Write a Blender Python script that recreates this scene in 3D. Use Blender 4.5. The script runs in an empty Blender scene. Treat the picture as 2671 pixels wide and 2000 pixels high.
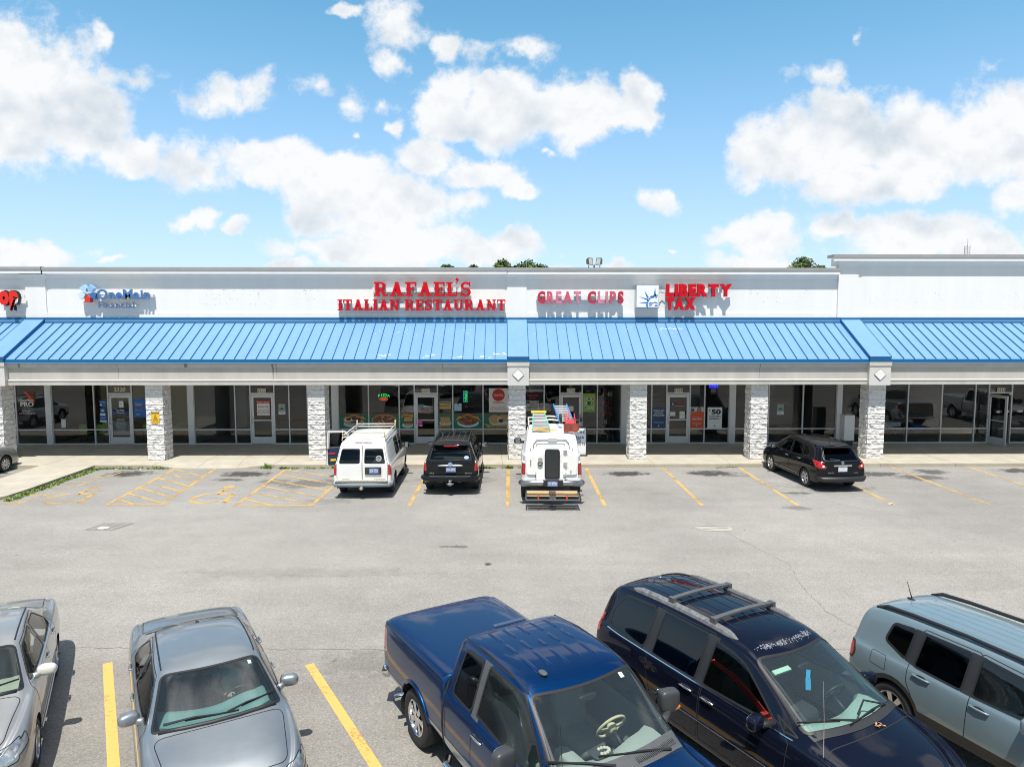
import bpy, bmesh, math, random
from mathutils import Vector, Matrix, noise, interpolate
from mathutils.bvhtree import BVHTree
RAD = math.radians
random.seed(7)
scene = bpy.context.scene
COL = scene.collection

# ------------------------------------------------------------------ camera
cam_d = bpy.data.cameras.new('camera')
cam_d.sensor_width = 36.0
cam_d.lens = 24.96
cam_d.clip_start = 0.2
cam_d.clip_end = 3000.0
cam = bpy.data.objects.new('camera', cam_d)
COL.objects.link(cam)
cam.location = (0, 0, 5.95)
cam.rotation_euler = (RAD(85.0), 0, RAD(-0.6))
scene.camera = cam

# ------------------------------------------------------------------ light
SUN_EL, SUN_AZ = 67.5, -7.0          # azimuth measured from straight behind the camera, negative = left
sun_vec = Vector((math.sin(RAD(SUN_AZ))*math.cos(RAD(SUN_EL)), -math.cos(RAD(SUN_AZ))*math.cos(RAD(SUN_EL)), math.sin(RAD(SUN_EL))))
sun_d = bpy.data.lights.new('sun', 'SUN')
sun_d.energy = 5.0
sun_d.angle = RAD(0.53)
sun_d.color = (1.0, 0.945, 0.865)
sun = bpy.data.objects.new('sun', sun_d)
COL.objects.link(sun)
sun.rotation_euler = sun_vec.to_track_quat('Z', 'Y').to_euler()
sun.location = (0, -20, 40)

scene.view_settings.view_transform = 'Standard'
scene.cycles.filter_width = 1.0
scene.view_settings.look = 'None'
scene.view_settings.exposure = 0.30
scene.view_settings.gamma = 1.0
scene.view_settings.use_curve_mapping = False

# ------------------------------------------------------------------ world: sky with cumulus clouds
def build_world():
    w = bpy.data.worlds.new('World')
    scene.world = w
    w.use_nodes = True
    nt = w.node_tree
    N, L = nt.nodes, nt.links
    N.clear()
    def mth(op, a, b=None, c=None, clamp=False):
        n = N.new('ShaderNodeMath'); n.operation = op; n.use_clamp = clamp
        for i, x in enumerate((a, b, c)):
            if x is None: continue
            if isinstance(x, (int, float)): n.inputs[i].default_value = x
            else: L.new(x, n.inputs[i])
        return n.outputs[0]
    def vm(op, a, b=None, s=None):
        n = N.new('ShaderNodeVectorMath'); n.operation = op
        for i, x in enumerate((a, b)):
            if x is None: continue
            if isinstance(x, (tuple, list)): n.inputs[i].default_value = x
            else: L.new(x, n.inputs[i])
        if s is not None: n.inputs['Scale'].default_value = s
        return n
    def nz(vec, scale, detail, rough, col=False):
        n = N.new('ShaderNodeTexNoise')
        n.inputs['Scale'].default_value = scale; n.inputs['Detail'].default_value = detail
        n.inputs['Roughness'].default_value = rough
        L.new(vec, n.inputs['Vector'])
        return n.outputs['Color' if col else 'Fac']
    tc = N.new('ShaderNodeTexCoord')
    sep = N.new('ShaderNodeSeparateXYZ'); L.new(tc.outputs['Generated'], sep.inputs[0])
    dx, dy, dz = sep.outputs
    sky = N.new('ShaderNodeTexSky'); sky.sky_type = 'NISHITA'; sky.sun_disc = False
    sky.sun_elevation = RAD(SUN_EL); sky.sun_rotation = RAD(180 + SUN_AZ)
    sky.altitude = 200; sky.air_density = 1.0; sky.dust_density = 0.6; sky.ozone_density = 2.2
    # --- clouds in front (towards +Y) on the tangent plane u = x/y, v = z/y
    ysafe = mth('MAXIMUM', dy, 0.05)
    u = mth('DIVIDE', dx, ysafe); v = mth('DIVIDE', dz, ysafe)
    cmb = N.new('ShaderNodeCombineXYZ'); L.new(u, cmb.inputs[0]); L.new(v, cmb.inputs[1])
    p0 = cmb.outputs[0]
    wcol = nz(p0, 7.0, 5.0, 0.60, True)
    wv = vm('SCALE', vm('SUBTRACT', wcol, (0.5, 0.5, 0.5)).outputs[0], s=0.10)
    p = vm('ADD', p0, wv.outputs[0]).outputs[0]
    D = None
    for (cx, cy, rx, ry, wgt) in CLOUDS:
        q = vm('MULTIPLY', vm('SUBTRACT', p, (cx, cy, 0)).outputs[0], (1/rx, 1/ry, 0))
        ln = N.new('ShaderNodeVectorMath'); ln.operation = 'LENGTH'; L.new(q.outputs[0], ln.inputs[0])
        d = mth('MULTIPLY_ADD', ln.outputs['Value'], -wgt, wgt)
        if D is None: D = d
        else:
            n = N.new('ShaderNodeMath'); n.operation = 'SMOOTH_MAX'
            L.new(D, n.inputs[0]); L.new(d, n.inputs[1]); n.inputs[2].default_value = 0.12; D = n.outputs[0]
    f1 = nz(p0, 15.0, 10.0, 0.62)
    f2 = nz(p, 5.0, 7.0, 0.58)
    dens = mth('ADD', D, mth('MULTIPLY_ADD', f1, 1.7, -0.83))
    dens = mth('ADD', dens, mth('MULTIPLY_ADD', f2, 0.5, -0.15))
    def ss(x, a, b):
        n = N.new('ShaderNodeMapRange'); n.interpolation_type = 'SMOOTHSTEP'
        n.inputs['From Min'].default_value = a; n.inputs['From Max'].default_value = b
        L.new(x, n.inputs['Value']); return n.outputs['Result']
    a_front = ss(dens, -0.02, 0.44)
    # shading of the cloud: billows lit from above (noise differenced along v) and a greyer belly
    shp = vm('ADD', p0, (0.0, 0.014, 0)).outputs[0]
    g1 = nz(p0, 9.0, 6.0, 0.55); g2 = nz(shp, 9.0, 6.0, 0.55)
    lit = mth('MULTIPLY_ADD', mth('SUBTRACT', g1, g2), 3.0, 0.95)
    sh2 = vm('ADD', p0, (0.0, 0.035, 0)).outputs[0]
    hn = mth('SUBTRACT', nz(sh2, 4.5, 3.0, 0.5), nz(p0, 4.5, 3.0, 0.5))
    under = mth('MULTIPLY', ss(hn, -0.03, 0.12), ss(dens, 0.05, 0.6))
    lit = mth('SUBTRACT', lit, mth('MULTIPLY', under, 0.55), clamp=True)
    # --- a scattered deck of clouds overhead and behind (same kind of cumulus)
    zs = mth('MAXIMUM', dz, 0.06)
    cb = N.new('ShaderNodeCombineXYZ'); L.new(mth('DIVIDE', dx, zs), cb.inputs[0]); L.new(mth('DIVIDE', dy, zs), cb.inputs[1])
    cb.inputs[2].default_value = 3.7
    o1 = nz(cb.outputs[0], 0.95, 8.0, 0.56)
    bq = vm('MULTIPLY', vm('SUBTRACT', cb.outputs[0], (1.30, 0.0, 3.7)).outputs[0], (1/.46, 1/.36, 0))
    bl = N.new('ShaderNodeVectorMath'); bl.operation = 'LENGTH'; L.new(bq.outputs[0], bl.inputs[0])
    bq2 = vm('MULTIPLY', vm('SUBTRACT', cb.outputs[0], (1.50, 0.55, 3.7)).outputs[0], (1/.42, 1/.32, 0))
    bl2 = N.new('ShaderNodeVectorMath'); bl2.operation = 'LENGTH'; L.new(bq2.outputs[0], bl2.inputs[0])
    o1 = mth('ADD', o1, mth('MULTIPLY', mth('SUBTRACT', 1.0, mth('MINIMUM', bl.outputs['Value'], bl2.outputs['Value']), None, True), 0.55))
    o1 = mth('SUBTRACT', o1, mth('MULTIPLY', ss(dx, 0.2, 0.5), 0.03))
    a_over = ss(o1, 0.535, 0.66)
    back = ss(mth('SUBTRACT', dz, mth('MULTIPLY', mth('MAXIMUM', dy, 0.0), 0.62)), 0.0, 0.12)
    a_over = mth('MULTIPLY', a_over, back)
    alpha = mth('MAXIMUM', mth('MULTIPLY', a_front, mth('SUBTRACT', 1.0, back)), a_over)
    above = ss(dz, -0.01, 0.03)
    alpha = mth('MULTIPLY', alpha, above)
    ramp = N.new('ShaderNodeMix'); ramp.data_type = 'RGBA'
    L.new(lit, ramp.inputs['Factor'])
    ramp.inputs[6].default_value = CLOUD_DARK; ramp.inputs[7].default_value = CLOUD_LIT
    # clouds near the sun are brighter (forward scattering)
    dt = N.new('ShaderNodeVectorMath'); dt.operation = 'DOT_PRODUCT'; L.new(tc.outputs['Generated'], dt.inputs[0]); dt.inputs[1].default_value = tuple(sun_vec)
    glow = mth('MULTIPLY_ADD', ss(dt.outputs['Value'], 0.45, 0.95), 2.6, 1.0)
    cl_ = vm('SCALE', ramp.outputs[2]); L.new(glow, cl_.inputs['Scale'])
    # pale haze of the low sky
    skyc = N.new('ShaderNodeMix'); skyc.data_type = 'RGBA'; skyc.blend_type = 'MULTIPLY'; skyc.inputs['Factor'].default_value = 1.0
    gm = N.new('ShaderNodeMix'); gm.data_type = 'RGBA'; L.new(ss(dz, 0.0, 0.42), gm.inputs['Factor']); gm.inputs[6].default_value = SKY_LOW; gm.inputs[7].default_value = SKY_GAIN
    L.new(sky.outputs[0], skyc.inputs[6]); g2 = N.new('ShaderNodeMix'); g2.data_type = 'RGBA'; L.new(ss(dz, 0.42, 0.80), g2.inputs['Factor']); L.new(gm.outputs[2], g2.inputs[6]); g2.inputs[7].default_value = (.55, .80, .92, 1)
    g3 = N.new('ShaderNodeMix'); g3.data_type = 'RGBA'; g3.blend_type = 'MULTIPLY'; L.new(ss(mth('MULTIPLY', dy, -1.0), -0.2, 0.5), g3.inputs['Factor']); L.new(g2.outputs[2], g3.inputs[6]); g3.inputs[7].default_value = (.55, .52, .50, 1)  # sky behind the camera dimmed to weaken fill light on the shaded facade
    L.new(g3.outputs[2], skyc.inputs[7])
    hz = ss(dz, 0.0, 0.42)
    hmix = N.new('ShaderNodeMix'); hmix.data_type = 'RGBA'
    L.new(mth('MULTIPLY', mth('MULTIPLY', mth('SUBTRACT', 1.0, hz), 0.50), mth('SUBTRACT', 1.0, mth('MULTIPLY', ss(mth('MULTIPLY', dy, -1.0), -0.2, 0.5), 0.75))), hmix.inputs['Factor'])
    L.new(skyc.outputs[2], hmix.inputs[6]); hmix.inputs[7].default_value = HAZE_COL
    mx = N.new('ShaderNodeMix'); mx.data_type = 'RGBA'
    L.new(mth('MULTIPLY', alpha, 0.96), mx.inputs['Factor'])
    L.new(hmix.outputs[2], mx.inputs[6]); L.new(cl_.outputs[0], mx.inputs[7])
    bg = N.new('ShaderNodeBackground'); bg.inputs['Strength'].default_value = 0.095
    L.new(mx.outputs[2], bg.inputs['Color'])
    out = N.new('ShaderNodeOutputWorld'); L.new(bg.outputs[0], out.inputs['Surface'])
    w.cycles.sampling_method = 'MANUAL'; w.cycles.sample_map_resolution = 512
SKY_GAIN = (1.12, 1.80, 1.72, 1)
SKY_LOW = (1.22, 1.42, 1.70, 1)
HAZE_COL = (5.9, 7.0, 8.5, 1)
CLOUD_DARK = (5.3, 6.0, 6.7, 1)
CLOUD_LIT = (8.4, 8.45, 8.45, 1)
CLOUDS = [(-0.6581, 0.3148, 0.0941, 0.1066, 1), (-0.7175, 0.357, 0.0936, 0.0749, 1), (-0.5918, 0.2724, 0.0945, 0.0661, 1), (-0.5122, 0.2326, 0.0696, 0.0329, 1), (-0.437, 0.2235, 0.0444, 0.0285, 0.5), (-0.4062, 0.205, 0.0508, 0.0318, 0.45), (-0.3175, 0.2083, 0.0763, 0.0394, 1), (-0.2355, 0.1866, 0.0956, 0.0459, 1), (-0.1534, 0.1492, 0.0832, 0.0512, 1), (-0.2558, 0.1364, 0.0512, 0.0288, 0.6), (-0.2246, 0.1017, 0.1027, 0.0225, 0.8), (-0.0577, 0.1019, 0.1222, 0.0244, 0.8), (-0.122, 0.0955, 0.0965, 0.0257, 0.9), (0.013, 0.1083, 0.0483, 0.0193, 0.9), (-0.0819, 0.2892, 0.0474, 0.0455, 1), (0.0003, 0.2864, 0.076, 0.0538, 1), (0.089, 0.2928, 0.0823, 0.0507, 1), (0.1525, 0.2899, 0.0507, 0.0349, 1), (0.1914, 0.3207, 0.0266, 0.0348, 0.8), (0.1907, 0.2869, 0.019, 0.0317, 0.6), (-0.1142, 0.2211, 0.0477, 0.0286, 0.7), (-0.0252, 0.2027, 0.0638, 0.0268, 0.9), (0.0226, 0.1809, 0.0307, 0.0179, 0.9), (-0.051, 0.1556, 0.0256, 0.0224, 0.4), (-0.1372, 0.4014, 0.0375, 0.0375, 0.42), (-0.1428, 0.3561, 0.0251, 0.0201, 0.5), (-0.0762, 0.3667, 0.0226, 0.0264, 0.5), (-0.3708, 0.3128, 0.0409, 0.0283, 0.36), (-0.3423, 0.322, 0.0252, 0.0314, 0.4), (-0.208, 0.2949, 0.0316, 0.024, 0.45), (-0.2578, 0.3162, 0.0252, 0.0126, 0.3), (-0.5139, 0.3305, 0.0389, 0.0176, 0.4), (-0.5456, 0.3817, 0.0112, 0.0156, 0.3), (-0.1638, 0.3012, 0.0177, 0.0139, 0.3), (-0.1548, 0.2662, 0.0139, 0.0139, 0.5), (0.0193, 0.3688, 0.0377, 0.0163, 0.4), (-0.031, 0.3596, 0.0252, 0.0189, 0.3), (-0.2104, 0.4263, 0.0218, 0.0087, 0.5), (-0.2057, 0.25, 0.0076, 0.0063, 0.4), (0.0544, 0.2358, 0.0115, 0.0064, 0.5), (0.3837, 0.2285, 0.0703, 0.0575, 1), (0.4797, 0.2381, 0.0959, 0.0735, 1), (0.5887, 0.2446, 0.1087, 0.0799, 1), (0.6838, 0.2698, 0.083, 0.0703, 1), (0.5079, 0.1818, 0.1221, 0.027, 1), (0.7093, 0.1695, 0.0516, 0.029, 0.8), (0.7442, 0.2325, 0.0577, 0.0577, 1), (0.2133, 0.1611, 0.0372, 0.0154, 0.6), (-0.4288, 0.1425, 0.0332, 0.0128, 0.7), (-0.379, 0.1318, 0.0192, 0.0077, 0.6), (0.355, 0.1182, 0.071, 0.029, 0.8), (0.4715, 0.1248, 0.0581, 0.0207, 0.9), (0.576, 0.1121, 0.1359, 0.0356, 0.8), (0.343, 0.0863, 0.0841, 0.0181, 0.8), (0.6681, 0.0962, 0.0778, 0.0259, 0.8), (-0.6522, 0.0949, 0.0832, 0.0166, 0.8), (0.0776, 0.0823, 0.0219, 0.0103, 0.8), (-0.3405, 0.0781, 0.0578, 0.0064, 0.6), (-0.2892, 0.0794, 0.0322, 0.0077, 0.7), (0.1552, 0.0798, 0.0258, 0.0078, 0.6), (-0.5386, 0.0779, 0.0257, 0.0064, 0.5), (0.2294, 0.0926, 0.0065, 0.0039, 0.5), (0.4852, 0.3786, 0.0088, 0.0126, 0.3), (0.4443, 0.3216, 0.0317, 0.014, 0.28), (0.7946, 0.2514, 0.0769, 0.0961, 1), (-0.781, 0.2473, 0.0819, 0.0756, 0.8), (0.8502, 0.1125, 0.1038, 0.0389, 0.8), (0.16, 0.6, 0.2, 0.075, 1)]
build_world()

# ------------------------------------------------------------------ materials
MATS = {}
def mat(name, col, rough=.6, metal=0., coat=0., var=0., vscale=6., bump=0., bscale=60., emit=0., spec=.5, streak=None):
    if name in MATS: return MATS[name]
    m = bpy.data.materials.new(name); m.use_nodes = True
    nt = m.node_tree; N, L = nt.nodes, nt.links
    b = N['Principled BSDF']
    b.inputs['Base Color'].default_value = (*col, 1)
    b.inputs['Roughness'].default_value = rough
    b.inputs['Metallic'].default_value = metal
    b.inputs['Coat Weight'].default_value = coat
    b.inputs['Coat Roughness'].default_value = .03
    b.inputs['Coat IOR'].default_value = 1.40
    b.inputs['Specular IOR Level'].default_value = spec
    if emit:
        b.inputs['Emission Color'].default_value = (*col, 1); b.inputs['Emission Strength'].default_value = emit
    if var or bump:
        tc = N.new('ShaderNodeTexCoord')
    if var:
        mp = N.new('ShaderNodeMapping'); L.new(tc.outputs['Object'], mp.inputs[0])
        if streak: mp.inputs['Scale'].default_value = streak
        n = N.new('ShaderNodeTexNoise'); n.inputs['Scale'].default_value = vscale; n.inputs['Detail'].default_value = 6; n.inputs['Roughness'].default_value = .62
        L.new(mp.outputs[0], n.inputs['Vector'])
        r = N.new('ShaderNodeMapRange'); r.inputs[1].default_value = .3; r.inputs[2].default_value = .7
        r.inputs[3].default_value = 1-var; r.inputs[4].default_value = 1+var*.5
        L.new(n.outputs[0], r.inputs[0])
        mx = N.new('ShaderNodeMix'); mx.data_type = 'RGBA'; mx.blend_type = 'MULTIPLY'; mx.inputs['Factor'].default_value = 1
        mx.inputs[6].default_value = (*col, 1); L.new(r.outputs[0], mx.inputs[7])
        L.new(mx.outputs[2], b.inputs['Base Color'])
    if bump:
        n2 = N.new('ShaderNodeTexNoise'); n2.inputs['Scale'].default_value = bscale; n2.inputs['Detail'].default_value = 4
        L.new(tc.outputs['Object'], n2.inputs['Vector'])
        bp = N.new('ShaderNodeBump'); bp.inputs['Strength'].default_value = bump; bp.inputs['Distance'].default_value = .01
        L.new(n2.outputs[0], bp.inputs['Height']); L.new(bp.outputs[0], b.inputs['Normal'])
    MATS[name] = m
    return m
def paint(name, col, metal=.35, rough=.32, dust=.10, spec=.3):
    m = mat(name, col, rough=rough, metal=metal, coat=1.0, var=dust, vscale=2.5, spec=spec)
    return m
def glass(name, tint, ior=1.5, rough=0.0, refl=1.0, dust=0.):
    if name in MATS: return MATS[name]
    m = bpy.data.materials.new(name); m.use_nodes = True
    nt = m.node_tree; N, L = nt.nodes, nt.links; N.clear()
    t = N.new('ShaderNodeBsdfTransparent'); t.inputs[0].default_value = (*tint, 1)
    g = N.new('ShaderNodeBsdfGlossy'); g.inputs['Roughness'].default_value = rough; g.inputs[0].default_value = (refl, refl, refl, 1)
    f = N.new('ShaderNodeFresnel'); f.inputs[0].default_value = ior
    mx = N.new('ShaderNodeMixShader'); L.new(f.outputs[0], mx.inputs[0]); L.new(t.outputs[0], mx.inputs[1]); L.new(g.outputs[0], mx.inputs[2])
    o = N.new('ShaderNodeOutputMaterial'); L.new(mx.outputs[0], o.inputs[0])
    if dust:
        df = N.new('ShaderNodeBsdfDiffuse'); df.inputs[0].default_value = (.62, .74, .72, 1); m2 = N.new('ShaderNodeMixShader'); m2.inputs[0].default_value = dust
        L.new(mx.outputs[0], m2.inputs[1]); L.new(df.outputs[0], m2.inputs[2]); L.new(m2.outputs[0], o.inputs[0])
    MATS[name] = m
    return m

# ------------------------------------------------------------------ object helpers
ORG = {}
def tag(o, label=None, cat=None, group=None, kind=None):
    if label: o['label'] = label
    if cat: o['category'] = cat
    if group: o['group'] = group
    if kind: o['kind'] = kind
    return o
def thing(name, label, cat, loc=(0, 0, 0), rz=0, group=None):
    o = bpy.data.objects.new(name, None); COL.objects.link(o)
    o.location = loc; o.rotation_euler = (0, 0, rz); o.empty_display_size = .2
    ORG[o] = Vector(loc)
    return tag(o, label, cat, group)
def link(name, me, parent=None):
    o = bpy.data.objects.new(name, me); COL.objects.link(o)
    if parent is not None:
        o.parent = parent; ORG[o] = ORG.get(parent, Vector((0, 0, 0)))
    return o
class MB:
    def __init__(s): s.v = []; s.f = []; s.m = []
    def add(s, vs, fs, mi=0):
        o = len(s.v); s.v += [tuple(a) for a in vs]; s.f += [[i+o for i in f] for f in fs]; s.m += [mi]*len(fs); return s
    def box(s, x0, x1, y0, y1, z0, z1, mi=0):
        v = [(x, y, z) for x in (x0, x1) for y in (y0, y1) for z in (z0, z1)]
        return s.add(v, [(0, 1, 3, 2), (4, 6, 7, 5), (0, 4, 5, 1), (2, 3, 7, 6), (0, 2, 6, 4), (1, 5, 7, 3)], mi)
    def obox(s, c, ax, ay, az, mi=0):                 # oriented box: centre and three half-axis vectors
        c, ax, ay, az = Vector(c), Vector(ax), Vector(ay), Vector(az)
        v = [c+ax*i+ay*j+az*k for i in (-1, 1) for j in (-1, 1) for k in (-1, 1)]
        return s.add(v, [(0, 1, 3, 2), (4, 6, 7, 5), (0, 4, 5, 1), (2, 3, 7, 6), (0, 2, 6, 4), (1, 5, 7, 3)], mi)
    def bar(s, a, b, w, h=None, mi=0, up=(0, 0, 1)):
        a, b = Vector(a), Vector(b); h = h or w; d = b-a
        if d.length < 1e-6: return s
        sd = d.cross(Vector(up))
        if sd.length < 1e-5: sd = d.cross(Vector((1, 0, 0)))
        sd.normalize(); u = sd.cross(d).normalized()
        return s.obox((a+b)/2, d/2, sd*w/2, u*h/2, mi)
    def prism(s, poly, fn, d0, d1, mi=0):             # poly 2D, fn(u, v, depth) -> xyz
        n = len(poly)
        v = [fn(a, b, d0) for a, b in poly]+[fn(a, b, d1) for a, b in poly]
        f = [list(range(n))[::-1], list(range(n, 2*n))]+[(i, (i+1) % n, n+(i+1) % n, n+i) for i in range(n)]
        return s.add(v, f, mi)
    def tube(s, pts, r, n=8, mi=0, closed=False):
        pts = [Vector(p) for p in pts]; m = len(pts); o = []
        for i, p in enumerate(pts):
            a = pts[(i-1) % m] if (closed or i > 0) else p; b = pts[(i+1) % m] if (closed or i < m-1) else p
            d = (b-a).normalized(); ref = Vector((0, 0, 1)) if abs(d.z) < .9 else Vector((1, 0, 0))
            e1 = d.cross(ref).normalized(); e2 = d.cross(e1); rr = r[i] if isinstance(r, (list, tuple)) else r
            o += [p+(e1*math.cos(6.28318*k/n)+e2*math.sin(6.28318*k/n))*rr for k in range(n)]
        f = []
        for i in range(m if closed else m-1):
            j = (i+1) % m
            f += [(i*n+k, i*n+(k+1) % n, j*n+(k+1) % n, j*n+k) for k in range(n)]
        if not closed: f += [list(range(n))[::-1], list(range((m-1)*n, m*n))]
        return s.add(o, f, mi)
    def lathe(s, prof, c, ax, n=32, mi=0, cap=True):  # prof [(r, h)], axis vector
        ax = Vector(ax).normalized(); c = Vector(c)
        ref = Vector((0, 0, 1)) if abs(ax.z) < .9 else Vector((1, 0, 0))
        e1 = ax.cross(ref).normalized(); e2 = ax.cross(e1); o = []
        for r, h in prof: o += [c+ax*h+(e1*math.cos(6.28318*k/n)+e2*math.sin(6.28318*k/n))*r for k in range(n)]
        f = []
        for i in range(len(prof)-1): f += [(i*n+k, i*n+(k+1) % n, (i+1)*n+(k+1) % n, (i+1)*n+k) for k in range(n)]
        if cap: f += [list(range(n))[::-1], list(range((len(prof)-1)*n, len(prof)*n))]
        return s.add(o, f, mi)
    def blob(s, c, r, e=.5, nu=20, nv=12, mi=0, M=None):   # rounded box / ellipsoid (superellipsoid)
        def pw(a, k): return math.copysign(abs(a)**k, a)
        o = []
        for j in range(nv+1):
            ph = -math.pi/2+math.pi*j/nv
            for i in range(nu):
                th = 2*math.pi*i/nu
                p = Vector((pw(math.cos(ph), e)*pw(math.cos(th), e)*r[0], pw(math.cos(ph), e)*pw(math.sin(th), e)*r[1], pw(math.sin(ph), e)*r[2]))
                if M: p = M @ p
                o.append(p+Vector(c))
        f = [(j*nu+i, j*nu+(i+1) % nu, (j+1)*nu+(i+1) % nu, (j+1)*nu+i) for j in range(nv) for i in range(nu)]
        return s.add(o, f, mi)
    def text(s, body, fn, size, bold=0., align='CENTER', d0=0., d1=.004, mi=0, sx=1., width=None, lean=0.):
        vs, fs, w = text_poly(body, bold, align)
        k = size/.70
        kx = k*sx if width is None else width/max(w, 1e-6)
        s.add([fn(x*kx+lean*y*k, y*k, d0+(d1-d0)*z) for x, y, z in vs], fs, mi)
        return s
    def build(s, name, mats, parent=None, smooth=False, world=True, bevel=0., auto=None):
        me = bpy.data.meshes.new(name)
        off = ORG.get(parent, Vector((0, 0, 0))) if (parent is not None and world) else Vector((0, 0, 0))
        me.from_pydata([(a[0]-off.x, a[1]-off.y, a[2]-off.z) for a in s.v], [], s.f)
        for m in (mats if isinstance(mats, (list, tuple)) else [mats]): me.materials.append(m)
        me.polygons.foreach_set('material_index', s.m)
        bm = bmesh.new(); bm.from_mesh(me); bmesh.ops.recalc_face_normals(bm, faces=bm.faces); bm.to_mesh(me); bm.free()
        if smooth: me.polygons.foreach_set('use_smooth', [True]*len(me.polygons))
        if auto: me.set_sharp_from_angle(angle=RAD(auto))
        o = link(name, me, parent)
        if bevel:
            b = o.modifiers.new('bevel', 'BEVEL'); b.width = bevel; b.segments = 2; b.limit_method = 'ANGLE'
        return o
_T = {}
def text_poly(body, bold, align):
    key = (body, bold, align)
    if key in _T: return _T[key]
    cu = bpy.data.curves.new('t', 'FONT'); cu.body = body; cu.offset = bold; cu.align_x = align; cu.extrude = .5
    cu.resolution_u = 3
    o = bpy.data.objects.new('t', cu)
    me = bpy.data.meshes.new_from_object(o)
    vs = [(v.co.x, v.co.y, v.co.z+.5) for v in me.vertices]; fs = [list(p.vertices) for p in me.polygons]
    xs = [v[0] for v in vs] or [0]
    bpy.data.objects.remove(o); bpy.data.curves.remove(cu); bpy.data.meshes.remove(me)
    _T[key] = (vs, fs, max(xs)-min(xs))
    return _T[key]
def wallfn(x0, z0, Y):                   # lettering facing the camera (-Y): depth goes towards -Y
    return lambda u, v, d: (x0+u, Y-d, z0+v)
def roundpoly(pts, r, n=4):
    o = []; m = len(pts)
    for i in range(m):
        p, a, b = Vector(pts[i]), Vector(pts[i-1]), Vector(pts[(i+1) % m])
        rr = r[i] if isinstance(r, (list, tuple)) else r
        ra = min(rr, (a-p).length*.45, (b-p).length*.45)
        s, e = p+(a-p).normalized()*ra, p+(b-p).normalized()*ra
        for k in range(n+1):
            t = k/n; o.append(tuple(s*(1-t)**2+p*2*t*(1-t)+e*t*t))
    return o
def ellipse(cx, cy, rx, ry, n=24): return [(cx+rx*math.cos(6.28318*k/n), cy+ry*math.sin(6.28318*k/n)) for k in range(n)]
# ------------------------------------------------------------------ ground
def node_mat(name):
    m = bpy.data.materials.new(name); m.use_nodes = True
    MATS[name] = m
    return m, m.node_tree.nodes, m.node_tree.links
STAINS = [(-14.7, 27.6, .75, .42, .85), (-10.1, 27.5, .85, .42, .85), (-10.35, 26.5, .5, .2, .7), (4.75, 27.4, .75, .36, .9), (8.1, 27.4, .85, .4, .85), (8.9, 27.0, .5, .2, .4),
          (14.5, 27.2, .95, .36, .75), (15.9, 26.6, .8, .4, .6), (16.95, 27.6, .55, .35, .7), (20.75, 27.8, .9, .35, .8), (-7.2, 25.8, 1.2, .5, .45), (-8.6, 26.2, .5, .3, .4), (10.2, 24.2, .55, .16, .6), (9.4, 22.2, .45, .22, .4),
          (-1.35, 18.4, .3, .1, .6), (-.4, 17.05, .12, .1, .9), (-4.9, 16.5, 2.4, .3, .12), (-2.2, 12.0, .9, .4, .25), (-1.2, 11.0, .15, .12, .7), (2.0, 25.6, .6, .25, .25), (-4.6, 26.0, 1.1, .5, .3), (-1.8, 26.4, 1.2, .6, .3), (11.7, 25.0, 1.3, .6, .3), (1.6, 27.0, 1.0, .5, .4), (-5.9, 23.2, .8, .3, .25), (-19.8, 27.0, 1.0, .5, .3)]
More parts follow.
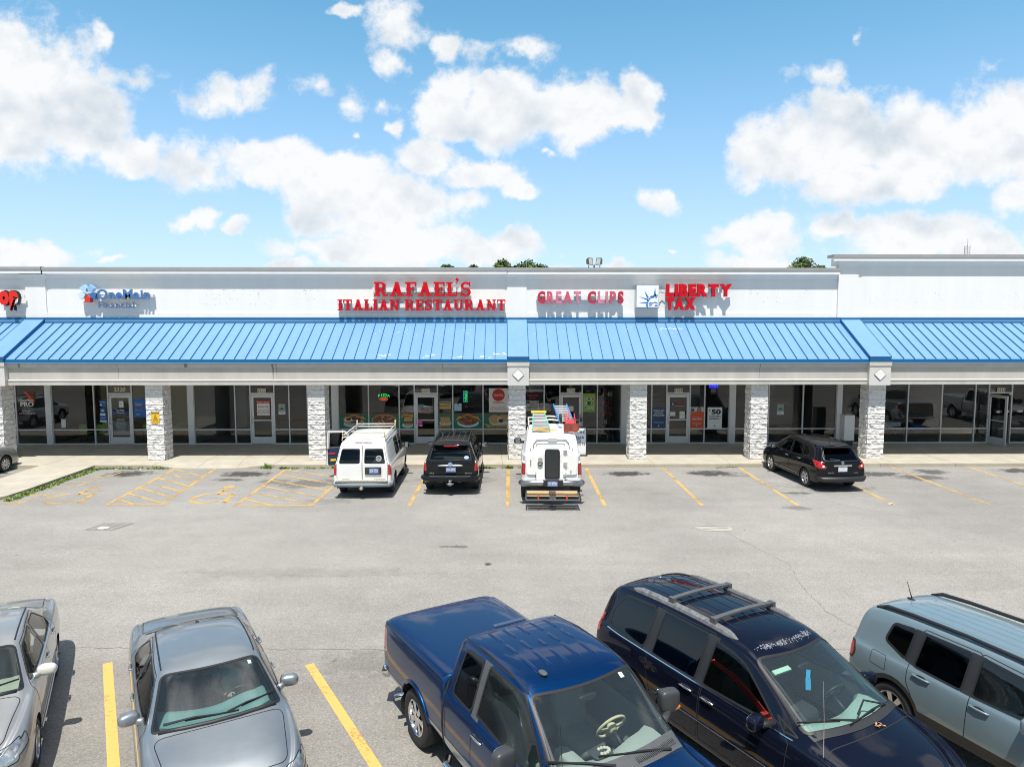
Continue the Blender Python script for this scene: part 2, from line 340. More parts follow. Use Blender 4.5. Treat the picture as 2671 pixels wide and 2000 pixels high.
def asphalt():
    m, N, L = node_mat('asphalt')
    b = N['Principled BSDF']; b.inputs['Roughness'].default_value = .92; b.inputs['Specular IOR Level'].default_value = .25
    tc = N.new('ShaderNodeTexCoord'); P = tc.outputs['Object']
    def mth(op, a, b_=None, c=None, clamp=False):
        n = N.new('ShaderNodeMath'); n.operation = op; n.use_clamp = clamp
        for i, x in enumerate((a, b_, c)):
            if x is None: continue
            if isinstance(x, (int, float)): n.inputs[i].default_value = x
            else: L.new(x, n.inputs[i])
        return n.outputs[0]
    def nz(scale, det=4, ro=.6, vec=P):
        n = N.new('ShaderNodeTexNoise'); n.inputs['Scale'].default_value = scale; n.inputs['Detail'].default_value = det; n.inputs['Roughness'].default_value = ro
        L.new(vec, n.inputs['Vector']); return n.outputs[0]
    def mr(x, a, b_, c, d, st='LINEAR'):
        n = N.new('ShaderNodeMapRange'); n.interpolation_type = st
        for i, q in enumerate((a, b_, c, d)): n.inputs[i+1].default_value = q
        L.new(x, n.inputs[0]); return n.outputs[0]
    big = mr(nz(.16, 5, .6), .35, .65, .86, 1.08)
    mid = mr(nz(1.1, 6, .65), .3, .7, .93, 1.06)
    grain = mr(nz(30, 4, .8), .28, .72, .66, 1.30)
    fine = mr(nz(9, 5, .75), .28, .72, .88, 1.10)
    val = mth('MULTIPLY', mth('MULTIPLY', big, mid), mth('MULTIPLY', grain, fine))
    # direction-of-travel streaks in the aisle
    mp = N.new('ShaderNodeMapping'); mp.inputs['Scale'].default_value = (.12, 1.4, 1); L.new(P, mp.inputs[0])
    val = mth('MULTIPLY', val, mr(nz(1.0, 4, .6, mp.outputs[0]), .35, .7, 1.03, .95))
    vs = N.new('ShaderNodeTexVoronoi'); vs.inputs['Scale'].default_value = 42; L.new(P, vs.inputs['Vector'])
    sc2 = N.new('ShaderNodeSeparateColor'); L.new(vs.outputs['Color'], sc2.inputs[0])
    val = mth('MULTIPLY', val, mr(sc2.outputs[1], 0, 1, .86, 1.11))
    # little dark pits and scabs
    vo = N.new('ShaderNodeTexVoronoi'); vo.inputs['Scale'].default_value = 1.7; vo.inputs['Randomness'].default_value = 1; L.new(P, vo.inputs['Vector'])
    pit = mr(mth('ADD', vo.outputs['Distance'], mr(nz(14, 3), .2, .8, -.04, .05)), .03, .075, .52, 1.0)
    sepc = N.new('ShaderNodeSeparateColor'); L.new(vo.outputs['Color'], sepc.inputs[0])
    keep = mth('GREATER_THAN', sepc.outputs[0], .62)
    pit = mth('ADD', mth('MULTIPLY', pit, keep), mth('SUBTRACT', 1.0, keep))
    val = mth('MULTIPLY', val, pit)
    # oil stains under the parking bays
    sx = N.new('ShaderNodeSeparateXYZ'); L.new(P, sx.inputs[0])
    stn = nz(2.6, 6, .66); stn2 = nz(9, 4, .6)
    tot = None
    for (x, y, rx, ry, w) in STAINS:
        q = N.new('ShaderNodeVectorMath'); q.operation = 'SUBTRACT'; L.new(P, q.inputs[0]); q.inputs[1].default_value = (x, y, 0)
        q2 = N.new('ShaderNodeVectorMath'); q2.operation = 'MULTIPLY'; L.new(q.outputs[0], q2.inputs[0]); q2.inputs[1].default_value = (1/(rx*1.15), 1/(ry*1.2), 0)
        ln = N.new('ShaderNodeVectorMath'); ln.operation = 'LENGTH'; L.new(q2.outputs[0], ln.inputs[0])
        d = mth('ADD', mth('SUBTRACT', 1.15, ln.outputs['Value']), mth('MULTIPLY_ADD', stn, 3.4, -1.7))
        s = mth('MULTIPLY', mr(d, -.1, .6, 0, 1, 'SMOOTHSTEP'), mr(ln.outputs['Value'], 1.0, 1.9, w, 0))
        tot = s if tot is None else mth('MAXIMUM', tot, s)
    tot = mth('MULTIPLY', tot, mr(stn2, .3, .55, .8, 1.0))
    val = mth('MULTIPLY', val, mth('MULTIPLY_ADD', tot, -.93, 1.0))
    # older, greyer surfacing in the near bays (edge of the overlay at y = 12.5) and in the far bays
    yy = mth('ADD', sx.outputs[1], mr(nz(.5, 4), .2, .8, -.25, .25))
    val = mth('MULTIPLY', val, mr(yy, 12.0, 12.7, .90, 1.0))
    val = mth('MULTIPLY', val, mr(yy, 20.5, 24.5, 1.0, .93))
    col = N.new('ShaderNodeMix'); col.data_type = 'RGBA'; col.blend_type = 'MULTIPLY'; col.inputs['Factor'].default_value = 1
    tint = N.new('ShaderNodeMix'); tint.data_type = 'RGBA'; L.new(mr(yy, 11, 26, 0, 1), tint.inputs['Factor'])
    tint.inputs[6].default_value = (.285, .272, .248, 1); tint.inputs[7].default_value = (.300, .293, .278, 1)
    L.new(tint.outputs[2], col.inputs[6]); L.new(val, col.inputs[7])
    L.new(col.outputs[2], b.inputs['Base Color'])
    bp = N.new('ShaderNodeBump'); bp.inputs['Strength'].default_value = .45; bp.inputs['Distance'].default_value = .012
    L.new(nz(55, 4, .75), bp.inputs['Height']); L.new(bp.outputs[0], b.inputs['Normal'])
    return m
def worn_paint(name, col, wear):
    m, N, L = node_mat(name)
    b = N['Principled BSDF']; b.inputs['Roughness'].default_value = .8
    o = N['Material Output']
    tc = N.new('ShaderNodeTexCoord')
    n = N.new('ShaderNodeTexNoise'); n.inputs['Scale'].default_value = 16; n.inputs['Detail'].default_value = 6; n.inputs['Roughness'].default_value = .75
    L.new(tc.outputs['Object'], n.inputs['Vector'])
    n1 = N.new('ShaderNodeTexNoise'); n1.inputs['Scale'].default_value = 1.3; n1.inputs['Detail'].default_value = 3
    L.new(tc.outputs['Object'], n1.inputs['Vector'])
    ad = N.new('ShaderNodeMath'); ad.operation = 'ADD'; L.new(n.outputs[0], ad.inputs[0]); L.new(n1.outputs[0], ad.inputs[1])
    r = N.new('ShaderNodeMapRange'); r.inputs[1].default_value = .72+wear*.5; r.inputs[2].default_value = .98+wear*.5
    L.new(ad.outputs[0], r.inputs[0])
    r.inputs[3].default_value = .12; r.inputs[4].default_value = .97
    mx = N.new('ShaderNodeMix'); mx.data_type = 'RGBA'; mx.inputs[6].default_value = (col[0]*.72, col[1]*.7, col[2]*.8, 1); mx.inputs[7].default_value = (*col, 1)
    L.new(n.outputs[0], mx.inputs['Factor']); L.new(mx.outputs[2], b.inputs['Base Color'])
    t = N.new('ShaderNodeBsdfTransparent'); ms = N.new('ShaderNodeMixShader')
    L.new(r.outputs[0], ms.inputs[0]); L.new(t.outputs[0], ms.inputs[1]); L.new(b.outputs[0], ms.inputs[2]); L.new(ms.outputs[0], o.inputs[0])
    return m
def concrete(name, col):
    return mat(name, col, rough=.9, var=.16, vscale=1.6, bump=.25, bscale=70, spec=.25)
M_ASPH = asphalt()
M_YEL = worn_paint('worn_yellow_paint', (.72, .45, .12), -.12)
M_YEL2 = worn_paint('faded_yellow_paint', (.60, .40, .13), .11)
M_YEL3 = worn_paint('very_faded_yellow_paint', (.56, .38, .13), .24)
M_CONC = concrete('sidewalk_concrete', (.43, .40, .335))
M_KERB = concrete('kerb_concrete', (.36, .33, .26))
M_DARK = mat('joint_dark', (.15, .14, .125), rough=.95)

g = MB(); g.add([(-400, -300, 0), (400, -300, 0), (400, 500, 0), (-400, 500, 0)], [(0, 1, 2, 3)])
tag(g.build('parking_lot', M_ASPH), kind='structure')

def sheet(mb, pts, z, mi=0): mb.add([(x, y, z) for x, y in pts], [list(range(len(pts)))], mi)
def stripe(mb, a, b, w, z=.004):
    a, b = Vector(a), Vector(b); d = (b-a).normalized(); s = Vector((-d.y, d.x))*w/2
    sheet(mb, [tuple(p) for p in (a-s, b-s, b+s, a+s)], z)
# near bays (slanted 30 degrees)
mk = MB()
for ax, ay in ((-6.95, 12.02), (-3.41, 11.94), (.10, 11.90), (3.62, 11.86), (7.14, 11.82), (10.66, 11.78)):
    stripe(mk, (ax, ay), (ax+.503*6.2, ay-.864*6.2), .15)
tag(mk.build('bay_line_near', M_YEL), kind='structure').name = 'bay_lines'
mk = MB()
for x in (.15, 3.31, 6.47, 9.58, 12.75, 15.85, 19.0):
    stripe(mk, (x, 28.45), (x-.06, 22.5), .125)
stripe(mk, (-3.05, 28.4), (-3.1, 22.6), .125)
stripe(mk, (-19.2, 29.3), (-18.95, 23.4), .12)
tag(mk.build('far_bay_lines', M_YEL2), kind='structure').name = 'bay_lines.001'
# hatched aisles beside the accessible bays
mk = MB()
def aisle(x0t, x0b, x1t, x1b, yt, yb, n, cut=0):
    stripe(mk, (x0t, yt), (x0b, yb), .11); stripe(mk, (x1t, yt), (x1b, yb), .11, .0046); stripe(mk, (x0b-.05, yb), (x1b+.05, yb), .11, .0052)
    for i in range(n):
        t0 = (i+.1)/n; t1 = t0+1.75/n
        y0 = yt+(yb-yt)*t0; y1 = yt+(yb-yt)*t1
        xa, xb = x0t+(x0b-x0t)*t0, x1t+(x1b-x1t)*t1
        if y1 < yb:
            k = (yb-y0)/(y1-y0); xb = xa+(xb-xa)*k; y1 = yb
        stripe(mk, (xa, y0), (xb, y1), .10, .0058)
aisle(-13.35, -12.97, -11.72, -11.16, 28.5, 22.83, 7)
aisle(-8.83, -8.75, -6.15, -6.28, 28.4, 22.66, 6)
tag(mk.build('hatched_aisle_lines', M_YEL2), kind='structure')
mk = MB()
stripe(mk, (-15.15, 28.0), (-15.95, 22.95), .10); stripe(mk, (-15.95, 22.95), (-17.4, 22.95), .10, .0046)
for i in range(5): stripe(mk, (-16.6, 27.0-i*.95), (-15.35-i*.12, 27.0-i*.95), .09, .0052)
def wheelchair(mb, cx, cy, s):
    def P(u, v): return (cx+u*s, cy+v*s)
    arc = [P(.42*math.cos(a), .42*math.sin(a)*1.25) for a in [RAD(120+i*11) for i in range(20)]]
    for i in range(len(arc)-1): stripe(mb, arc[i], arc[i+1], .085*s*1.3, .004+.0002*(i % 2))
    for a, b in (((-.02, 1.0), (.02, .38)), ((.0, .75), (.45, .75)), ((0, .40), (.42, .40)), ((.42, .42), (.50, -.45)), ((.48, -.45), (.72, -.42))): stripe(mb, P(*a), P(*b), .11*s, .0046)
    sheet(mb, [P(.0+.15*math.cos(k*.5236), 1.2+.17*math.sin(k*.5236)) for k in range(12)], .005)
wheelchair(mk, -14.75, 23.7, 1.35)
tag(mk.build('accessible_bay_marking', M_YEL3), kind='structure')
mk = MB(); wheelchair(mk, -9.95, 23.7, 1.35)
tag(mk.build('accessible_bay_marking', M_YEL2), kind='structure')
# cracks and the overlay seam
ck = MB()
def crack(pts, w, seed, sub=9):
    rnd = random.Random(seed); P = []
    for i in range(len(pts)-1):
        for k in range(sub):
            t = k/sub; P.append((pts[i][0]*(1-t)+pts[i+1][0]*t+rnd.uniform(-.035, .035), pts[i][1]*(1-t)+pts[i+1][1]*t+rnd.uniform(-.035, .035)))
    P.append(pts[-1])
    for i in range(len(P)-1): stripe(ck, P[i], P[i+1], w*rnd.uniform(.4, 1.3), .003+.0003*(i % 3))
crack([(6.0, 20.6), (6.46, 18.9), (6.99, 17.0), (6.76, 15.9), (6.67, 15.1), (6.62, 14.0), (6.78, 13.5), (7.1, 12.9)], .013, 1)
#crack([(6.65, 13.9), (6.3, 13.2), (6.1, 12.6)], .014, 2)
crack([(9.5, 25.8), (9.7, 24.3), (10.6, 23.2), (11.4, 22.0), (12.6, 20.9)], .012, 3)
crack([(-11.5, 23.6), (-9.0, 23.7), (-6.4, 23.9), (-3, 23.8)], .012, 4, 14)
crack([(-9.0, 12.66), (-3.0, 12.48), (3, 12.44), (9, 12.4)], .014, 5, 40)
crack([(-8, 16.6), (-4, 16.2), (-1, 16.4)], .007, 6, 16)
crack([(3.4, 25.3), (5.5, 24.2), (6.3, 22.9)], .014, 7)
tag(ck.build('pavement_cracks', M_DARK), kind='structure')
# patched utility cover in the aisle
M_PATCH = concrete('patch_concrete', (.26, .25, .235))
u = thing('utility_cover', 'square grey cover plate patched into the aisle asphalt left of the white van', 'utility cover', (-11.6, 20.3, 0))
mb = MB(); sheet(mb, [(-12.05, 20.0), (-11.2, 20.0), (-10.95, 20.7), (-11.85, 20.72)], .006); mb.build('plate', M_PATCH, u)
mb = MB(); sheet(mb, ellipse(-11.6, 20.2, .16, .14), .012); mb.build('lid', concrete('lid_concrete', (.5, .49, .46)), u)
mb = MB()
for i in range(4): stripe(mb, (-12.0+i*.26, 20.02), (-11.8+i*.27, 20.68), .02, .0105)
mb.build('joint', M_DARK, u)
u = thing('utility_cover', 'broken pale concrete patch in the aisle behind the row of far bays', 'utility cover', (6.05, 20.0, 0))
mb = MB(); sheet(mb, roundpoly([(5.6, 19.75), (6.5, 19.7), (6.6, 20.2), (5.5, 20.3)], .2), .006); mb.build('plate', concrete('pale_patch', (.37, .355, .32)), u)
mb = MB()
stripe(mb, (5.55, 20.22), (6.5, 20.15), .03, .0105); stripe(mb, (5.7, 19.9), (6.45, 20.0), .02, .0105); mb.build('joint', M_DARK, u)

# ------------------------------------------------------------------ sidewalk with kerb and dropped ramp
def kerb_h(x):
    def r(a, b): return min(1, max(0, (x-a)/(b-a)))
    return .15-.135*(r(-14.2, -13.3)*(1-r(-11.0, -9.6)))
sw = MB(); xs = sorted(set([-40, -21, -18.8, -16.6, 40]+[-15+i*.3 for i in range(22)]+list(range(-8, 40, 2))))
for i in range(len(xs)-1):
    a, b = xs[i], xs[i+1]; ha, hb = kerb_h(a), kerb_h(b)
    sw.add([(a, 28.55, -.02), (b, 28.55, -.02), (b, 28.565, hb-.012), (a, 28.565, ha-.012)], [(0, 1, 2, 3)], 1)
    sw.add([(a, 28.565, ha-.012), (b, 28.565, hb-.012), (b, 28.585, hb), (a, 28.585, ha)], [(0, 1, 2, 3)], 1)
    sw.add([(a, 28.585, ha), (b, 28.585, hb), (b, 29.5, .15), (a, 29.5, .15)], [(0, 1, 2, 3)], 0)
    sw.add([(a, 29.5, .15), (b, 29.5, .15), (b, 33.9, .15), (a, 33.9, .15)], [(0, 1, 2, 3)], 0)
j = MB()
for x in (-28, -24.9, -21.8, -18.7, -15.6, -14.3, -12.5, -10.9, -9.4, -6.3, -3.2, -.1, 3.0, 6.1, 9.2, 12.3, 15.4, 18.5, 21.6, 24.7):
    sk = .4*math.sin(x*3)
    sw.add([(x, 28.585, kerb_h(x)+.0025), (x+.018, 28.585, kerb_h(x)+.0025), (x+.018+sk*.2, 29.5, .1525), (x+sk*.2, 29.5, .1525)], [(0, 1, 2, 3)], 2)
    sw.add([(x+sk*.2, 29.5, .1525), (x+.018+sk*.2, 29.5, .1525), (x+.018+sk, 33.3, .1525), (x+sk, 33.3, .1525)], [(0, 1, 2, 3)], 2)
    sw.add([(x, 28.548, .0), (x+.02, 28.548, .0), (x+.02, 28.562, kerb_h(x)-.01), (x, 28.562, kerb_h(x)-.01)], [(0, 1, 2, 3)], 2)
tag(sw.build('sidewalk', [M_CONC, M_KERB, mat('joint_grey', (.20, .185, .16), rough=.9)]), kind='structure')
wk = MB()
pts = [(-18.8, 28.53), (-18.85, 22.9), (-17.6, 22.85), (-17.05, 23.1), (-16.75, 23.7), (-16.62, 24.6), (-16.6, 28.53)]
def wz(y): return .145 if y > 25 else .145-.06*(25-y)/2.2
top = [(x, y, wz(y)) for x, y in pts]; bot = [(x, y, -.02) for x, y in pts]; n = len(pts)
wk.add(top+bot, [list(range(n))], 0)
wk.add(top+bot, [(i, (i+1) % n, n+(i+1) % n, n+i) for i in range(n)], 1)
tag(wk.build('walkway', [M_CONC, M_KERB]), kind='structure')

# weeds in the kerb gutter
M_WEED = mat('weed_green', (.17, .26, .035), rough=.7, var=.45, vscale=9)
wd = MB(); rnd = random.Random(3)
def weed(x, y, h, n):
    for k in range(n):
        a = rnd.uniform(0, 6.28); r = rnd.uniform(.03, .12); px, py = x+rnd.uniform(-.14, .14), y+rnd.uniform(-.05, .05)
        t = Vector((px+math.cos(a)*r, py+math.sin(a)*r, rnd.uniform(.25, 1)*h)); s = Vector((-math.sin(a), math.cos(a), 0))*rnd.uniform(.012, .035)
        b = Vector((px, py, 0)); m_ = (b+t)/2+Vector((0, 0, .02))
        wd.add([b, m_-s, t, m_+s], [(0, 1, 2, 3)])
for i in range(110):
    y = 23.3+5.2*i/110; weed(-16.52+rnd.uniform(-.02, .10), y, rnd.choice((.05, .08, .13)), 8)
for x0, x1, dn in ((-16.4, -13.7, 30), (-9.9, -6.6, 24), (-2.1, 2.5, 26), (8.8, 9.6, 5)):
    for i in range(dn): weed(rnd.uniform(x0, x1), 28.47, rnd.choice((.04, .07, .12)), 7)
weed(-9.6, 28.47, .26, 45); weed(-14.05, 28.47, .12, 25); weed(-6.9, 28.47, .18, 40); weed(.2, 28.45, .15, 50); weed(-.7, 28.45, .12, 40)
tag(wd.build('weeds', M_WEED), kind='stuff')
tag(bpy.data.objects['weeds'], 'low green weeds growing in the gutter along the kerb and walkway', 'weeds')
# ------------------------------------------------------------------ the shopping strip
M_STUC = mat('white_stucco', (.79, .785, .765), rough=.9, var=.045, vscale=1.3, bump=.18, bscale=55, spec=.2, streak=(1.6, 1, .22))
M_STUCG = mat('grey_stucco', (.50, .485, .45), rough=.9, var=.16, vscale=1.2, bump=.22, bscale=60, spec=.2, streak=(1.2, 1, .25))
M_STUCG2 = mat('pale_pier_stucco', (.60, .595, .58), rough=.9, var=.06, vscale=2, bump=.2, bscale=60, spec=.2)
M_TRIM = mat('stucco_trim', (.55, .53, .485), rough=.85, var=.10, vscale=2.2, spec=.2, streak=(1, 1, .3))
M_COPE = mat('metal_coping', (.34, .335, .32), rough=.6, metal=.1, var=.12, vscale=1.2)
M_BLUE = mat('blue_roof_metal', (.15, .30, .505), rough=.42, metal=0., var=.06, vscale=1.4, spec=.45, streak=(1.4, .5, .5))
M_BLUED = mat('blue_rib_metal', (.010, .12, .28), rough=.5, spec=.2)
M_SPLIT = mat('split_face_block', (.70, .69, .675), rough=.95, var=.16, vscale=7, bump=.5, bscale=45, spec=.2)
M_ALU = mat('aluminium_frame', (.62, .64, .66), rough=.42, metal=.25, var=.05)
M_SGLASS = glass('storefront_glass', (.80, .85, .84), ior=1.62)
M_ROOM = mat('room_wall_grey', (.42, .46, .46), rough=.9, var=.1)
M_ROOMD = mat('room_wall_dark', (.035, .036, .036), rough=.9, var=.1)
M_ROOMY = mat('room_wall_olive', (.52, .45, .18), rough=.9)
M_FLOOR = mat('room_floor', (.22, .20, .17), rough=.6, var=.15)
M_WHITE = mat('white_sheet', (.78, .78, .76), rough=.7)
M_CHROME = mat('chrome', (.75, .76, .78), rough=.12, metal=1.0)
M_BLACK = mat('black_plastic', (.018, .018, .02), rough=.5)
M_RUBBER = mat('rubber', (.022, .022, .022), rough=.8, var=.2, vscale=20)

B = thing('shopping_strip', 'long white one-storey shopping strip with a blue metal awning and stone pillars', 'building', (0, 33.4, 0))
PIERS = [(-21.3, -20.42), (.12, 1.0), (15.09, 15.98)]
SECT = [(-34, -21.3), (-20.42, .12), (1.0, 15.09), (15.98, 34)]
YW, YE, ZE, ZT = 32.0, 29.2, 4.39, 5.93
# --- parapet walls
def parapet(x0, x1, ztop, Y):
    w = MB(); w.box(x0, x1, Y, Y+.3, 4.6, ztop-.1); w.box(x0, x1, Y-.035, Y-.003, 6.02, 6.33)
    w.build('parapet_wall', M_STUC, B)
parapet(-34, 14.95, 8.30, YW); parapet(14.95, 34, 8.88, YW-.06)
def cornice(x0, x1, ztop, Y, ov=.27, endl=False, endr=False):
    c = MB()
    prof = [(Y-.003, ztop-.50), (Y-.02, ztop-.50), (Y-.03, ztop-.46), (Y-.05, ztop-.40), (Y-.10, ztop-.34), (Y-.18, ztop-.30), (Y-ov, ztop-.285), (Y-ov, ztop-.135), (Y-.003, ztop-.135)]
    a = x0-(.35 if endl else 0); b = x1
    n = len(prof)
    c.add([(a, y, z) for y, z in prof]+[(b, y, z) for y, z in prof], [(i, (i+1) % n, n+(i+1) % n, n+i) for i in range(n)]+[list(range(n)), list(range(n, 2*n))])
    c.build('cornice', M_STUC, B)
    k = MB(); k.box(a-.02, b, Y-ov-.03, Y+.35, ztop-.132, ztop); k.build('coping', M_COPE, B)
cornice(-34, -20.36, 8.33, YW-.02); cornice(-20.33, .10, 8.32, YW); cornice(.13, 14.93, 8.31, YW-.004); cornice(14.95, 34, 8.90, YW-.06, endl=True)
# shallow pilasters on the parapet with their coved heads
for i, (x0, x1) in enumerate([(-21.25, -20.36), (.11, .99), (14.95, 15.84)]):
    zt = 8.31 if i < 2 else 8.88; Y = YW-.06*(i == 2)
    p = MB(); p.box(x0, x1, Y-.05, Y-.004, 6.0, zt-.50)
    pr = [(Y-.05, zt-.52), (Y-.07, zt-.42), (Y-.15, zt-.36), (Y-.22, zt-.31), (Y-.275, zt-.292), (Y-.01, zt-.292), (Y-.01, zt-.52)]
    fl = .16; n = len(pr)
    v = []
    for (y, z) in pr:
        e = fl*max(0, (z-(zt-.52))/.228)**2
        v.append((x0-e, y, z))
    for (y, z) in pr:
        e = fl*max(0, (z-(zt-.52))/.228)**2
        v.append((x1+e, y, z))
    p.add(v, [(k, (k+1) % n, n+(k+1) % n, n+k) for k in range(n)]+[list(range(n)), list(range(n, 2*n))])
    p.build('pilaster', M_STUC, B)
gp = MB(); gp.box(-20.365, -20.335, YW-.30, YW-.02, 8.0, 8.34); gp.build('coping_joint', M_BLACK, B)
# --- blue standing-seam awning
for (x0, x1) in SECT:
    a = MB()
    a.add([(x0, YE, ZE), (x1, YE, ZE), (x1, YW-.05, ZT), (x0, YW-.05, ZT)], [(0, 1, 2, 3)])
    a.add([(x0, YE+.02, ZE-.06), (x1, YE+.02, ZE-.06), (x1, YW-.05, ZT-.06), (x0, YW-.05, ZT-.06)], [(0, 1, 2, 3)])
    a.box(x0, x1, YE-.012, YE+.02, ZE-.09, ZE+.004, 1)
    a.box(x0, x1, YE-.03, YE+.02, ZE-.16, ZE-.0905, 0)
    a.box(x0, x1, YE-.034, YE-.030, ZE-.12, ZE-.0905, 1)
    a.build('awning', [M_BLUE, M_BLUED], B)
    rb = MB(); k = math.ceil((x0+.2-1.39)/.4455); up = Vector((0, -(ZT-ZE), YW-.05-YE)).normalized()
    while 1.39+k*.4455 < x1-.1:
        x = 1.39+k*.4455; k += 1
        rb.obox(Vector((x, (YE+YW-.12)/2, (ZE+ZT-.04)/2))+up*.021, (.011, 0, 0), Vector((0, (YW-.12-YE)/2, (ZT-.04-ZE)/2)), up*.022)
    rb.build('awning_ribs', M_BLUED, B)
    fl = MB()
    fl.box(x0, x1, YW-.14, YW-.09, 5.90, 6.02, 0); fl.box(x0, x1, YW-.145, YW-.0365, 6.021, 6.115, 1); fl.box(x0, x1, YW-.16, YW-.1405, 5.875, 5.93, 1)
    fl.build('flashing', [M_BLUE, M_BLUED], B)
for (x0, x1) in PIERS:
    a = MB(); up = Vector((0, -(ZT-ZE), YW-YE)).normalized()
    a.obox(Vector(((x0+x1)/2, (YE+YW-.04)/2-.02, (ZE+ZT)/2+.012))+up*.05, ((x1-x0)/2, 0, 0), Vector((0, (YW-YE)/2-.03, (ZT-ZE)/2)), up*.07)
    a.box(x0-.012, x1+.012, YE-.115, YE-.02, ZE-.085, ZE+.02, 1)
    for x in (x0, x1): a.obox(Vector((x, (YE+YW-.04)/2-.02, (ZE+ZT)/2+.012))+up*.055, (.016, 0, 0), Vector((0, (YW-YE)/2-.03, (ZT-ZE)/2)), up*.075, 1)
    a.box(x0, x1, YW-.17, YW-.105, 5.93, 6.11, 1)
    a.build('awning_panel', [M_BLUE, M_BLUED], B)
# --- white scuffs left on the awning paint
sc = MB(); rnd = random.Random(11)
for (cx, t, n) in ((-5.0, .07, 6), (-3.2, .05, 4), (-2.0, .05, 4), (-.75, .06, 5), (-.25, .12, 7), (-.1, .08, 3)):
    for i in range(n):
        x = cx+rnd.uniform(-.22, .22); tt = t+rnd.uniform(-.03, .05); y = YE+(YW-.05-YE)*tt; z = ZE+(ZT-ZE)*tt+.004
        w, h = rnd.uniform(.03, .11), rnd.uniform(.01, .03)
        sc.add([(x-w, y-h, z-h*.55), (x+w*.8, y-h*.6, z-h*.33), (x+w, y+h, z+h*.55), (x-w*.6, y+h*.8, z+h*.44)], [(0, 1, 2, 3)])
for i in range(60):
    x = rnd.choice((rnd.uniform(-6, .1), rnd.uniform(1.2, 9.5))); tt = rnd.uniform(.62, .86); y = YE+(YW-.05-YE)*tt; z = ZE+(ZT-ZE)*tt+.004; w, h = rnd.uniform(.01, .035), rnd.uniform(.004, .012)
    sc.add([(x-w, y-h, z-h*.55), (x+w, y-h*.2, z-h*.11), (x+w, y+h, z+h*.55), (x-w, y+h, z+h*.55)], [(0, 1, 2, 3)])
for i in range(14):
    x = 6.9+i*.07; tt = .80+.012*math.sin(i*1.3); y = YE+(YW-.05-YE)*tt; z = ZE+(ZT-ZE)*tt+.004
    sc.add([(x-.03, y-.02, z-.011), (x+.03, y-.012, z-.0066), (x+.04, y+.02, z+.011), (x-.03, y+.012, z+.0066)], [(0, 1, 2, 3)])
sc.build('paint_scuffs', mat('scuff_white', (.72, .76, .78), rough=.7), B)
# --- fascia beam under the awning, with trim bands
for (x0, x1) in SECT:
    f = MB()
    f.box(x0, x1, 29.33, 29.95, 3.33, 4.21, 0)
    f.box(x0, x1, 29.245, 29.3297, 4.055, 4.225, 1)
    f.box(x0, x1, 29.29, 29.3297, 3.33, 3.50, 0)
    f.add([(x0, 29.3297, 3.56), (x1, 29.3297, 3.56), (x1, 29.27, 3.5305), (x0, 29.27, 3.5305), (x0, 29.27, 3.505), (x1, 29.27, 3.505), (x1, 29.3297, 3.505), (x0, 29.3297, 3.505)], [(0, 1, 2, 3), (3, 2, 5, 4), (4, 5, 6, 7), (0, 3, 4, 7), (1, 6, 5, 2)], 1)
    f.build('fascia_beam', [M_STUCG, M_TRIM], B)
so = MB(); so.box(-34, 34, 29.96, 33.35, 3.30, 3.36); so.build('soffit', M_STUCG2, B)
for (x0, x1) in PIERS:
    p = MB(); p.box(x0, x1, 29.13, 29.96, 3.315, 4.30, 0)
    p.box(x0-.02, x1+.02, 29.10, 29.129, 4.12, 4.295, 1)
    pb = p.build('pier_block', [M_STUCG2, M_TRIM], B)
    cx = (x0+x1)/2; d = MB()
    d.prism([(cx-.23, 3.76), (cx, 3.53), (cx+.23, 3.76), (cx, 3.99)], lambda u, v, w: (u, 29.127-w, v), 0, .03)
    d.build('diamond_tile', M_STUC, B)
    e = MB()
    for k in range(4):
        q = [(cx-.245, 3.76), (cx, 3.515), (cx+.245, 3.76), (cx, 4.005)]
        a_, b_ = q[k], q[(k+1) % 4]; e.bar((a_[0], 29.122, a_[1]), (b_[0], 29.122, b_[1]), .014, .01, up=(0, 1, 0))
    e.build('diamond_groove', mat('groove_grey', (.16, .16, .16), rough=.9), B)
# dirt runs on the beam
dr = MB()
for (x, z0, z1, w) in ((-9.55, 3.36, 4.2, .10), (-9.40, 3.7, 4.2, .05), (-19.9, 4.06, 4.22, .10), (-15.9, 3.5, 4.2, .03), (-2.55, 3.6, 4.2, .03), (-13.1, 4.06, 4.22, .16), (10.6, 3.6, 4.2, .03)):
    dr.add([(x-w/2, 29.2435, z1), (x+w/2, 29.2435, z1), (x+w*.4, 29.2435, 4.058), (x-w*.3, 29.2435, 4.058)], [(0, 1, 2, 3)])
    if z0 < 4: dr.add([(x-w*.4, 29.3277, 4.05), (x+w*.35, 29.3277, 4.05), (x+w*.1, 29.3277, max(z0, 3.57)), (x-w*.15, 29.3277, max(z0, 3.57))], [(0, 1, 2, 3)])
dr.build('dirt_run', mat('dirt_brown', (.27, .255, .22), rough=.95, var=.3, vscale=14), B)
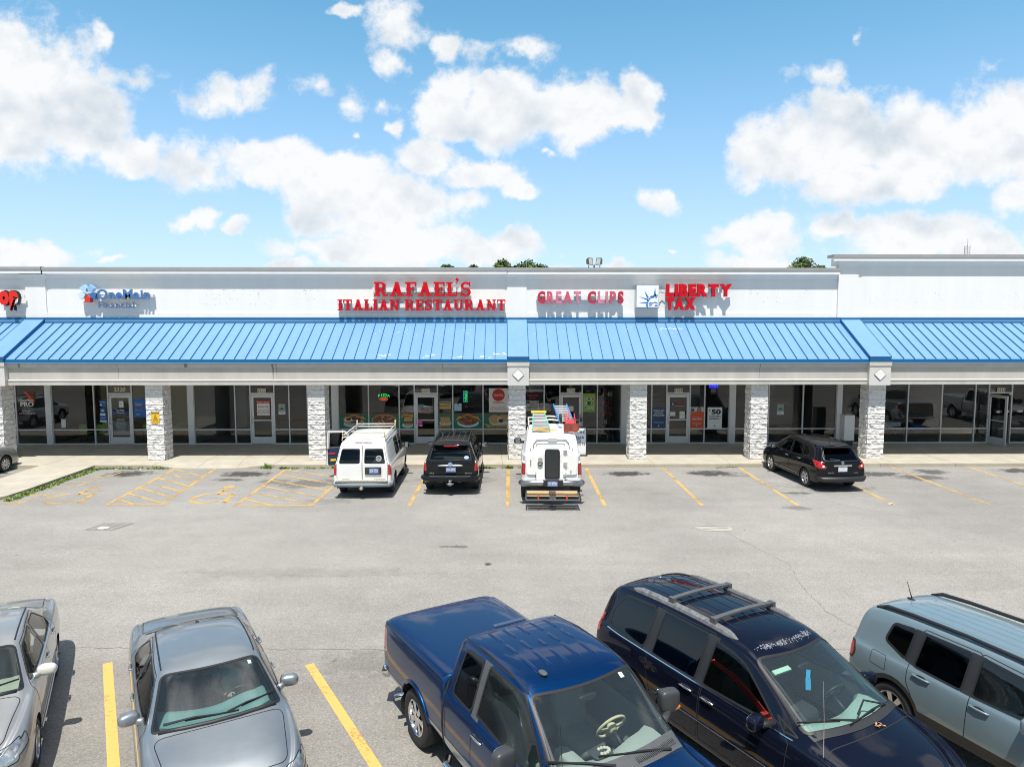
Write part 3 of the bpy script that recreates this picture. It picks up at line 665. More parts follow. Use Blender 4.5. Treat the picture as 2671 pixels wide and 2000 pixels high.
# --- split-face block pillars
def pillar_mesh(seed):
    W_, D_, H_ = .71, .72, 3.16; rows = 15; rh = H_/rows; mb = MB(); st = .028
    smooth_rows = (rows-1, rows-3)
    def disp(p, row, s):
        if row in smooth_rows: return 0.
        q = Vector(p)*6.5+Vector((seed*7.1, row*13.7, s*3.3))
        return .040*noise.fractal(q, .9, 2.1, 4)+.026*noise.noise(q*.45)+.012
    for side in range(4):
        L_ = W_ if side % 2 == 0 else D_; nu = int(L_/st); nv = 7
        for r in range(rows):
            vs = []; fs = []
            for j in range(nv+1):
                for i in range(nu+1):
                    u = i/nu*L_; z = r*rh+.005+(rh-.010)*j/nv
                    base = [(-W_/2+u, 0), (W_/2, u), (W_/2-u, D_), (-W_/2, D_-u)][side]
                    nrm = [(0, -1), (1, 0), (0, 1), (-1, 0)][side]
                    off = (r % 2)*.2
                    joint = 1 if r not in smooth_rows else 1
                    d = disp((base[0], base[1], z), r, 0)
                    e = min(i, nu-i, 2)/2; ez = min(j, nv-j, 1)
                    d = d*(.35+.65*ez)*(.55+.45*e)
                    if ez == 0: d -= .003
                    vs.append((base[0]+nrm[0]*d, base[1]+nrm[1]*d, z))
            for j in range(nv):
                for i in range(nu): fs.append((j*(nu+1)+i, j*(nu+1)+i+1, (j+1)*(nu+1)+i+1, (j+1)*(nu+1)+i))
            mb.add(vs, fs)
            if r in smooth_rows or r % 2:
                pass
    mb.box(-W_/2+.012, W_/2-.012, .012, D_-.012, 0, H_, 1)
    for r in smooth_rows:                         # scored joints of the smooth courses
        for u in (-.19, 0, .19): mb.box(u-.004, u+.004, -.003, .001, r*rh+.01, (r+1)*rh-.01, 1)
    return mb
pm = [pillar_mesh(1), pillar_mesh(2)]
for k, x in enumerate((-21.22, -14.58, -7.86, .52, 5.61, 10.70, 15.66)):
    if k < 2:
        o = pm[k].build('pillar', [M_SPLIT, mat('mortar_grey', (.46, .45, .43), rough=.95)], B, world=False)
        if k == 0: first = o
        else: second = o
    else:
        o = (first, second)[k % 2].copy(); COL.objects.link(o); o.parent = B
    o.location = (x, 29.52-33.4, .15)

# --- storefronts: jambs, windows (frame + pane), doors
YS = 33.4
ZC, ZS, ZH = .86, .15, 3.34
def jamb(x0, x1):
    m = MB(); m.box(x0, x1, YS-.10, YS+.06, ZS, ZH); m.build('jamb', M_ALU, B)
def window(x0, x1, cross=True):
    f = MB(); fr = .055
    f.box(x0+.0005, x0+fr/2, YS-.05, YS+.05, ZS, ZH); f.box(x1-fr/2, x1-.0005, YS-.05, YS+.05, ZS, ZH)
    f.box(x0+fr/2, x1-fr/2-.002, YS-.045, YS+.045, ZS, ZS+.06)
    if cross: f.box(x0+fr/2, x1-fr/2-.002, YS-.045, YS+.045, ZC-.028, ZC+.028)
    w = f.build('window', M_ALU, B)
    p = MB()
    if cross: p.add([(x0+.02, YS, ZS+.05), (x1-.02, YS, ZS+.05), (x1-.02, YS, ZC-.02), (x0+.02, YS, ZC-.02)], [(0, 1, 2, 3)]); z0 = ZC+.02
    else: z0 = ZS+.05
    p.add([(x0+.02, YS, z0), (x1-.02, YS, z0), (x1-.02, YS, ZH), (x0+.02, YS, ZH)], [(0, 1, 2, 3)])
    p.build('pane', M_SGLASS, w)
def door_mesh(wd, midbar):
    st = .115; f = MB()
    f.box(0, st, -.03, .03, 0, 2.34); f.box(wd-st, wd, -.03, .03, 0, 2.34)
    f.box(st, wd-st, -.029, .029, 0, .34); f.box(st, wd-st, -.029, .029, 2.20, 2.34)
    if midbar: f.box(st, wd-st, -.028, .028, 1.10, 1.15)
    return f, st
def door(x0, x1, num, midbar=True, swing=0, hinge=1):
    t = MB()                                                        # frame and transom
    t.box(x0-.028, x0+.028, YS-.052, YS+.052, ZS, ZH); t.box(x1-.028, x1+.028, YS-.051, YS+.051, ZS, ZH)
    t.box(x0+.029, x1-.029, YS-.048, YS+.048, 2.53, 2.60)
    fr = t.build('door_frame', M_ALU, B)
    p = MB(); p.add([(x0+.02, YS, 2.59), (x1-.02, YS, 2.59), (x1-.02, YS, ZH), (x0+.02, YS, ZH)], [(0, 1, 2, 3)]); p.build('pane', M_SGLASS, fr)
    wd = x1-x0-.07
    f, st = door_mesh(wd, midbar)
    d = f.build('door', M_ALU, B, world=False)
    d.location = (x0+.035, 0, ZS+.02)
    p = MB(); p.add([(st-.01, 0, .33), (wd-st+.01, 0, .33), (wd-st+.01, 0, 2.21), (st-.01, 0, 2.21)], [(0, 1, 2, 3)]); p.build('pane', M_SGLASS, d, world=False)
    h = MB(); hx = st*.5; h.tube([(hx, -.03, .95), (hx, -.09, .98), (hx, -.09, 1.22), (hx, -.03, 1.25)], .013); h.lathe([(.02, 0), (.02, .02)], (hx, -.03, 1.35), (0, -1, 0), 12)
    h.build('handle', M_CHROME, d, world=False, smooth=True)
    if swing:
        d.rotation_euler = (0, 0, swing)
    k = MB(); k.box(x1-.16, x1-.05, YS-.09, YS-.053, 2.47, 2.53); k.build('door_closer', M_ALU, B)
    if num:
        (bd, c) = (0.0, mat('number_cream', (.80, .76, .62), rough=.6))
        nm = MB()
        if num == '2320': nm.text(num, wallfn((x0+x1)/2, 2.67, YS-.006), .19, .012, width=.54)
        else:
            for i, ch in enumerate(num):
                cx = (x0+x1)/2-.15+i*.098
                nm.box(cx-.046, cx+.046, YS-.057, YS-.053, 2.61, 2.80, 0); nm.text(ch, wallfn(cx, 2.635, YS-.059), .14, .0, mi=1, width=.066)
        nm.build('house_number', [c, M_BLACK], B)
    return d
for a, b in ((-21.55, -21.27), (-14.90, -14.62), (-8.14, -7.84), (5.53, 5.81), (10.66, 10.94), (15.77, 16.02)): jamb(a, b)
for a, b in ((-24.6, -22.95), (-22.95, -21.55), (-21.27, -19.31), (-19.31, -18.64), (-17.53, -16.86), (-16.86, -14.90), (-14.62, -12.70), (-12.70, -11.98),
             (-10.86, -10.16), (-10.16, -9.30), (-9.30, -8.14), (-7.84, -6.42), (-6.42, -4.98), (-4.98, -4.26), (-3.17, -2.45), (-2.45, -1.02), (-1.02, .40),
             (.40, 1.87), (1.87, 2.61), (3.67, 4.39), (4.39, 5.53), (5.81, 6.97), (6.97, 7.68), (8.79, 9.49), (9.49, 10.66), (10.94, 12.54), (12.54, 14.18), (14.18, 15.77),
             (16.02, 17.6), (17.6, 19.19), (19.19, 20.81), (20.81, 22.41), (22.41, 23.05)): window(a, b)
door(-18.64, -17.53, '2320', False); door(-11.98, -10.86, '2322'); door(-4.26, -3.17, '2324'); door(2.61, 3.67, '2326'); door(7.68, 8.79, '2328'); 
door(23.05, 24.15, '2332', swing=RAD(-80)); window(24.15, 26.5)
# --- rooms behind the glass
rm = MB()
rm.box(-34, 34, 43.8, 44.0, .15, 7.0, 0); rm.box(-34.2, -34, 32.3, 44, 0, 8.2, 0); rm.box(34, 34.2, 32.3, 44, 0, 8.2, 0)
rm.build('back_wall', M_ROOM, B)
rf = MB(); rf.box(-34, 34, 32.35, 44, 7.0, 7.2); rf.build('roof', mat('roof_membrane', (.5, .5, .48), rough=.9, var=.1), B)
cl = MB(); cl.box(-34, 34, 33.5, 43.75, 3.40, 3.5); cl.build('ceiling', mat('ceiling_tile', (.42, .42, .40), rough=.9), B)
hw = MB(); hw.box(-34, 34, 32.32, 33.5, 3.37, 4.6); hw.build('header_wall', M_STUCG2, B)
fl = MB(); fl.box(-34, 34, 33.91, 43.75, .05, .147); fl.build('floor', M_FLOOR, B)
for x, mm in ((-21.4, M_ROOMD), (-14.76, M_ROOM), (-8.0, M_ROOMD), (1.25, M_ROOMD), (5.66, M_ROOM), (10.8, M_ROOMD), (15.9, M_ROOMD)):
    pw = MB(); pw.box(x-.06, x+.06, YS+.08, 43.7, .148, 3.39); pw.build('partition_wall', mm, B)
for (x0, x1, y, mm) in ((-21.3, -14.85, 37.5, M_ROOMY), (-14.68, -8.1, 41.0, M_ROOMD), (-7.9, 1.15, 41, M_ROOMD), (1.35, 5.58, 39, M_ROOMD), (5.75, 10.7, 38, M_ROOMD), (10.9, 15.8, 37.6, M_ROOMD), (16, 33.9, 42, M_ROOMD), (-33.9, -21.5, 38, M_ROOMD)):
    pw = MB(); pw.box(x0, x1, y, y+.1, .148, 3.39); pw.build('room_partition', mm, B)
# a free-standing column and a dark opening seen in the empty units
pw = MB(); pw.box(-14.05, -13.2, 36.2, 37.0, .148, 3.39); pw.build('room_column', mat('room_column_grey', (.16, .175, .18), rough=.9), B)
pw = MB(); pw.box(12.6, 13.3, 34.6, 35.2, .148, 3.3); pw.box(13.3, 14.0, 34.7, 35.2, .148, 2.0); pw.build('dark_partition', M_BLACK, B)
# bolt holes of vanished signs on the parapet
bh = MB(); rnd = random.Random(5)
for (xa, xb, za, zb, n) in ((-13.4, -10.6, 6.7, 7.35, 46), (-9.3, -8.2, 6.7, 7.3, 18), (11.0, 13.6, 6.8, 7.35, 24), (16.2, 23.5, 6.8, 7.2, 34)):
    for i in range(n):
        x, z = rnd.uniform(xa, xb), rnd.choice((za, za+(zb-za)*.4, zb, za+(zb-za)*.7))+rnd.uniform(-.05, .05); w = rnd.uniform(.006, .016)
        Y = YW-(.064 if x > 15 else .004)
        bh.add([(x-w, Y, z-w), (x+w, Y, z-w*1.4), (x+w, Y, z+w), (x-w, Y, z+w*1.8)], [(0, 1, 2, 3)])
bh.build('bolt_holes', mat('hole_grey', (.45, .46, .46), rough=.9), B)
# ------------------------------------------------------------------ signs on the parapet
M_RED = mat('sign_red', (.58, .004, .014), rough=.55, spec=.15)
M_REDD = mat('sign_return_dark', (.10, .008, .01), rough=.5)
M_RACE = mat('raceway_white', (.74, .74, .73), rough=.7)
M_SBLUE = mat('sign_blue', (.055, .16, .38), rough=.4)
M_SILV = mat('sign_return_silver', (.52, .54, .57), rough=.35, metal=.5)
def arc_strip(cx, cy, rx, ry, w, a0, a1, n=14):
    """list of quads for a stroke along an ellipse (w may be (horizontal, vertical) thickness)"""
    wx, wy = w if isinstance(w, tuple) else (w, w); q = []
    for i in range(n):
        p = []
        for a in (a0+(a1-a0)*i/n, a0+(a1-a0)*(i+1)/n):
            c, s = math.cos(RAD(a)), math.sin(RAD(a)); p.append(((cx+rx*c, cy+ry*s), (cx+(rx-wx)*c, cy+(ry-wy)*s)))
        q.append([p[0][0], p[1][0], p[1][1], p[0][1]])
    return q
def R_(x0, x1, y0, y1): return [(x0, y0), (x1, y0), (x1, y1), (x0, y1)]
def serif_glyph(ch):
    S, H = .235, .115                                   # stem and serif thickness for cap height 1
    def stem(x): return [R_(x, x+S, 0, 1)]
    def ser(x0, x1, y): return [R_(x0, x1, y, y+H)]
    if ch == 'I': return stem(.12)+ser(0, .43, 0)+ser(0, .43, 1-H), .43
    if ch == 'T': return stem(.31)+ser(.17, .64, 0)+[R_(0, .81, 1-H-.02, 1), R_(0, .09, .66, 1-H), R_(.72, .81, .66, 1-H)], .81
    if ch == 'L': return stem(.10)+ser(0, .42, 1-H)+[R_(0, .74, 0, H+.02), R_(.65, .74, H, .36)], .74
    if ch == 'E': return stem(.10)+[R_(0, .76, 0, H+.02), R_(0, .74, 1-H-.02, 1), R_(.2, .52, .46, .56), R_(.67, .76, H, .33), R_(.65, .74, .67, 1-H), R_(.49, .56, .36, .66)], .76
    if ch == 'F': return stem(.10)+ser(0, .46, 0)+[R_(0, .74, 1-H-.02, 1), R_(.2, .52, .46, .56), R_(.65, .74, .66, 1-H), R_(.49, .56, .36, .66)], .74
    if ch == 'A':
        return [[(.13, .05), (.29, .05), (.58, 1), (.43, 1)], [(.58, .05), (.84, .05), (.61, 1), (.36, 1)], R_(.30, .66, .27, .36)]+ser(.02, .40, 0)+ser(.52, .98, 0), .98
    if ch == 'N':
        return [R_(.10, .25, 0, 1), R_(.67, .82, 0, 1), [(.12, 1), (.33, 1), (.80, 0), (.61, 0)]]+ser(0, .33, 0)+ser(0, .25, 1-H)+ser(.57, .92, 1-H), .92
    if ch == 'U':
        return [R_(.10, .29, .32, 1), R_(.66, .81, .32, 1)]+ser(0, .42, 1-H)+ser(.55, .92, 1-H)+arc_strip(.445, .32, .345, .33, (.18, .15), 180, 360), .92
    if ch == 'R':
        return stem(.10)+ser(0, .40, 0)+[R_(0, .48, 1-H-.01, 1), R_(.2, .50, .44, .53), [(.42, .47), (.60, .47), (.84, .0), (.62, .0)]]+ser(.60, .94, 0)+arc_strip(.47, .72, .32, .28, (.21, .12), -90, 90), .94
    if ch == 'S':
        q = arc_strip(.37, .725, .33, .285, (.17, .14), 25, 270, 16)+arc_strip(.37, .285, .35, .295, (.20, .14), -155, 90, 16)
        return q+[R_(.60, .68, .68, 1.0), R_(.02, .10, .0, .34)], .72
    return [], .3
def serif_line(parent, body, x0, x1, z0, z1, Y, gap=.10, mats=(M_RED, M_REDD), depth=.12):
    h = z1-z0; tot = 0; pos = []
    for i, ch in enumerate(body):
        if ch == ' ': tot += .42; continue
        g, w = serif_glyph(ch); pos.append((ch, tot)); tot += w+gap
        if ch == 'L' and body[i+1:i+2] == 'S': tot += .10
    tot -= gap; k = (x1-x0)/tot
    for ch, t in pos:
        m = MB(); g, w = serif_glyph(ch)
        for i, poly in enumerate(g): m.prism(poly, lambda u, v, d: (x0+(t+u)*k, Y-d, z0+v*h), .002*(i % 5), depth+.0015*(i % 9), 0)
        for i, f in enumerate(m.f):
            ys = [m.v[a][1] for a in f]
            if max(ys)-min(ys) > .02: m.m[i] = 1
        m.build('letter', list(mats), parent)
def sans_line(parent, body, x0, x1, z0, z1, Y, bold=.02, gap=.06, mats=(M_RED, M_REDD), depth=.13, cols=None, hx=.70):
    W = []; tot = 0
    for i, ch in enumerate(body):
        if ch == ' ': tot += .32; continue
        vs, fs, w = text_poly(ch, bold, 'LEFT'); xm = min(v[0] for v in vs); W.append((ch, tot-xm, vs, fs)); tot += w+gap
    tot -= gap; k = (x1-x0)/tot; h = (z1-z0)/hx
    for i, (ch, t, vs, fs) in enumerate(W):
        m = MB(); m.add([(x0+(t+x)*k, Y-depth*z, z0+y*h) for x, y, z in vs], fs)
        for q, f in enumerate(m.f):
            ys = [m.v[a][1] for a in f]
            if max(ys)-min(ys) > .02: m.m[q] = 1
        mm = list(mats)
        if cols: mm[0] = cols[i % len(cols)]
        m.build('letter', mm, parent)
YB = 31.76
s = thing('wall_sign', 'large red serif letters of the Italian restaurant on white raceways', 'sign', (-3.7, YB, 6.6))
serif_line(s, "RAFAELS", -5.77, -1.49, 7.06, 7.68, YB)
serif_line(s, "ITALIAN RESTAURANT", -7.38, .04, 6.43, 6.91, YB)
m = MB(); m.blob((-2.10, YB-.06, 7.80), (.07, .06, .07), 1, 14, 10); m.add([(-2.07, YB-.11, 7.82), (-2.03, YB-.11, 7.74), (-2.13, YB-.11, 7.60), (-2.16, YB-.11, 7.62), (-2.09, YB-.11, 7.73),
    (-2.07, YB-.01, 7.82), (-2.03, YB-.01, 7.74), (-2.13, YB-.01, 7.60), (-2.16, YB-.01, 7.62), (-2.09, YB-.01, 7.73)], [(0, 1, 2, 3, 4), (9, 8, 7, 6, 5), (0, 5, 6, 1), (1, 6, 7, 2), (2, 7, 8, 3), (3, 8, 9, 4), (4, 9, 5, 0)])
m.build('letter', M_RED, s)
m = MB(); m.box(-5.85, -1.55, YB+.01, 31.97, 7.24, 7.44); m.box(-7.42, .02, YB+.01, 31.97, 6.55, 6.74); m.bar((-2.2, YB, 7.62), (-2.6, 31.97, 7.45), .03); m.build('raceway', M_RACE, s)

s = thing('wall_sign', 'faded pink and red letters of the hair salon on the parapet', 'sign', (3.4, YB, 6.7))
pk = [mat('faded_red_a', (.46, .02, .05), rough=.6, var=.2, vscale=4), mat('faded_red_b', (.55, .09, .15), rough=.6, var=.2, vscale=4), mat('faded_pink', (.60, .19, .28), rough=.6, var=.25, vscale=4)]
ret = mat('dark_red_return', (.07, .012, .018), rough=.5)
sans_line(s, 'GREAT', 1.46, 3.40, 6.77, 7.25, YB, .055, .14, (pk[0], ret), .10, [pk[0], pk[1], pk[2], pk[1], pk[2]])
sans_line(s, 'CLIPS', 3.69, 5.29, 6.77, 7.25, YB, .055, .16, (pk[0], ret), .10, [pk[0], pk[2], pk[2], pk[1], pk[0]])
m = MB(); m.box(1.42, 5.24, YB+.01, 31.97, 6.90, 7.08); m.build('raceway', M_RACE, s)

s = thing('wall_sign', 'bold red block letters of the tax office on the parapet', 'sign', (8.6, YB, 6.5))
sans_line(s, 'LIBERTY', 7.17, 10.10, 7.08, 7.57, YB, .062, .07, (M_RED, M_REDD), .14)
sans_line(s, 'TAX', 7.18, 8.49, 6.49, 6.97, YB, .062, .05, (M_RED, M_REDD), .14)
m = MB(); m.box(7.2, 9.7, YB+.01, 31.97, 7.22, 7.42); m.box(7.2, 8.4, YB+.01, 31.97, 6.62, 6.82); m.build('raceway', M_RACE, s)
m = MB(); m.tube([(6.85, 31.72, 7.20), (6.95, 31.8, 7.26), (7.05, 31.85, 7.22), (7.2, 31.8, 7.20)], .022); m.build('conduit', mat('conduit_grey', (.3, .31, .28)), s)
s = thing('logo_box_sign', 'square white box sign with a blue spiked crown and face emblem', 'sign', (6.34, 31.7, 6.54))
m = MB(); m.box(5.83, 6.84, 31.58, 31.96, 6.55, 7.55, 1); m.box(5.855, 6.815, 31.57, 31.58, 6.575, 7.525, 0)
m.build('cabinet', [mat('lightbox_white', (.80, .81, .82), rough=.3), M_SILV], s)
m = MB(); lb = mat('emblem_blue', (.01, .14, .42), rough=.35)
def tri(*p): m.prism([(5.855+a*.96, 6.575+b*.95) for a, b in p], lambda u, v, d: (u, 31.569-d, v), 0, .004)
tri((.34, .78), (.56, .44), (.47, .42)); tri((.84, .91), (.88, .51), (.77, .50)); tri((.11, .48), (.53, .38), (.49, .32)); tri((.11, .20), (.50, .24), (.48, .17)); 
for k in range(9):
    a = RAD(200-k*14); a2 = RAD(200-(k+1)*14+3); r0, r1 = .40, .47+.025*(k % 2)
    P = [(.92+r*math.cos(t), .10+r*math.sin(t)) for r, t in ((r0, a), (r1, a), (r1, a2), (r0, a2))]
    tri(*[(min(.97, x), y) for x, y in P])
for k in range(4): tri((.70+k*.065, .42), (.735+k*.065, .42), (.735+k*.065, .53-.02*k), (.70+k*.065, .50))
tri((.55, .12), (.60, .22), (.74, .20), (.84, .25), (.97, .19), (.97, .15), (.83, .20), (.73, .15), (.63, .16)); tri((.56, .05), (.60, .12), (.72, .11), (.68, .07)); tri((.82, .05), (.86, .11), (.97, .10), (.97, .04))
m.build('emblem', lb, s)

s = thing('wall_sign', 'blue letters with a five petal logo of the loan office', 'sign', (-17, YB, 6.5))
sans_line(s, 'OneMain', -17.97, -15.64, 6.94, 7.34, YB, .035, .06, (M_SBLUE, M_SILV), .07)
sans_line(s, 'Financial', -17.92, -16.36, 6.54, 6.82, YB, .006, .08, (mat('sign_blue_grey', (.07, .13, .28), rough=.4), M_SILV), .06)
m = MB(); m.box(-17.95, -15.55, YB+.01, 31.97, 7.02, 7.14); m.box(-17.9, -16.3, YB+.01, 31.97, 6.60, 6.68); m.build('raceway', M_RACE, s)
pc = [mat('petal_red', (.62, .035, .015), rough=.4), mat('petal_blue', (.04, .15, .36), rough=.4), mat('petal_sky', (.24, .46, .72), rough=.4), mat('petal_pale', (.40, .60, .76), rough=.4), mat('petal_mist', (.55, .70, .79), rough=.4)]
for k in range(5):
    a = RAD(-90+72*k); c, s_ = math.cos(a), math.sin(a)
    P = [(.09, 0), (.20, -.125), (.385, -.125), (.385, .125), (.20, .125)]
    m = MB(); m.prism([(-18.36+u*c-v*s_, 7.17+u*s_+v*c) for u, v in P], lambda u, v, d: (u, YB-d, v), -.1, .12); m.build('logo_petal', pc[k], s)
s = thing('wall_sign', 'fat red letters with black edges of the game shop, cut by the left frame edge', 'sign', (-21.7, YB, 6.5))
mm = (mat('bright_red', (.70, .02, .012), rough=.35), M_BLACK)
for ch, cx in (('o', -21.98), ('p', -21.55)):
    vs, fs, w = text_poly(ch, .075, 'CENTER'); m = MB()
    m.add([(cx+x*.72, YB-.16*z, 6.74+y*1.02) for x, y, z in vs], fs)
    for q, f in enumerate(m.f):
        ys = [m.v[a][1] for a in f]
        if max(ys)-min(ys) > .02: m.m[q] = 1
    m.build('letter', list(mm), s)
    vs, fs, w = text_poly(ch, .105, 'CENTER'); m = MB(); m.add([(cx+x*.72, YB+.02-.05*z, 6.74+y*1.02) for x, y, z in vs], fs); m.build('letter_backing', M_BLACK, s)
m = MB(); m.box(-22.3, -21.2, YB+.03, 31.85, 6.95, 7.1); m.build('raceway', M_RACE, s)

# ------------------------------------------------------------------ posters, stickers and neon on the shop glass
C = dict(white=(.76, .76, .74), black=(.02, .02, .02), blue=(.02, .13, .42), navy=(.02, .07, .16), red=(.52, .03, .03), orange=(.62, .09, .02), green=(.01, .16, .10), lime=(.24, .42, .04), yellow=(.75, .48, .02), gold=(.58, .32, .05),
         pink=(.62, .05, .30), teal=(.05, .38, .33), cream=(.62, .52, .35), brown=(.22, .09, .03), paleblue=(.42, .62, .72), maroon=(.14, .015, .02), grey=(.35, .36, .37), dred=(.30, .015, .02), tan=(.50, .30, .12), skin=(.45, .24, .16), dgreen=(.03, .09, .03), sky=(.15, .40, .62))
def cm(k): return mat('print_'+k, C[k], rough=.55)
def poster(name, label, x0, x1, z0, z1, bg, texts=(), shapes=(), cat='poster', Y=YS-.012, group=None, border=None):
    t = thing(name, label, cat, ((x0+x1)/2, Y, z0), group=group)
    w, h = x1-x0, z1-z0
    keys = []
    def mi(k):
        if k not in keys: keys.append(k)
        return keys.index(k)
    m = MB()
    if bg:
        m.box(x0, x1, Y-.004, Y, z0, z1, mi(bg))
        if border:
            b = .035*w
            m.box(x0, x1, Y-.0055, Y-.0041, z0, z0+b, mi(border)); m.box(x0, x1, Y-.0055, Y-.0041, z1-b, z1, mi(border)); m.box(x0, x0+b, Y-.0055, Y-.0041, z0+b, z1-b, mi(border)); m.box(x1-b, x1, Y-.0055, Y-.0041, z0+b, z1-b, mi(border))
        m.build('sheet', [cm(k) for k in keys], t)
    if shapes:
        m = MB(); keys.clear()
        for i, (k, poly) in enumerate(shapes): m.prism([(x0+u*w, z0+v*h) for u, v in poly], lambda u, v, d: (u, Y-d, v), .0045, .007+.0006*i, mi(k))
        m.build('picture', [cm(k) for k in keys], t)
    if texts:
        dd = .009+.0006*len(shapes)
        for tx in texts:
            m = MB(); keys.clear()
            k, body, u, v, hh = tx[:5]; bold = tx[5] if len(tx) > 5 else .01; wd = tx[6] if len(tx) > 6 else None
            m.text(body, wallfn(x0+u*w, z0+v*h, Y), hh*h, bold, d0=dd, d1=dd+.002, mi=mi(k), width=None if wd is None else wd*w)
            m.build('lettering', [cm(k) for k in keys], t)
    return t
def rect(u0, u1, v0, v1): return [(u0, v0), (u1, v0), (u1, v1), (u0, v1)]
poster('window_poster', 'dark membership poster with white PRO lettering behind the far left game shop glass', -22.9, -21.62, 1.0, 2.75, None,
       [('white', 'GameStop', .36, .70, .055, .02, .46), ('white', 'PRO', .36, .56, .11, .03, .48), ('white', 'Get $5', .32, .41, .035, .01, .3), ('white', 'Just For Signing Up!', .36, .35, .035, .01, .58)],
       [('maroon', rect(.35, .65, .66, .96)), ('orange', [(.28, .92), (.62, .62), (.62, .72), (.34, .96)])])
poster('paper_notice', 'two small white sheets stuck on the wide loan office window', -20.89, -20.68, .96, 1.36, 'white', [('grey', 'NOTICE', .5, .8, .08)], [('grey', rect(0, 1, .49, .51))], cat='notice')
poster('window_sticker', 'upper blue sticker of the column left of the loan office door', -19.05, -18.76, 1.97, 2.22, 'blue', [('white', 'OPEN HOURS', .5, .76, .13, .01, .8)], [('white', rect(.08, .35, .12, .38))], cat='sticker', group='blue stickers left of the loan office door')
poster('window_sticker', 'middle blue and white sticker of the column left of the loan office door', -19.05, -18.80, 1.53, 1.86, 'blue', (), [('white', rect(.0, 1, .0, .28)), ('white', ellipse(.5, .72, .25, .1))], cat='sticker', group='blue stickers left of the loan office door')
poster('window_sticker', 'lowest blue sticker with a white foot, left of the loan office door', -19.07, -18.76, 1.23, 1.51, 'blue', [('white', 'We loan', .5, .62, .15, .01, .7)], [('white', rect(.0, 1, .0, .26))], cat='sticker', group='blue stickers left of the loan office door')
poster('window_poster', 'tall blue poster with white and orange text right of the loan office door', -17.47, -16.90, 1.46, 2.32, 'blue', [('white', 'The money you', .46, .73, .05, .01, .66), ('white', 'need today,', .40, .65, .05, .01, .5), ('orange', 'to stop money', .46, .57, .05, .01, .66), ('orange', 'transformations', .46, .50, .045, .01, .72), ('white', 'Apply here and online', .46, .36, .035, .0, .66), ('white', 'OneMain', .35, .12, .05, .01, .3)])
poster('paper_notice', 'white paper taped to the glass of the loan office door', -18.13, -17.92, 1.91, 2.22, 'white', [('grey', 'hours', .5, .5, .1)], cat='notice', Y=YS-.035)
poster('door_lettering', 'white firm name and hours lettered on the loan office door', -18.35, -17.80, .72, 1.86, None, [('white', 'OneMain', .5, .90, .07, .01, .66), ('white', 'Financial', .5, .81, .06, 0, .6), ('white', 'HOURS', .5, .50, .07, .01, .6), ('white', 'Mon-Wed 9-5', .5, .40, .045, .01, .75), ('white', 'Thur 9-6 Fri 9-5', .5, .32, .045, .01, .8), ('white', 'Sat by appointment', .5, .24, .045, .01, .8), ('white', 'Sun closed', .5, .16, .045, .01, .6), ('white', '931 555', .5, .08, .045, .01, .5)], cat='lettering', Y=YS-.03)
poster('caution_sign', 'yellow caution sign with a black warning triangle on the pillar by the loan office', -14.72, -14.38, 1.71, 2.20, 'yellow', [('yellow', 'CAUTION', .5, .875, .07, .015, .8), ('black', 'SLOPED', .5, .35, .05, .01, .6), ('black', 'SURFACE', .5, .26, .05, .01, .6), ('black', 'WATCH YOUR STEP', .5, .14, .04, .005, .8)],
       [('black', rect(.04, .96, .83, .98)), ('black', [(.3, .46), (.7, .46), (.5, .78)]), ('yellow', [(.37, .49), (.63, .49), (.5, .71)]), ('black', rect(.47, .53, .52, .64))], cat='sign', Y=29.49, border='gold')
poster('lease_sign', 'white and red for lease sign on the glass door of the empty unit', -11.69, -11.06, 1.51, 2.22, 'white', [('white', 'FOR LEASE', .5, .875, .085, .015, .9), ('dgreen', 'BRIGHT', .45, .56, .10, .0, .62), ('red', 'JAMES GRAHAM', .5, .34, .06, .01, .78), ('black', '(931) 446-3288', .5, .20, .07, .012, .86), ('grey', 'brightrealty.com', .5, .09, .035, .0, .6)], [('red', rect(0, 1, .83, 1)), ('grey', [(.74, .6), (.92, .5), (.8, .74)])], cat='sign', Y=YS-.035, border='dred')
def flyer(lb, x0, z0, Y=YS-.012):
    poster('event_flyer', lb, x0, x0+.32, z0, z0+.5, 'sky', [('red', 'FOOD', .5, .74, .13, .02, .6), ('black', 'Sat June 10', .5, .20, .06, .01, .7), ('black', 'City Park', .5, .10, .06, .01, .6)], [('white', rect(0, 1, 0, .30)), ('yellow', ellipse(.5, .8, .36, .14)), ('teal', ellipse(.5, .55, .4, .12)), ('black', ellipse(.5, .56, .26, .06)), ('gold', ellipse(.18, .4, .12, .06)), ('gold', ellipse(.82, .4, .12, .06))], cat='flyer', Y=Y)
flyer('colourful event flyer on the glass right of the lease sign door', -10.67, 1.57); flyer('colourful event flyer on the dark empty unit above the parked black crossover', 12.95, 1.53)
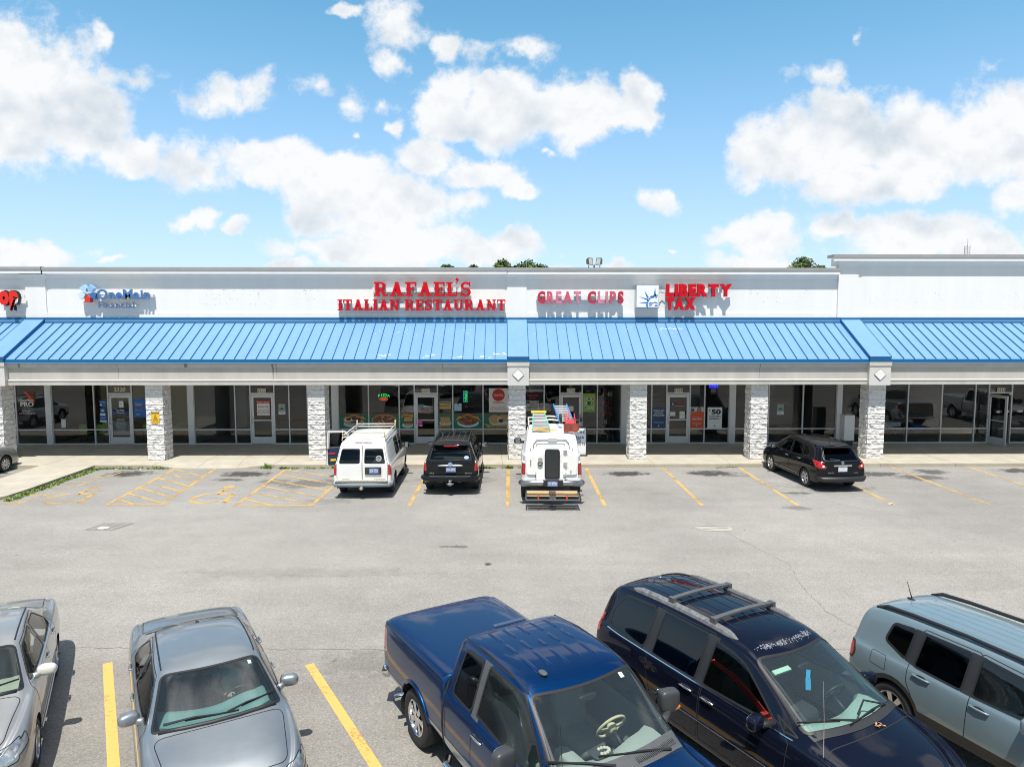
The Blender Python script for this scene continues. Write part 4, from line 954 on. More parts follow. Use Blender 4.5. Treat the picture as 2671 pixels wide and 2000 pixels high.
# food panels of the restaurant
rnd = random.Random(4)
def foods(kind):
    S = []
    if kind == 'pizza':
        S = [('tan', ellipse(.5, .52, .44, .40)), ('brown', ellipse(.5, .52, .40, .35))]+[(rnd.choice(('cream', 'dred', 'maroon', 'tan', 'dgreen')), ellipse(.5+.34*r*math.cos(a), .52+.29*r*math.sin(a), .028, .035, 8)) for r, a in [(math.sqrt(rnd.random()), rnd.uniform(0, 6.28)) for i in range(42)]]+[('gold', rect(.25, .75, -.0, .12))]
    elif kind == 'sub':
        S = [('paleblue', ellipse(.5, .30, .38, .22)), ('tan', ellipse(.5, .45, .36, .22)), ('white', ellipse(.35, .56, .20, .10)), ('maroon', ellipse(.3, .60, .09, .10, 12)), ('maroon', ellipse(.5, .64, .09, .10, 12)), ('maroon', ellipse(.66, .6, .09, .10, 12)), ('dgreen', ellipse(.55, .44, .2, .07)), ('gold', [(.1, .55), (.2, .8), (.5, .92), (.82, .8), (.95, .55), (.78, .66), (.5, .78), (.25, .66)])]
    elif kind == 'burger':
        S = [('paleblue', ellipse(.55, .22, .42, .18)), ('tan', ellipse(.6, .58, .32, .26)), ('dgreen', ellipse(.6, .40, .34, .07)), ('brown', ellipse(.6, .33, .33, .09)), ('tan', ellipse(.6, .25, .30, .08)), ('gold', [(.05, .7), (.2, .95), (.98, .9), (.98, .72), (.25, .76)])]
    elif kind == 'apps':
        S = [('paleblue', ellipse(.5, .36, .45, .2))]+[('gold' if i % 2 else 'tan', ellipse(.22+.14*(i % 5)+rnd.uniform(-.03, .03), .40+.13*(i//5), .09, .09, 10)) for i in range(15)]+[('gold', rect(.05, .85, .05, .24))]
    elif kind == 'spag':
        S = [('paleblue', ellipse(.5, .36, .38, .28)), ('white', ellipse(.5, .36, .33, .24)), ('brown', ellipse(.5, .48, .34, .28))]+[(rnd.choice(('maroon', 'dred', 'tan')), ellipse(.5+.28*r*math.cos(a), .50+.22*r*math.sin(a), .035, .03, 8)) for r, a in [(math.sqrt(rnd.random()), rnd.uniform(0, 6.28)) for i in range(34)]]+[('gold', [(.04, .45), (.16, .78), (.5, .95), (.84, .78), (.97, .45), (.8, .66), (.5, .80), (.22, .66)])]
    else:
        S = [('paleblue', ellipse(.58, .45, .40, .28)), ('tan', ellipse(.38, .60, .22, .28)), ('tan', ellipse(.70, .66, .26, .22)), ('cream', ellipse(.56, .56, .10, .18)), ('maroon', ellipse(.60, .50, .09, .12)), ('gold', [(.02, .30), (.15, .05), (.5, .0), (.95, .05), (.99, .32), (.6, .22), (.4, .22)])]
    return [(k, [(min(.985, max(.015, a)), min(.97, max(.03, b))) for a, b in p]) for k, p in S]
for x0, x1, kind, txt, tv in ((-7.78, -6.46, 'sub', 'Meatball Sub', .76), (-6.38, -5.02, 'pizza', 'Pizza', .03), (-4.94, -4.31, 'burger', 'Burgers', .76), (-3.12, -2.49, 'apps', 'Appetizers', .08), (-2.41, -1.06, 'spag', 'Spaghetti', .78), (-.98, .36, 'calz', 'Calzones', .06)):
    poster('menu_panel', 'green restaurant window panel picturing '+{'sub': 'a meatball sub under a gold ribbon', 'pizza': 'a whole round pizza', 'burger': 'a burger beside the door', 'apps': 'a heap of fried appetizers', 'spag': 'a plate of spaghetti', 'calz': 'a cut calzone by the pier'}[kind],
           x0, x1, .89, 1.63, 'green', [('black', txt, .5, tv, .12, .012, .55 if kind != 'apps' else .75)], foods(kind)+[('dred', rect(0, 1, .95, 1.0))], cat='window panel', group='green food panels of the restaurant')
poster('drinks_poster', 'white poster with a round red soft drink logo beside the centre pier', -.74, .16, 1.67, 2.80, 'white', [('white', 'Coca-Cola', .5, .68, .10, .01, .5), ('red', "Rafael's", .5, .38, .07, .015, .54), ('red', "Pizza's are always", .5, .19, .045, .0, .7), ('red', 'buy one get one free', .5, .11, .045, .0, .84)], [('red', ellipse(.5, .72, .33, .26, 36))])
poster('info_sign', 'small blue and yellow notice on the glass right of the restaurant door', -3.07, -2.54, 1.83, 2.18, 'yellow', [('white', 'WE BUY YOUR', .5, .82, .11, .01, .8), ('black', 'GOLD & SILVER', .5, .48, .15, .015, .85), ('white', '1-866-555-0199', .5, .30, .12, .01, .8)], [('navy', rect(.04, .96, .72, .96)), ('navy', rect(.04, .96, .24, .44))], cat='notice', border='cream')
poster('paper_notice', 'pale green sheet low on the glass under the open neon', -2.38, -2.04, 1.73, 2.08, 'paleblue', [('grey', 'We deliver', .5, .6, .12, .0, .7)], [('black', rect(.4, .6, .86, 1.))], cat='notice')
poster('paper_notice', 'magenta flyer low on the restaurant door', -4.09, -3.89, 1.0, 1.30, 'pink', [('white', 'SALE', .5, .6, .2, .01, .7)], [('paleblue', rect(.3, .95, .0, .22))], cat='notice', Y=YS-.035)
poster('window_sticker', 'small blue and green card stickers high on the restaurant door', -4.08, -3.82, 1.93, 2.05, 'blue', [('white', 'VISA', .3, .3, .4, .01, .4)], [('teal', rect(.55, 1, .0, .9))], cat='sticker', Y=YS-.035)
poster('door_lettering', 'faint red hours lettered on the restaurant door', -3.95, -3.58, 1.55, 1.93, None, [('dred', 'MON - SAT', .5, .8, .12, .01, .9), ('dred', '11 AM - 9 PM', .5, .55, .12, .01, .95), ('dred', 'SUN CLOSED', .5, .3, .12, .01, .95)], cat='lettering', Y=YS-.03)
# neon signs
def neon(name, label, x, z, parts_, cat='neon sign', rot=0, Y=YS-.03):
    t = thing(name, label, cat, (x, Y, z)); c, s_ = math.cos(rot), math.sin(rot)
    for nm, col, e, fn in parts_:
        m = MB(); fn(m, lambda u, v, d: (x+u*c-v*s_, Y-d, z+u*s_+v*c)); m.build(nm, mat('glow_'+col[0], col[1], emit=e), t)
GR, OR, CY, BL, RE = ('green', (.03, .9, .18)), ('orange', (.95, .16, .03)), ('cyan', (.05, .55, .65)), ('blue', (.04, .05, 1.0)), ('red', (1, .06, .06))
def arch_text(body, w, h, bow):
    def f(m, fn):
        n = len(body)
        for i, ch in enumerate(body):
            u = (i-(n-1)/2)/n*w
            m.text(ch, lambda a, b, d, u=u: fn(u+a, -bow*u*u+b-a*2*bow*u, d), h, -.005, d1=.012)
    return f
def oval(rx, ry, dy, wd=.02):
    def f(m, fn):
        for q in arc_strip(0, dy, rx, ry, wd, 0, 360, 26): m.prism(q, fn, 0, .012)
    return f
neon('neon_sign', 'green and orange pizza neon glowing in the restaurant window', -5.70, 2.42, (('tubing', GR, .75, arch_text('PIZZA', .56, .13, .5)), ('tubing', OR, .6, oval(.20, .075, -.12)), ('tubing', OR, .5, oval(.10, .035, -.12))))
neon('neon_sign', 'vertical green and blue open neon in the restaurant window', -1.84, 2.42, (('tubing', GR, .6, lambda m, fn: m.text('OPEN', lambda a, b, d: fn(a, b-.05, d), .11, .0, d1=.012, width=.44)), ('frame_tube', CY, .35, lambda m, fn: [m.prism(q, fn, 0, .012) for q in (R_(-.26, .26, .09, .105), R_(-.26, .26, -.105, -.09), R_(-.26, -.245, -.089, .089), R_(.245, .26, -.089, .089))])), rot=RAD(-90))
neon('neon_sign', 'blue open neon at the top of the tax office window', 9.90, 2.92, (('tubing', BL, 1.6, lambda m, fn: m.text('OPEN', lambda a, b, d: fn(a, b-.06, d), .11, .015, d1=.012, width=.34)), ('frame_tube', BL, 1.0, lambda m, fn: [m.prism(q, fn, 0, .012) for q in (R_(-.2, .2, -.10, -.085), R_(-.2, -.185, -.084, .085), R_(.185, .2, -.084, .085))])))
poster('hours_board', 'dark hours board with blue and red figures under the blue open neon', 9.76, 10.05, 2.52, 2.80, 'black', [('red', '9:00-5', .5, .2, .18, .01, .7), ('sky', 'HOURS', .5, .7, .18, .01, .8), ('white', 'M T W T F', .5, .45, .14, .01, .8)], cat='sign')
poster('salon_lettering', 'red salon name over white haircut prices lettered on glass by the centre pier', 1.03, 1.62, 1.0, 2.56, None, [('red', 'Great Clips', .5, .915, .055, .02, .9), ('red', 'for hair', .5, .84, .045, .02, .5), ('white', 'SENIORS', .58, .70, .045, .015, .62), ('white', 'WEDNESDAY SPECIALS', .5, .61, .035, .015, .9), ('sky', 'KIDS CUTS', .5, .555, .03, .01, .6), ('grey', 'Haircut $16', .5, .45, .035, .01, .7), ('grey', 'Shampoo $5', .5, .37, .035, .01, .7), ('grey', 'Style $10', .5, .29, .035, .01, .6)],
       [('white', rect(.0, .985, .765, .775)), ('white', rect(.97, .985, .06, .765)), ('white', rect(.0, .97, .06, .07))], cat='lettering')
poster('window_poster', 'lime green poster with nine round pictures right of the salon door', 3.70, 4.30, 1.67, 2.56, 'lime', [('white', 'Hair products', .5, .93, .03, .0, .6)], [(k, ellipse(.22+.28*(i % 3), .70-.235*(i//3), .115, .085, 16)) for i in range(9) for k in ('white',)]+[(('teal', 'black', 'dred', 'grey', 'dgreen', 'brown', 'maroon', 'sky', 'grey')[i], ellipse(.22+.28*(i % 3), .70-.235*(i//3), .085 if i != 4 else .14, .06 if i != 4 else .1, 16)) for i in range(9)])
poster('paper_notice', 'white and teal notice taped to the salon door', 3.02, 3.26, 1.69, 1.97, 'white', [('grey', 'mask', .5, .4, .1)], [('teal', rect(0, 1, .9, 1)), ('teal', rect(0, 1, .0, .08))], cat='notice', Y=YS-.035)
poster('window_poster', 'navy walk-ins always welcome poster left of the tax office door', 7.0, 7.64, .88, 1.88, 'navy', [('white', 'WALK-INS', .5, .81, .075, .02, .82), ('white', 'ALWAYS', .5, .70, .075, .02, .66), ('white', 'WELCOME', .5, .59, .075, .02, .84), ('white', 'No appointment needed', .5, .31, .03, .0, .8), ('white', 'for fast tax refunds', .5, .26, .03, .0, .7)], [('red', rect(.42, .58, .46, .47)), ('white', ellipse(.5, .13, .05, .032))])
poster('door_lettering', 'red and blue firm name on the tax office door', 7.90, 8.50, 1.93, 2.16, None, [('red', 'LIBERTY', .62, .5, .36, .02, .72), ('navy', 'TAX SERVICE', .62, .16, .22, .01, .70)], [('navy', ellipse(.12, .5, .12, .36)), ('white', [(.05, .3), (.12, .8), (.2, .4)]), ('white', rect(.24, 1, .08, .12))], cat='lettering', Y=YS-.03)
poster('paper_notice', 'left white sheet of two on the tax office door', 7.86, 8.10, 1.48, 1.67, 'white', [('grey', 'closed', .5, .5, .12)], cat='notice', Y=YS-.035)
poster('paper_notice', 'taller right white sheet of two on the tax office door', 8.30, 8.55, 1.36, 1.70, 'white', [('grey', 'hours', .5, .7, .1), ('grey', 'Mon-Fri', .5, .45, .1), ('grey', '9-5', .5, .2, .1)], cat='notice', Y=YS-.035)
poster('window_poster', 'red tax pro poster with a smiling woman right of the tax office door', 8.82, 9.46, .88, 1.90, 'orange', [('white', 'you can be a', .5, .50, .045, .0, .62), ('white', 'TAX PRO', .5, .40, .07, .02, .78), ('white', 'Enroll in tax school today', .5, .25, .025, .0, .7), ('white', 'no experience needed', .5, .205, .025, .0, .64)], [('paleblue', rect(0, 1, .78, 1)), ('navy', rect(.05, .3, .80, .92)), ('skin', ellipse(.17, .93, .07, .05)), ('brown', ellipse(.66, .86, .16, .14)), ('orange', ellipse(.6, .72, .34, .10)), ('skin', ellipse(.66, .89, .08, .075)), ('white', ellipse(.5, .13, .04, .025))])
poster('window_poster', 'white fifty dollar referral poster in the tax office window', 9.64, 10.34, .87, 1.89, 'white', [('black', '$', .14, .82, .09, .02), ('black', '50', .58, .68, .21, .05, .64), ('black', 'FOR EVERY', .52, .54, .065, .03, .78), ('black', 'REFERRAL.*', .52, .43, .065, .03, .80), ('grey', 'Ask us how to refer a friend', .5, .27, .025, .0, .72)], [('navy', ellipse(.5, .13, .05, .032))], border='paleblue')
# --- pavement sign in front of the salon
t = thing('pavement_sign', 'white pavement sign board with a black frame announcing haircuts, half hidden by the white truck', 'pavement sign', (3.1, 30.4, .15))
m = MB(); m.box(2.70, 3.52, 30.38, 30.42, .19, 1.36, 0); m.box(2.68, 3.54, 30.37, 30.43, .15, .19, 1); m.box(3.52, 3.555, 30.365, 30.435, .15, 1.40, 1); m.box(2.665, 2.70, 30.365, 30.435, .15, 1.40, 1); m.box(2.70, 3.52, 30.367, 30.433, 1.36, 1.42, 1)
m.build('panel', [mat('board_white', (.74, .76, .80), rough=.5), M_BLACK], t)
m = MB(); m.text('Great', wallfn(3.11, 1.14, 30.379), .15, .02, width=.70, mi=0); m.text('Clips', wallfn(3.11, .90, 30.379), .15, .02, width=.66, mi=0); m.text('HAIRCUTS', wallfn(3.11, .60, 30.379), .13, .004, width=.74, mi=1)
m.build('lettering', [cm('blue'), M_BLACK], t)
m = MB(); m.box(2.62, 3.58, 30.25, 30.36, .15, .20); m.box(2.62, 3.58, 30.44, 30.6, .15, .20); m.build('base', M_BLACK, t)
# --- white cabinet by the right pier
t = thing('utility_cabinet', 'tall narrow white cabinet standing on the sidewalk beside the right pier', 'cabinet', (15.7, 31.9, .15))
m = MB(); m.box(15.40, 15.86, 31.72, 32.2, .55, 1.72); m.build('body', mat('cabinet_white', (.70, .73, .75), rough=.35), t, bevel=.015)
m = MB(); m.box(15.44, 15.82, 31.76, 32.16, .15, .549); m.build('base', M_BLACK, t)
# ------------------------------------------------------------------ vehicles: loft a body, cut out its panels and panes
def S(x, zb, w, zm, zt, wt, zr, wr, cr=.03, u=.10):
    """one cross-section: underside zb, widest w at zm, shoulder wt at zt, roof rail wr at zr, crown cr"""
    return (x, [(w-u, zb), (w-.025, zb+.012), (w-.008, zb+.5*(zm-zb)), (w, zm), (wt+(w-wt)*.55, zt-.5*(zt-zm)*.6), (wt, zt-.012), (wt-.035, zt+.018),
                (wr+.012, zr-.055), (wr-.05, zr), (wr*.55, zr+cr*.72), (0, zr+cr)])
def loft(st, lv):
    n = len(st[0][1]); V = []; F = []; idx = []
    for x, prof in st:
        row = []
        for k, (y, z) in enumerate(prof): V.append((x, y, z)); row.append(len(V)-1)
        rr = []
        for k, (y, z) in enumerate(prof[:-1]): V.append((x, -y, z)); rr.append(len(V)-1)
        idx.append((row, rr+[row[-1]]))
    for i in range(len(st)-1):
        (a, ar), (b, br) = idx[i], idx[i+1]
        for k in range(n-1):
            F.append((a[k], b[k], b[k+1], a[k+1])); F.append((ar[k], ar[k+1], br[k+1], br[k]))
    for (a, ar), fl in ((idx[0], 0), (idx[-1], 1)):
        for k in range(n-1):
            q = [a[k], a[k+1], ar[k+1], ar[k]]
            q = [v for i, v in enumerate(q) if v not in q[:i]]
            F.append(q if not fl else q[::-1])
    me = bpy.data.meshes.new('cage'); me.from_pydata(V, [], F)
    bm = bmesh.new(); bm.from_mesh(me); bmesh.ops.recalc_face_normals(bm, faces=bm.faces)
    top = max(bm.faces, key=lambda f: f.calc_center_median().z)
    if top.normal.z < 0: bmesh.ops.reverse_faces(bm, faces=bm.faces)
    bm.to_mesh(me); bm.free()
    o = bpy.data.objects.new('cage', me); COL.objects.link(o)
    md = o.modifiers.new('s', 'SUBSURF'); md.levels = lv; md.render_levels = lv
    dg = bpy.context.evaluated_depsgraph_get()
    out = bpy.data.meshes.new_from_object(o.evaluated_get(dg))
    bpy.data.objects.remove(o); bpy.data.meshes.remove(me)
    return out
def region(bm, faces, poly, uv):
    ar = sum(poly[i-1][0]*poly[i][1]-poly[i][0]*poly[i-1][1] for i in range(len(poly)))
    if ar < 0: poly = poly[::-1]
    ins = list(faces); EPS = 2e-4
    for i in range(len(poly)):
        a, b = poly[i], poly[(i+1) % len(poly)]
        nx, ny = -(b[1]-a[1]), b[0]-a[0]; Lg = math.hypot(nx, ny)
        if Lg < 1e-7 or not ins: continue
        D = {}
        def dd(v):
            if v not in D:
                q = uv(v.co); D[v] = ((q[0]-a[0])*nx+(q[1]-a[1])*ny)/Lg
            return D[v]
        es = set(e for f in ins for e in f.edges)
        for e in es:
            v0, v1 = e.verts; d0, d1 = dd(v0), dd(v1)
            if d0*d1 < 0 and min(abs(d0), abs(d1)) > EPS:
                ne, nv = bmesh.utils.edge_split(e, v0, d0/(d0-d1)); D[nv] = 0.0
        new = []
        for f in ins:
            ds = [dd(v) for v in f.verts]
            pos, neg = max(ds) > EPS, min(ds) < -EPS
            if not neg:
                if pos: new.append(f)
                continue
            if not pos: continue
            zs = [v for v in f.verts if abs(D[v]) <= EPS]
            if len(zs) >= 2:
                try:
                    nf, _ = bmesh.utils.face_split(f, zs[0], zs[-1])
                    for c in (f, nf):
                        if max((dd(v) for v in c.verts), key=abs) > 0: new.append(c)
                    continue
                except Exception: pass
            if sum(ds) > 0: new.append(f)
        ins = new
    return ins
def split_loose(o, other):
    """a cut part that fell into several pieces: every piece becomes an object of its own"""
    bm = bmesh.new(); bm.from_mesh(o.data); bm.verts.ensure_lookup_table(); seen = [-1]*len(bm.verts); ns = 0
    skip = set(f for f in bm.faces if f.material_index == len(o.data.materials)-1)
    for v in bm.verts:
        if seen[v.index] >= 0 or all(f in skip for f in v.link_faces): continue
        st_ = [v]; seen[v.index] = ns
        while st_:
            a = st_.pop()
            for e in a.link_edges:
                b = e.other_vert(a)
                if seen[b.index] < 0: seen[b.index] = ns; st_.append(b)
        ns += 1
    bm.free()
    if ns < 2: return
    me = o.data; N = [Vector(l.vector) for l in me.corner_normals]; ctr = [[] for _ in range(ns)]
    for p in me.polygons:
        c = seen[p.vertices[0]]
        if c >= 0: ctr[c].append(p)
    area = [sum(p.area for p in q) for q in ctr]; big = max(range(ns), key=lambda i: area[i])
    cen = [[p.center.copy() for p in q[::3]] or [Vector((0, 0, 0))] for q in ctr]
    out = [[] for _ in range(ns)]
    for p in me.polygons:
        c = seen[p.vertices[0]]
        if c < 0: c = min(range(ns), key=lambda i: min((p.center-q).length for q in cen[i]))
        out[c].append(p)
    mats = list(me.materials); par = o.parent; made = []
    for c in range(ns):
        vm = {}; V = []; F = []; mi = []; nn = []
        for p in out[c]:
            r = []
            for v, li in zip(p.vertices, p.loop_indices):
                if v not in vm: vm[v] = len(V); V.append(me.vertices[v].co.copy()); nn.append(N[li])
                r.append(vm[v])
            F.append(r); mi.append(p.material_index)
        m2 = bpy.data.meshes.new(me.name); m2.from_pydata(V, [], F)
        for m in mats: m2.materials.append(m)
        m2.polygons.foreach_set('material_index', mi); m2.polygons.foreach_set('use_smooth', [True]*len(F)); m2.normals_split_custom_set_from_vertices(nn)
        made.append(m2)
    o.data = made[big]
    for c in range(ns):
        if c != big and area[c] > 1e-4: link(other, made[c], par)
class Car:
    def __init__(s, name, label, cat, pose, stations, lv=3, group=None):
        s.root = thing(name, label, cat, (pose[0], pose[1], 0), RAD(pose[2]), group)
        s.me0 = loft(stations, lv)
        s.bm = bmesh.new(); s.bm.from_mesh(s.me0); s.bm.verts.ensure_lookup_table()
        s.vn = [v.normal.copy() for v in s.bm.verts]
        s.polys = [list(p.vertices) for p in s.me0.polygons]; s.vc = [v.co.copy() for v in s.me0.vertices]
        s.bvh = BVHTree.FromPolygons(s.vc, s.polys)
        s.L = s.bm.faces.layers.int.new('part'); s.parts = {}; s.n = 0; s.obj = {}; s.holes = []
    def nrm(s, p):
        loc, n, i, d = s.bvh.find_nearest(p)
        if i is None: return Vector((0, 0, 1))
        ids = s.polys[i]; w = interpolate.poly_3d_calc([s.vc[k] for k in ids], loc)
        r = Vector((0, 0, 0))
        for k, q in zip(ids, w): r += s.vn[k]*q
        return r.normalized() if r.length > 1e-6 else n
    def snap(s, p, off=0.):
        loc, n, i, d = s.bvh.find_nearest(Vector(p)); return loc+s.nrm(loc)*off
    def down(s, x, y, off=0.):
        h = s.bvh.ray_cast(Vector((x, y, 6)), Vector((0, 0, -1)))
        return (h[0] if h[0] else Vector((x, y, 1)))+Vector((0, 0, off))
    def side(s, x, z, sg, off=0.):
        h = s.bvh.ray_cast(Vector((x, sg*3, z)), Vector((0, -sg, 0)))
        return (h[0] if h[0] else Vector((x, sg*.9, z)))+Vector((0, sg*off, 0))
    def rear(s, y, z, off=0.):
        h = s.bvh.ray_cast(Vector((-6, y, z)), Vector((1, 0, 0))); return (h[0] if h[0] else Vector((-2.4, y, z)))+Vector((-off, 0, 0))
    def front(s, y, z, off=0.):
        h = s.bvh.ray_cast(Vector((6, y, z)), Vector((-1, 0, 0))); return (h[0] if h[0] else Vector((2.4, y, z)))+Vector((off, 0, 0))
    VIEWS = {'L': (lambda c: (c.x, c.z), lambda n, c: n.y > .22), 'R': (lambda c: (c.x, c.z), lambda n, c: n.y < -.22),
             'rear': (lambda c: (c.y, c.z), lambda n, c: n.x < -.22), 'front': (lambda c: (c.y, c.z), lambda n, c: n.x > .22)}
    def cut(s, key, name, view, poly, mats, parent=None, bow=0., rib=None, ribm=None, over=(0,), r=.03, minz=None, nx=None):
        """part outlined in a view; view 'side' makes one per side"""
        if view == 'side':
            s.cut(key+'L', name, 'L', poly, mats, parent and parent+'L', 0, rib, ribm, over, r); s.cut(key+'R', name, 'R', poly, mats, parent and parent+'R', 0, rib, ribm, over, r); return
        if view == 'top': uv = lambda c: (c.x+bow*c.y*c.y, c.y); ok = lambda n, c: n.z > .12
        else: uv, ok = s.VIEWS[view]
        if r: poly = roundpoly(poly, r)
        us = [p[0] for p in poly]; vs = [p[1] for p in poly]; u0, u1, v0, v1 = min(us), max(us), min(vs), max(vs)
        fs = []
        for f in s.bm.faces:
            if f[s.L] not in over: continue
            c = f.calc_center_median()
            if not ok(f.normal, c): continue
            if minz and c.z < minz: continue
            if nx and not nx(f.normal): continue
            Q = [uv(v.co) for v in f.verts]
            if max(q[0] for q in Q) < u0 or min(q[0] for q in Q) > u1 or max(q[1] for q in Q) < v0 or min(q[1] for q in Q) > v1: continue
            fs.append(f)
        ins = region(s.bm, fs, poly, uv)
        if key in s.parts: pid = s.parts[key][0]
        else:
            s.n += 1; pid = s.n; s.parts[key] = (pid, name, mats, parent, rib, ribm)
        for f in ins: f[s.L] = pid
        if not ins: print('EMPTY cut', s.root.name, key)
    def hole(s, x, z, r, n=28, sq=1.0):
        """wheel opening on both sides"""
        for view, sg in (('L', 1), ('R', -1)):
            uv, ok = s.VIEWS[view]; poly = [(x+r*math.cos(6.28318*k/n), z+r*sq*math.sin(6.28318*k/n)) for k in range(n)]
            fs = [f for f in s.bm.faces if f.calc_center_median().y*sg > .45 and abs(f.calc_center_median().x-x) < r+.25 and f.calc_center_median().z < z+r+.25 and f.normal.z < .75]
            ins = region(s.bm, fs, poly, uv)
            bmesh.ops.delete(s.bm, geom=ins, context='FACES')
            s.holes.append((x, z, r, sg))
    def finish(s, paint_m, lining, zlow=.5, seam_w=.011, seam_m=None, dark=None, wd=.9, belly=True, arch_m=None):
        bm = s.bm; bm.normal_update(); seam_m = seam_m or M_BLACK
        P0 = {0: ('', 'body', [paint_m], None, None, None)}
        for k, v in s.parts.items(): P0[v[0]] = (k, v[1], v[2], v[3], v[4], v[5])
        rib = {pid: MB() for pid in P0}
        for e in bm.edges:
            if len(e.link_faces) != 2: continue
            a, b = e.link_faces[0][s.L], e.link_faces[1][s.L]
            if a == b: continue
            own = max((a, b), key=lambda q: (P0[q][4] or 0, -q))
            w = P0[own][4] if P0[own][4] is not None else seam_w
            if P0[a][4] == 0 or P0[b][4] == 0: 
                if max(P0[a][4] or 0, P0[b][4] or 0) <= 0: continue
            if w <= 0: continue
            p, q = e.verts[0].co, e.verts[1].co
            if (p-q).length < 1e-5: continue
            n = (s.nrm(p)+s.nrm(q)).normalized(); d = (q-p).normalized(); sd = d.cross(n).normalized()*w/2; ex = d*min(w*.25, (q-p).length*.25); up = n*(.0035 if (P0[own][4] or 0) > .012 else .0015)
            rib[own].add([p-ex-sd+up, q+ex-sd+up, q+ex+sd+up, p-ex+sd+up], [(0, 1, 2, 3)])
        groups = {}
        for f in bm.faces: groups.setdefault(f[s.L], []).append(f)
        def mk(pid, parent):
            k, name, mats, par, rw, rm = P0[pid]; fs = groups.get(pid, []); vm = {}; V = []; F = []
            for f in fs:
                r = []
                for v in f.verts:
                    if v not in vm: vm[v] = len(V); V.append(v.co.copy())
                    r.append(vm[v])
                F.append(r)
            mi = [0]*len(F); N = [s.nrm(v) for v in V]
            R_b = rib[pid]
            if R_b.v:
                o = len(V)
                for v in R_b.v: V.append(Vector(v)); N.append(s.nrm(Vector(v)))
                for f in R_b.f:
                    a, b, c = (V[o+f[i]] for i in range(3))
                    f2 = [o+i for i in f]
                    if (b-a).cross(c-a).dot(N[f2[0]]) < 0: f2 = f2[::-1]
                    F.append(f2); mi.append(1)
            me = bpy.data.meshes.new(name); me.from_pydata(V, [], F)
            for m in (mats if isinstance(mats, (list, tuple)) else [mats]): me.materials.append(m)
            me.materials.append(rm or seam_m)
            me.polygons.foreach_set('material_index', mi); me.polygons.foreach_set('use_smooth', [True]*len(F))
            me.normals_split_custom_set_from_vertices(N)
            o = link(name, me, parent); s.obj[k] = o
            if k: split_loose(o, name+'_frame' if ('door' in name or name == 'tailgate') else name)
            return o
        for pid in sorted(P0, key=lambda q: (P0[q][3] is not None, q)):
            if not groups.get(pid): continue
            par = P0[pid][3]
            mk(pid, s.obj.get(par, s.root) if par else s.root)
        # inner lining
        V = []; F = []; vm = {}
        gl = set(pid for pid, q in P0.items() if q[1] in ('window', 'windshield', 'rear_window', 'quarter_window', 'sunroof'))
        if lining:
            for f in bm.faces:
                if f[s.L] in gl or max(v.co.z for v in f.verts) < zlow: continue
                if not (s.cab[0] < f.calc_center_median().x < s.cab[1]): continue
                r = []
                for v in f.verts:
                    if v not in vm: vm[v] = len(V); V.append(v.co-s.nrm(v.co)*.03)
                    r.append(vm[v])
                F.append(r[::-1])
            me = bpy.data.meshes.new('interior_trim'); me.from_pydata(V, [], F); me.materials.append(lining); me.polygons.foreach_set('use_smooth', [True]*len(F))
            link('interior_trim', me, s.root)
        # wheel housings and belly
        for (x, z, r, sg) in s.holes:
            m = MB()
            yo = min(abs(s.side(x-r*.72, z+r*.72, sg).y), abs(s.side(x+r*.72, z+r*.72, sg).y), abs(s.side(x, z+r*1.03, sg).y)); n = 22
            pr = [(x+(r+.0)*math.cos(RAD(-20+220*k/n)), z+(r+.0)*math.sin(RAD(-20+220*k/n))) for k in range(n+1)]
            vo = []
            for (a, b) in pr:
                h = s.bvh.ray_cast(Vector((x+(a-x)*1.015, sg*3, z+(b-z)*1.015)), Vector((0, -sg, 0)))
                vo.append((a, (abs(h[0].y)-.001 if h[0] and abs(h[0].y) > .4 else yo)*sg, b))
            vi = [(a, (yo-.32)*sg, b) for a, b in pr]
            m.add(vo+vi, [(k, k+1, n+2+k, n+1+k) for k in range(n)]); m.add(vi, [list(range(n+1))])
            m.build('wheel_housing', arch_m or M_BLACK, s.root, world=False)
        s.bm.free()
        return s
    def wheels(s, xs, y, r, tw=.22, rim='spoke', n=7, rr=.66, rim_m=None, z=None):
        for x in xs:
            for sg in (1, -1): make_wheel(s.root, x, y*sg, z or r, r, tw, sg, rim, n, rr, rim_m)
    def add(s, name, m, mats, parent=None, smooth=False, bevel=0, auto=None):
        return m.build(name, mats, s.obj[parent] if parent else s.root, smooth=smooth, world=False, bevel=bevel, auto=auto)
    def handle(s, x, z, m=None, parent='door', ln=.2, cols=None, tilt=0.):
        for k, sg in (('L', 1), ('R', -1)):
            b = MB(); p = s.side(x, z, sg)
            q0, q1 = s.side(x-ln/2, z+tilt, sg), s.side(x+ln/2, z-tilt, sg); off = Vector((0, sg*.024, 0))
            b.tube([q0-off*.2, q0+off*.8, (q0+q1)/2+off*1.05, q1+off*.8, q1-off*.2], [.012, .014, .015, .014, .012], 8)
            d = MB(); d.blob(p, (ln*.33, .006, .032), 1, 16, 8)
            o = s.obj.get(parent+k, s.root)
            b.build('handle', m or M_CHROME, o, smooth=True, world=False); d.build('handle_recess', M_BLACK, o, smooth=True, world=False)
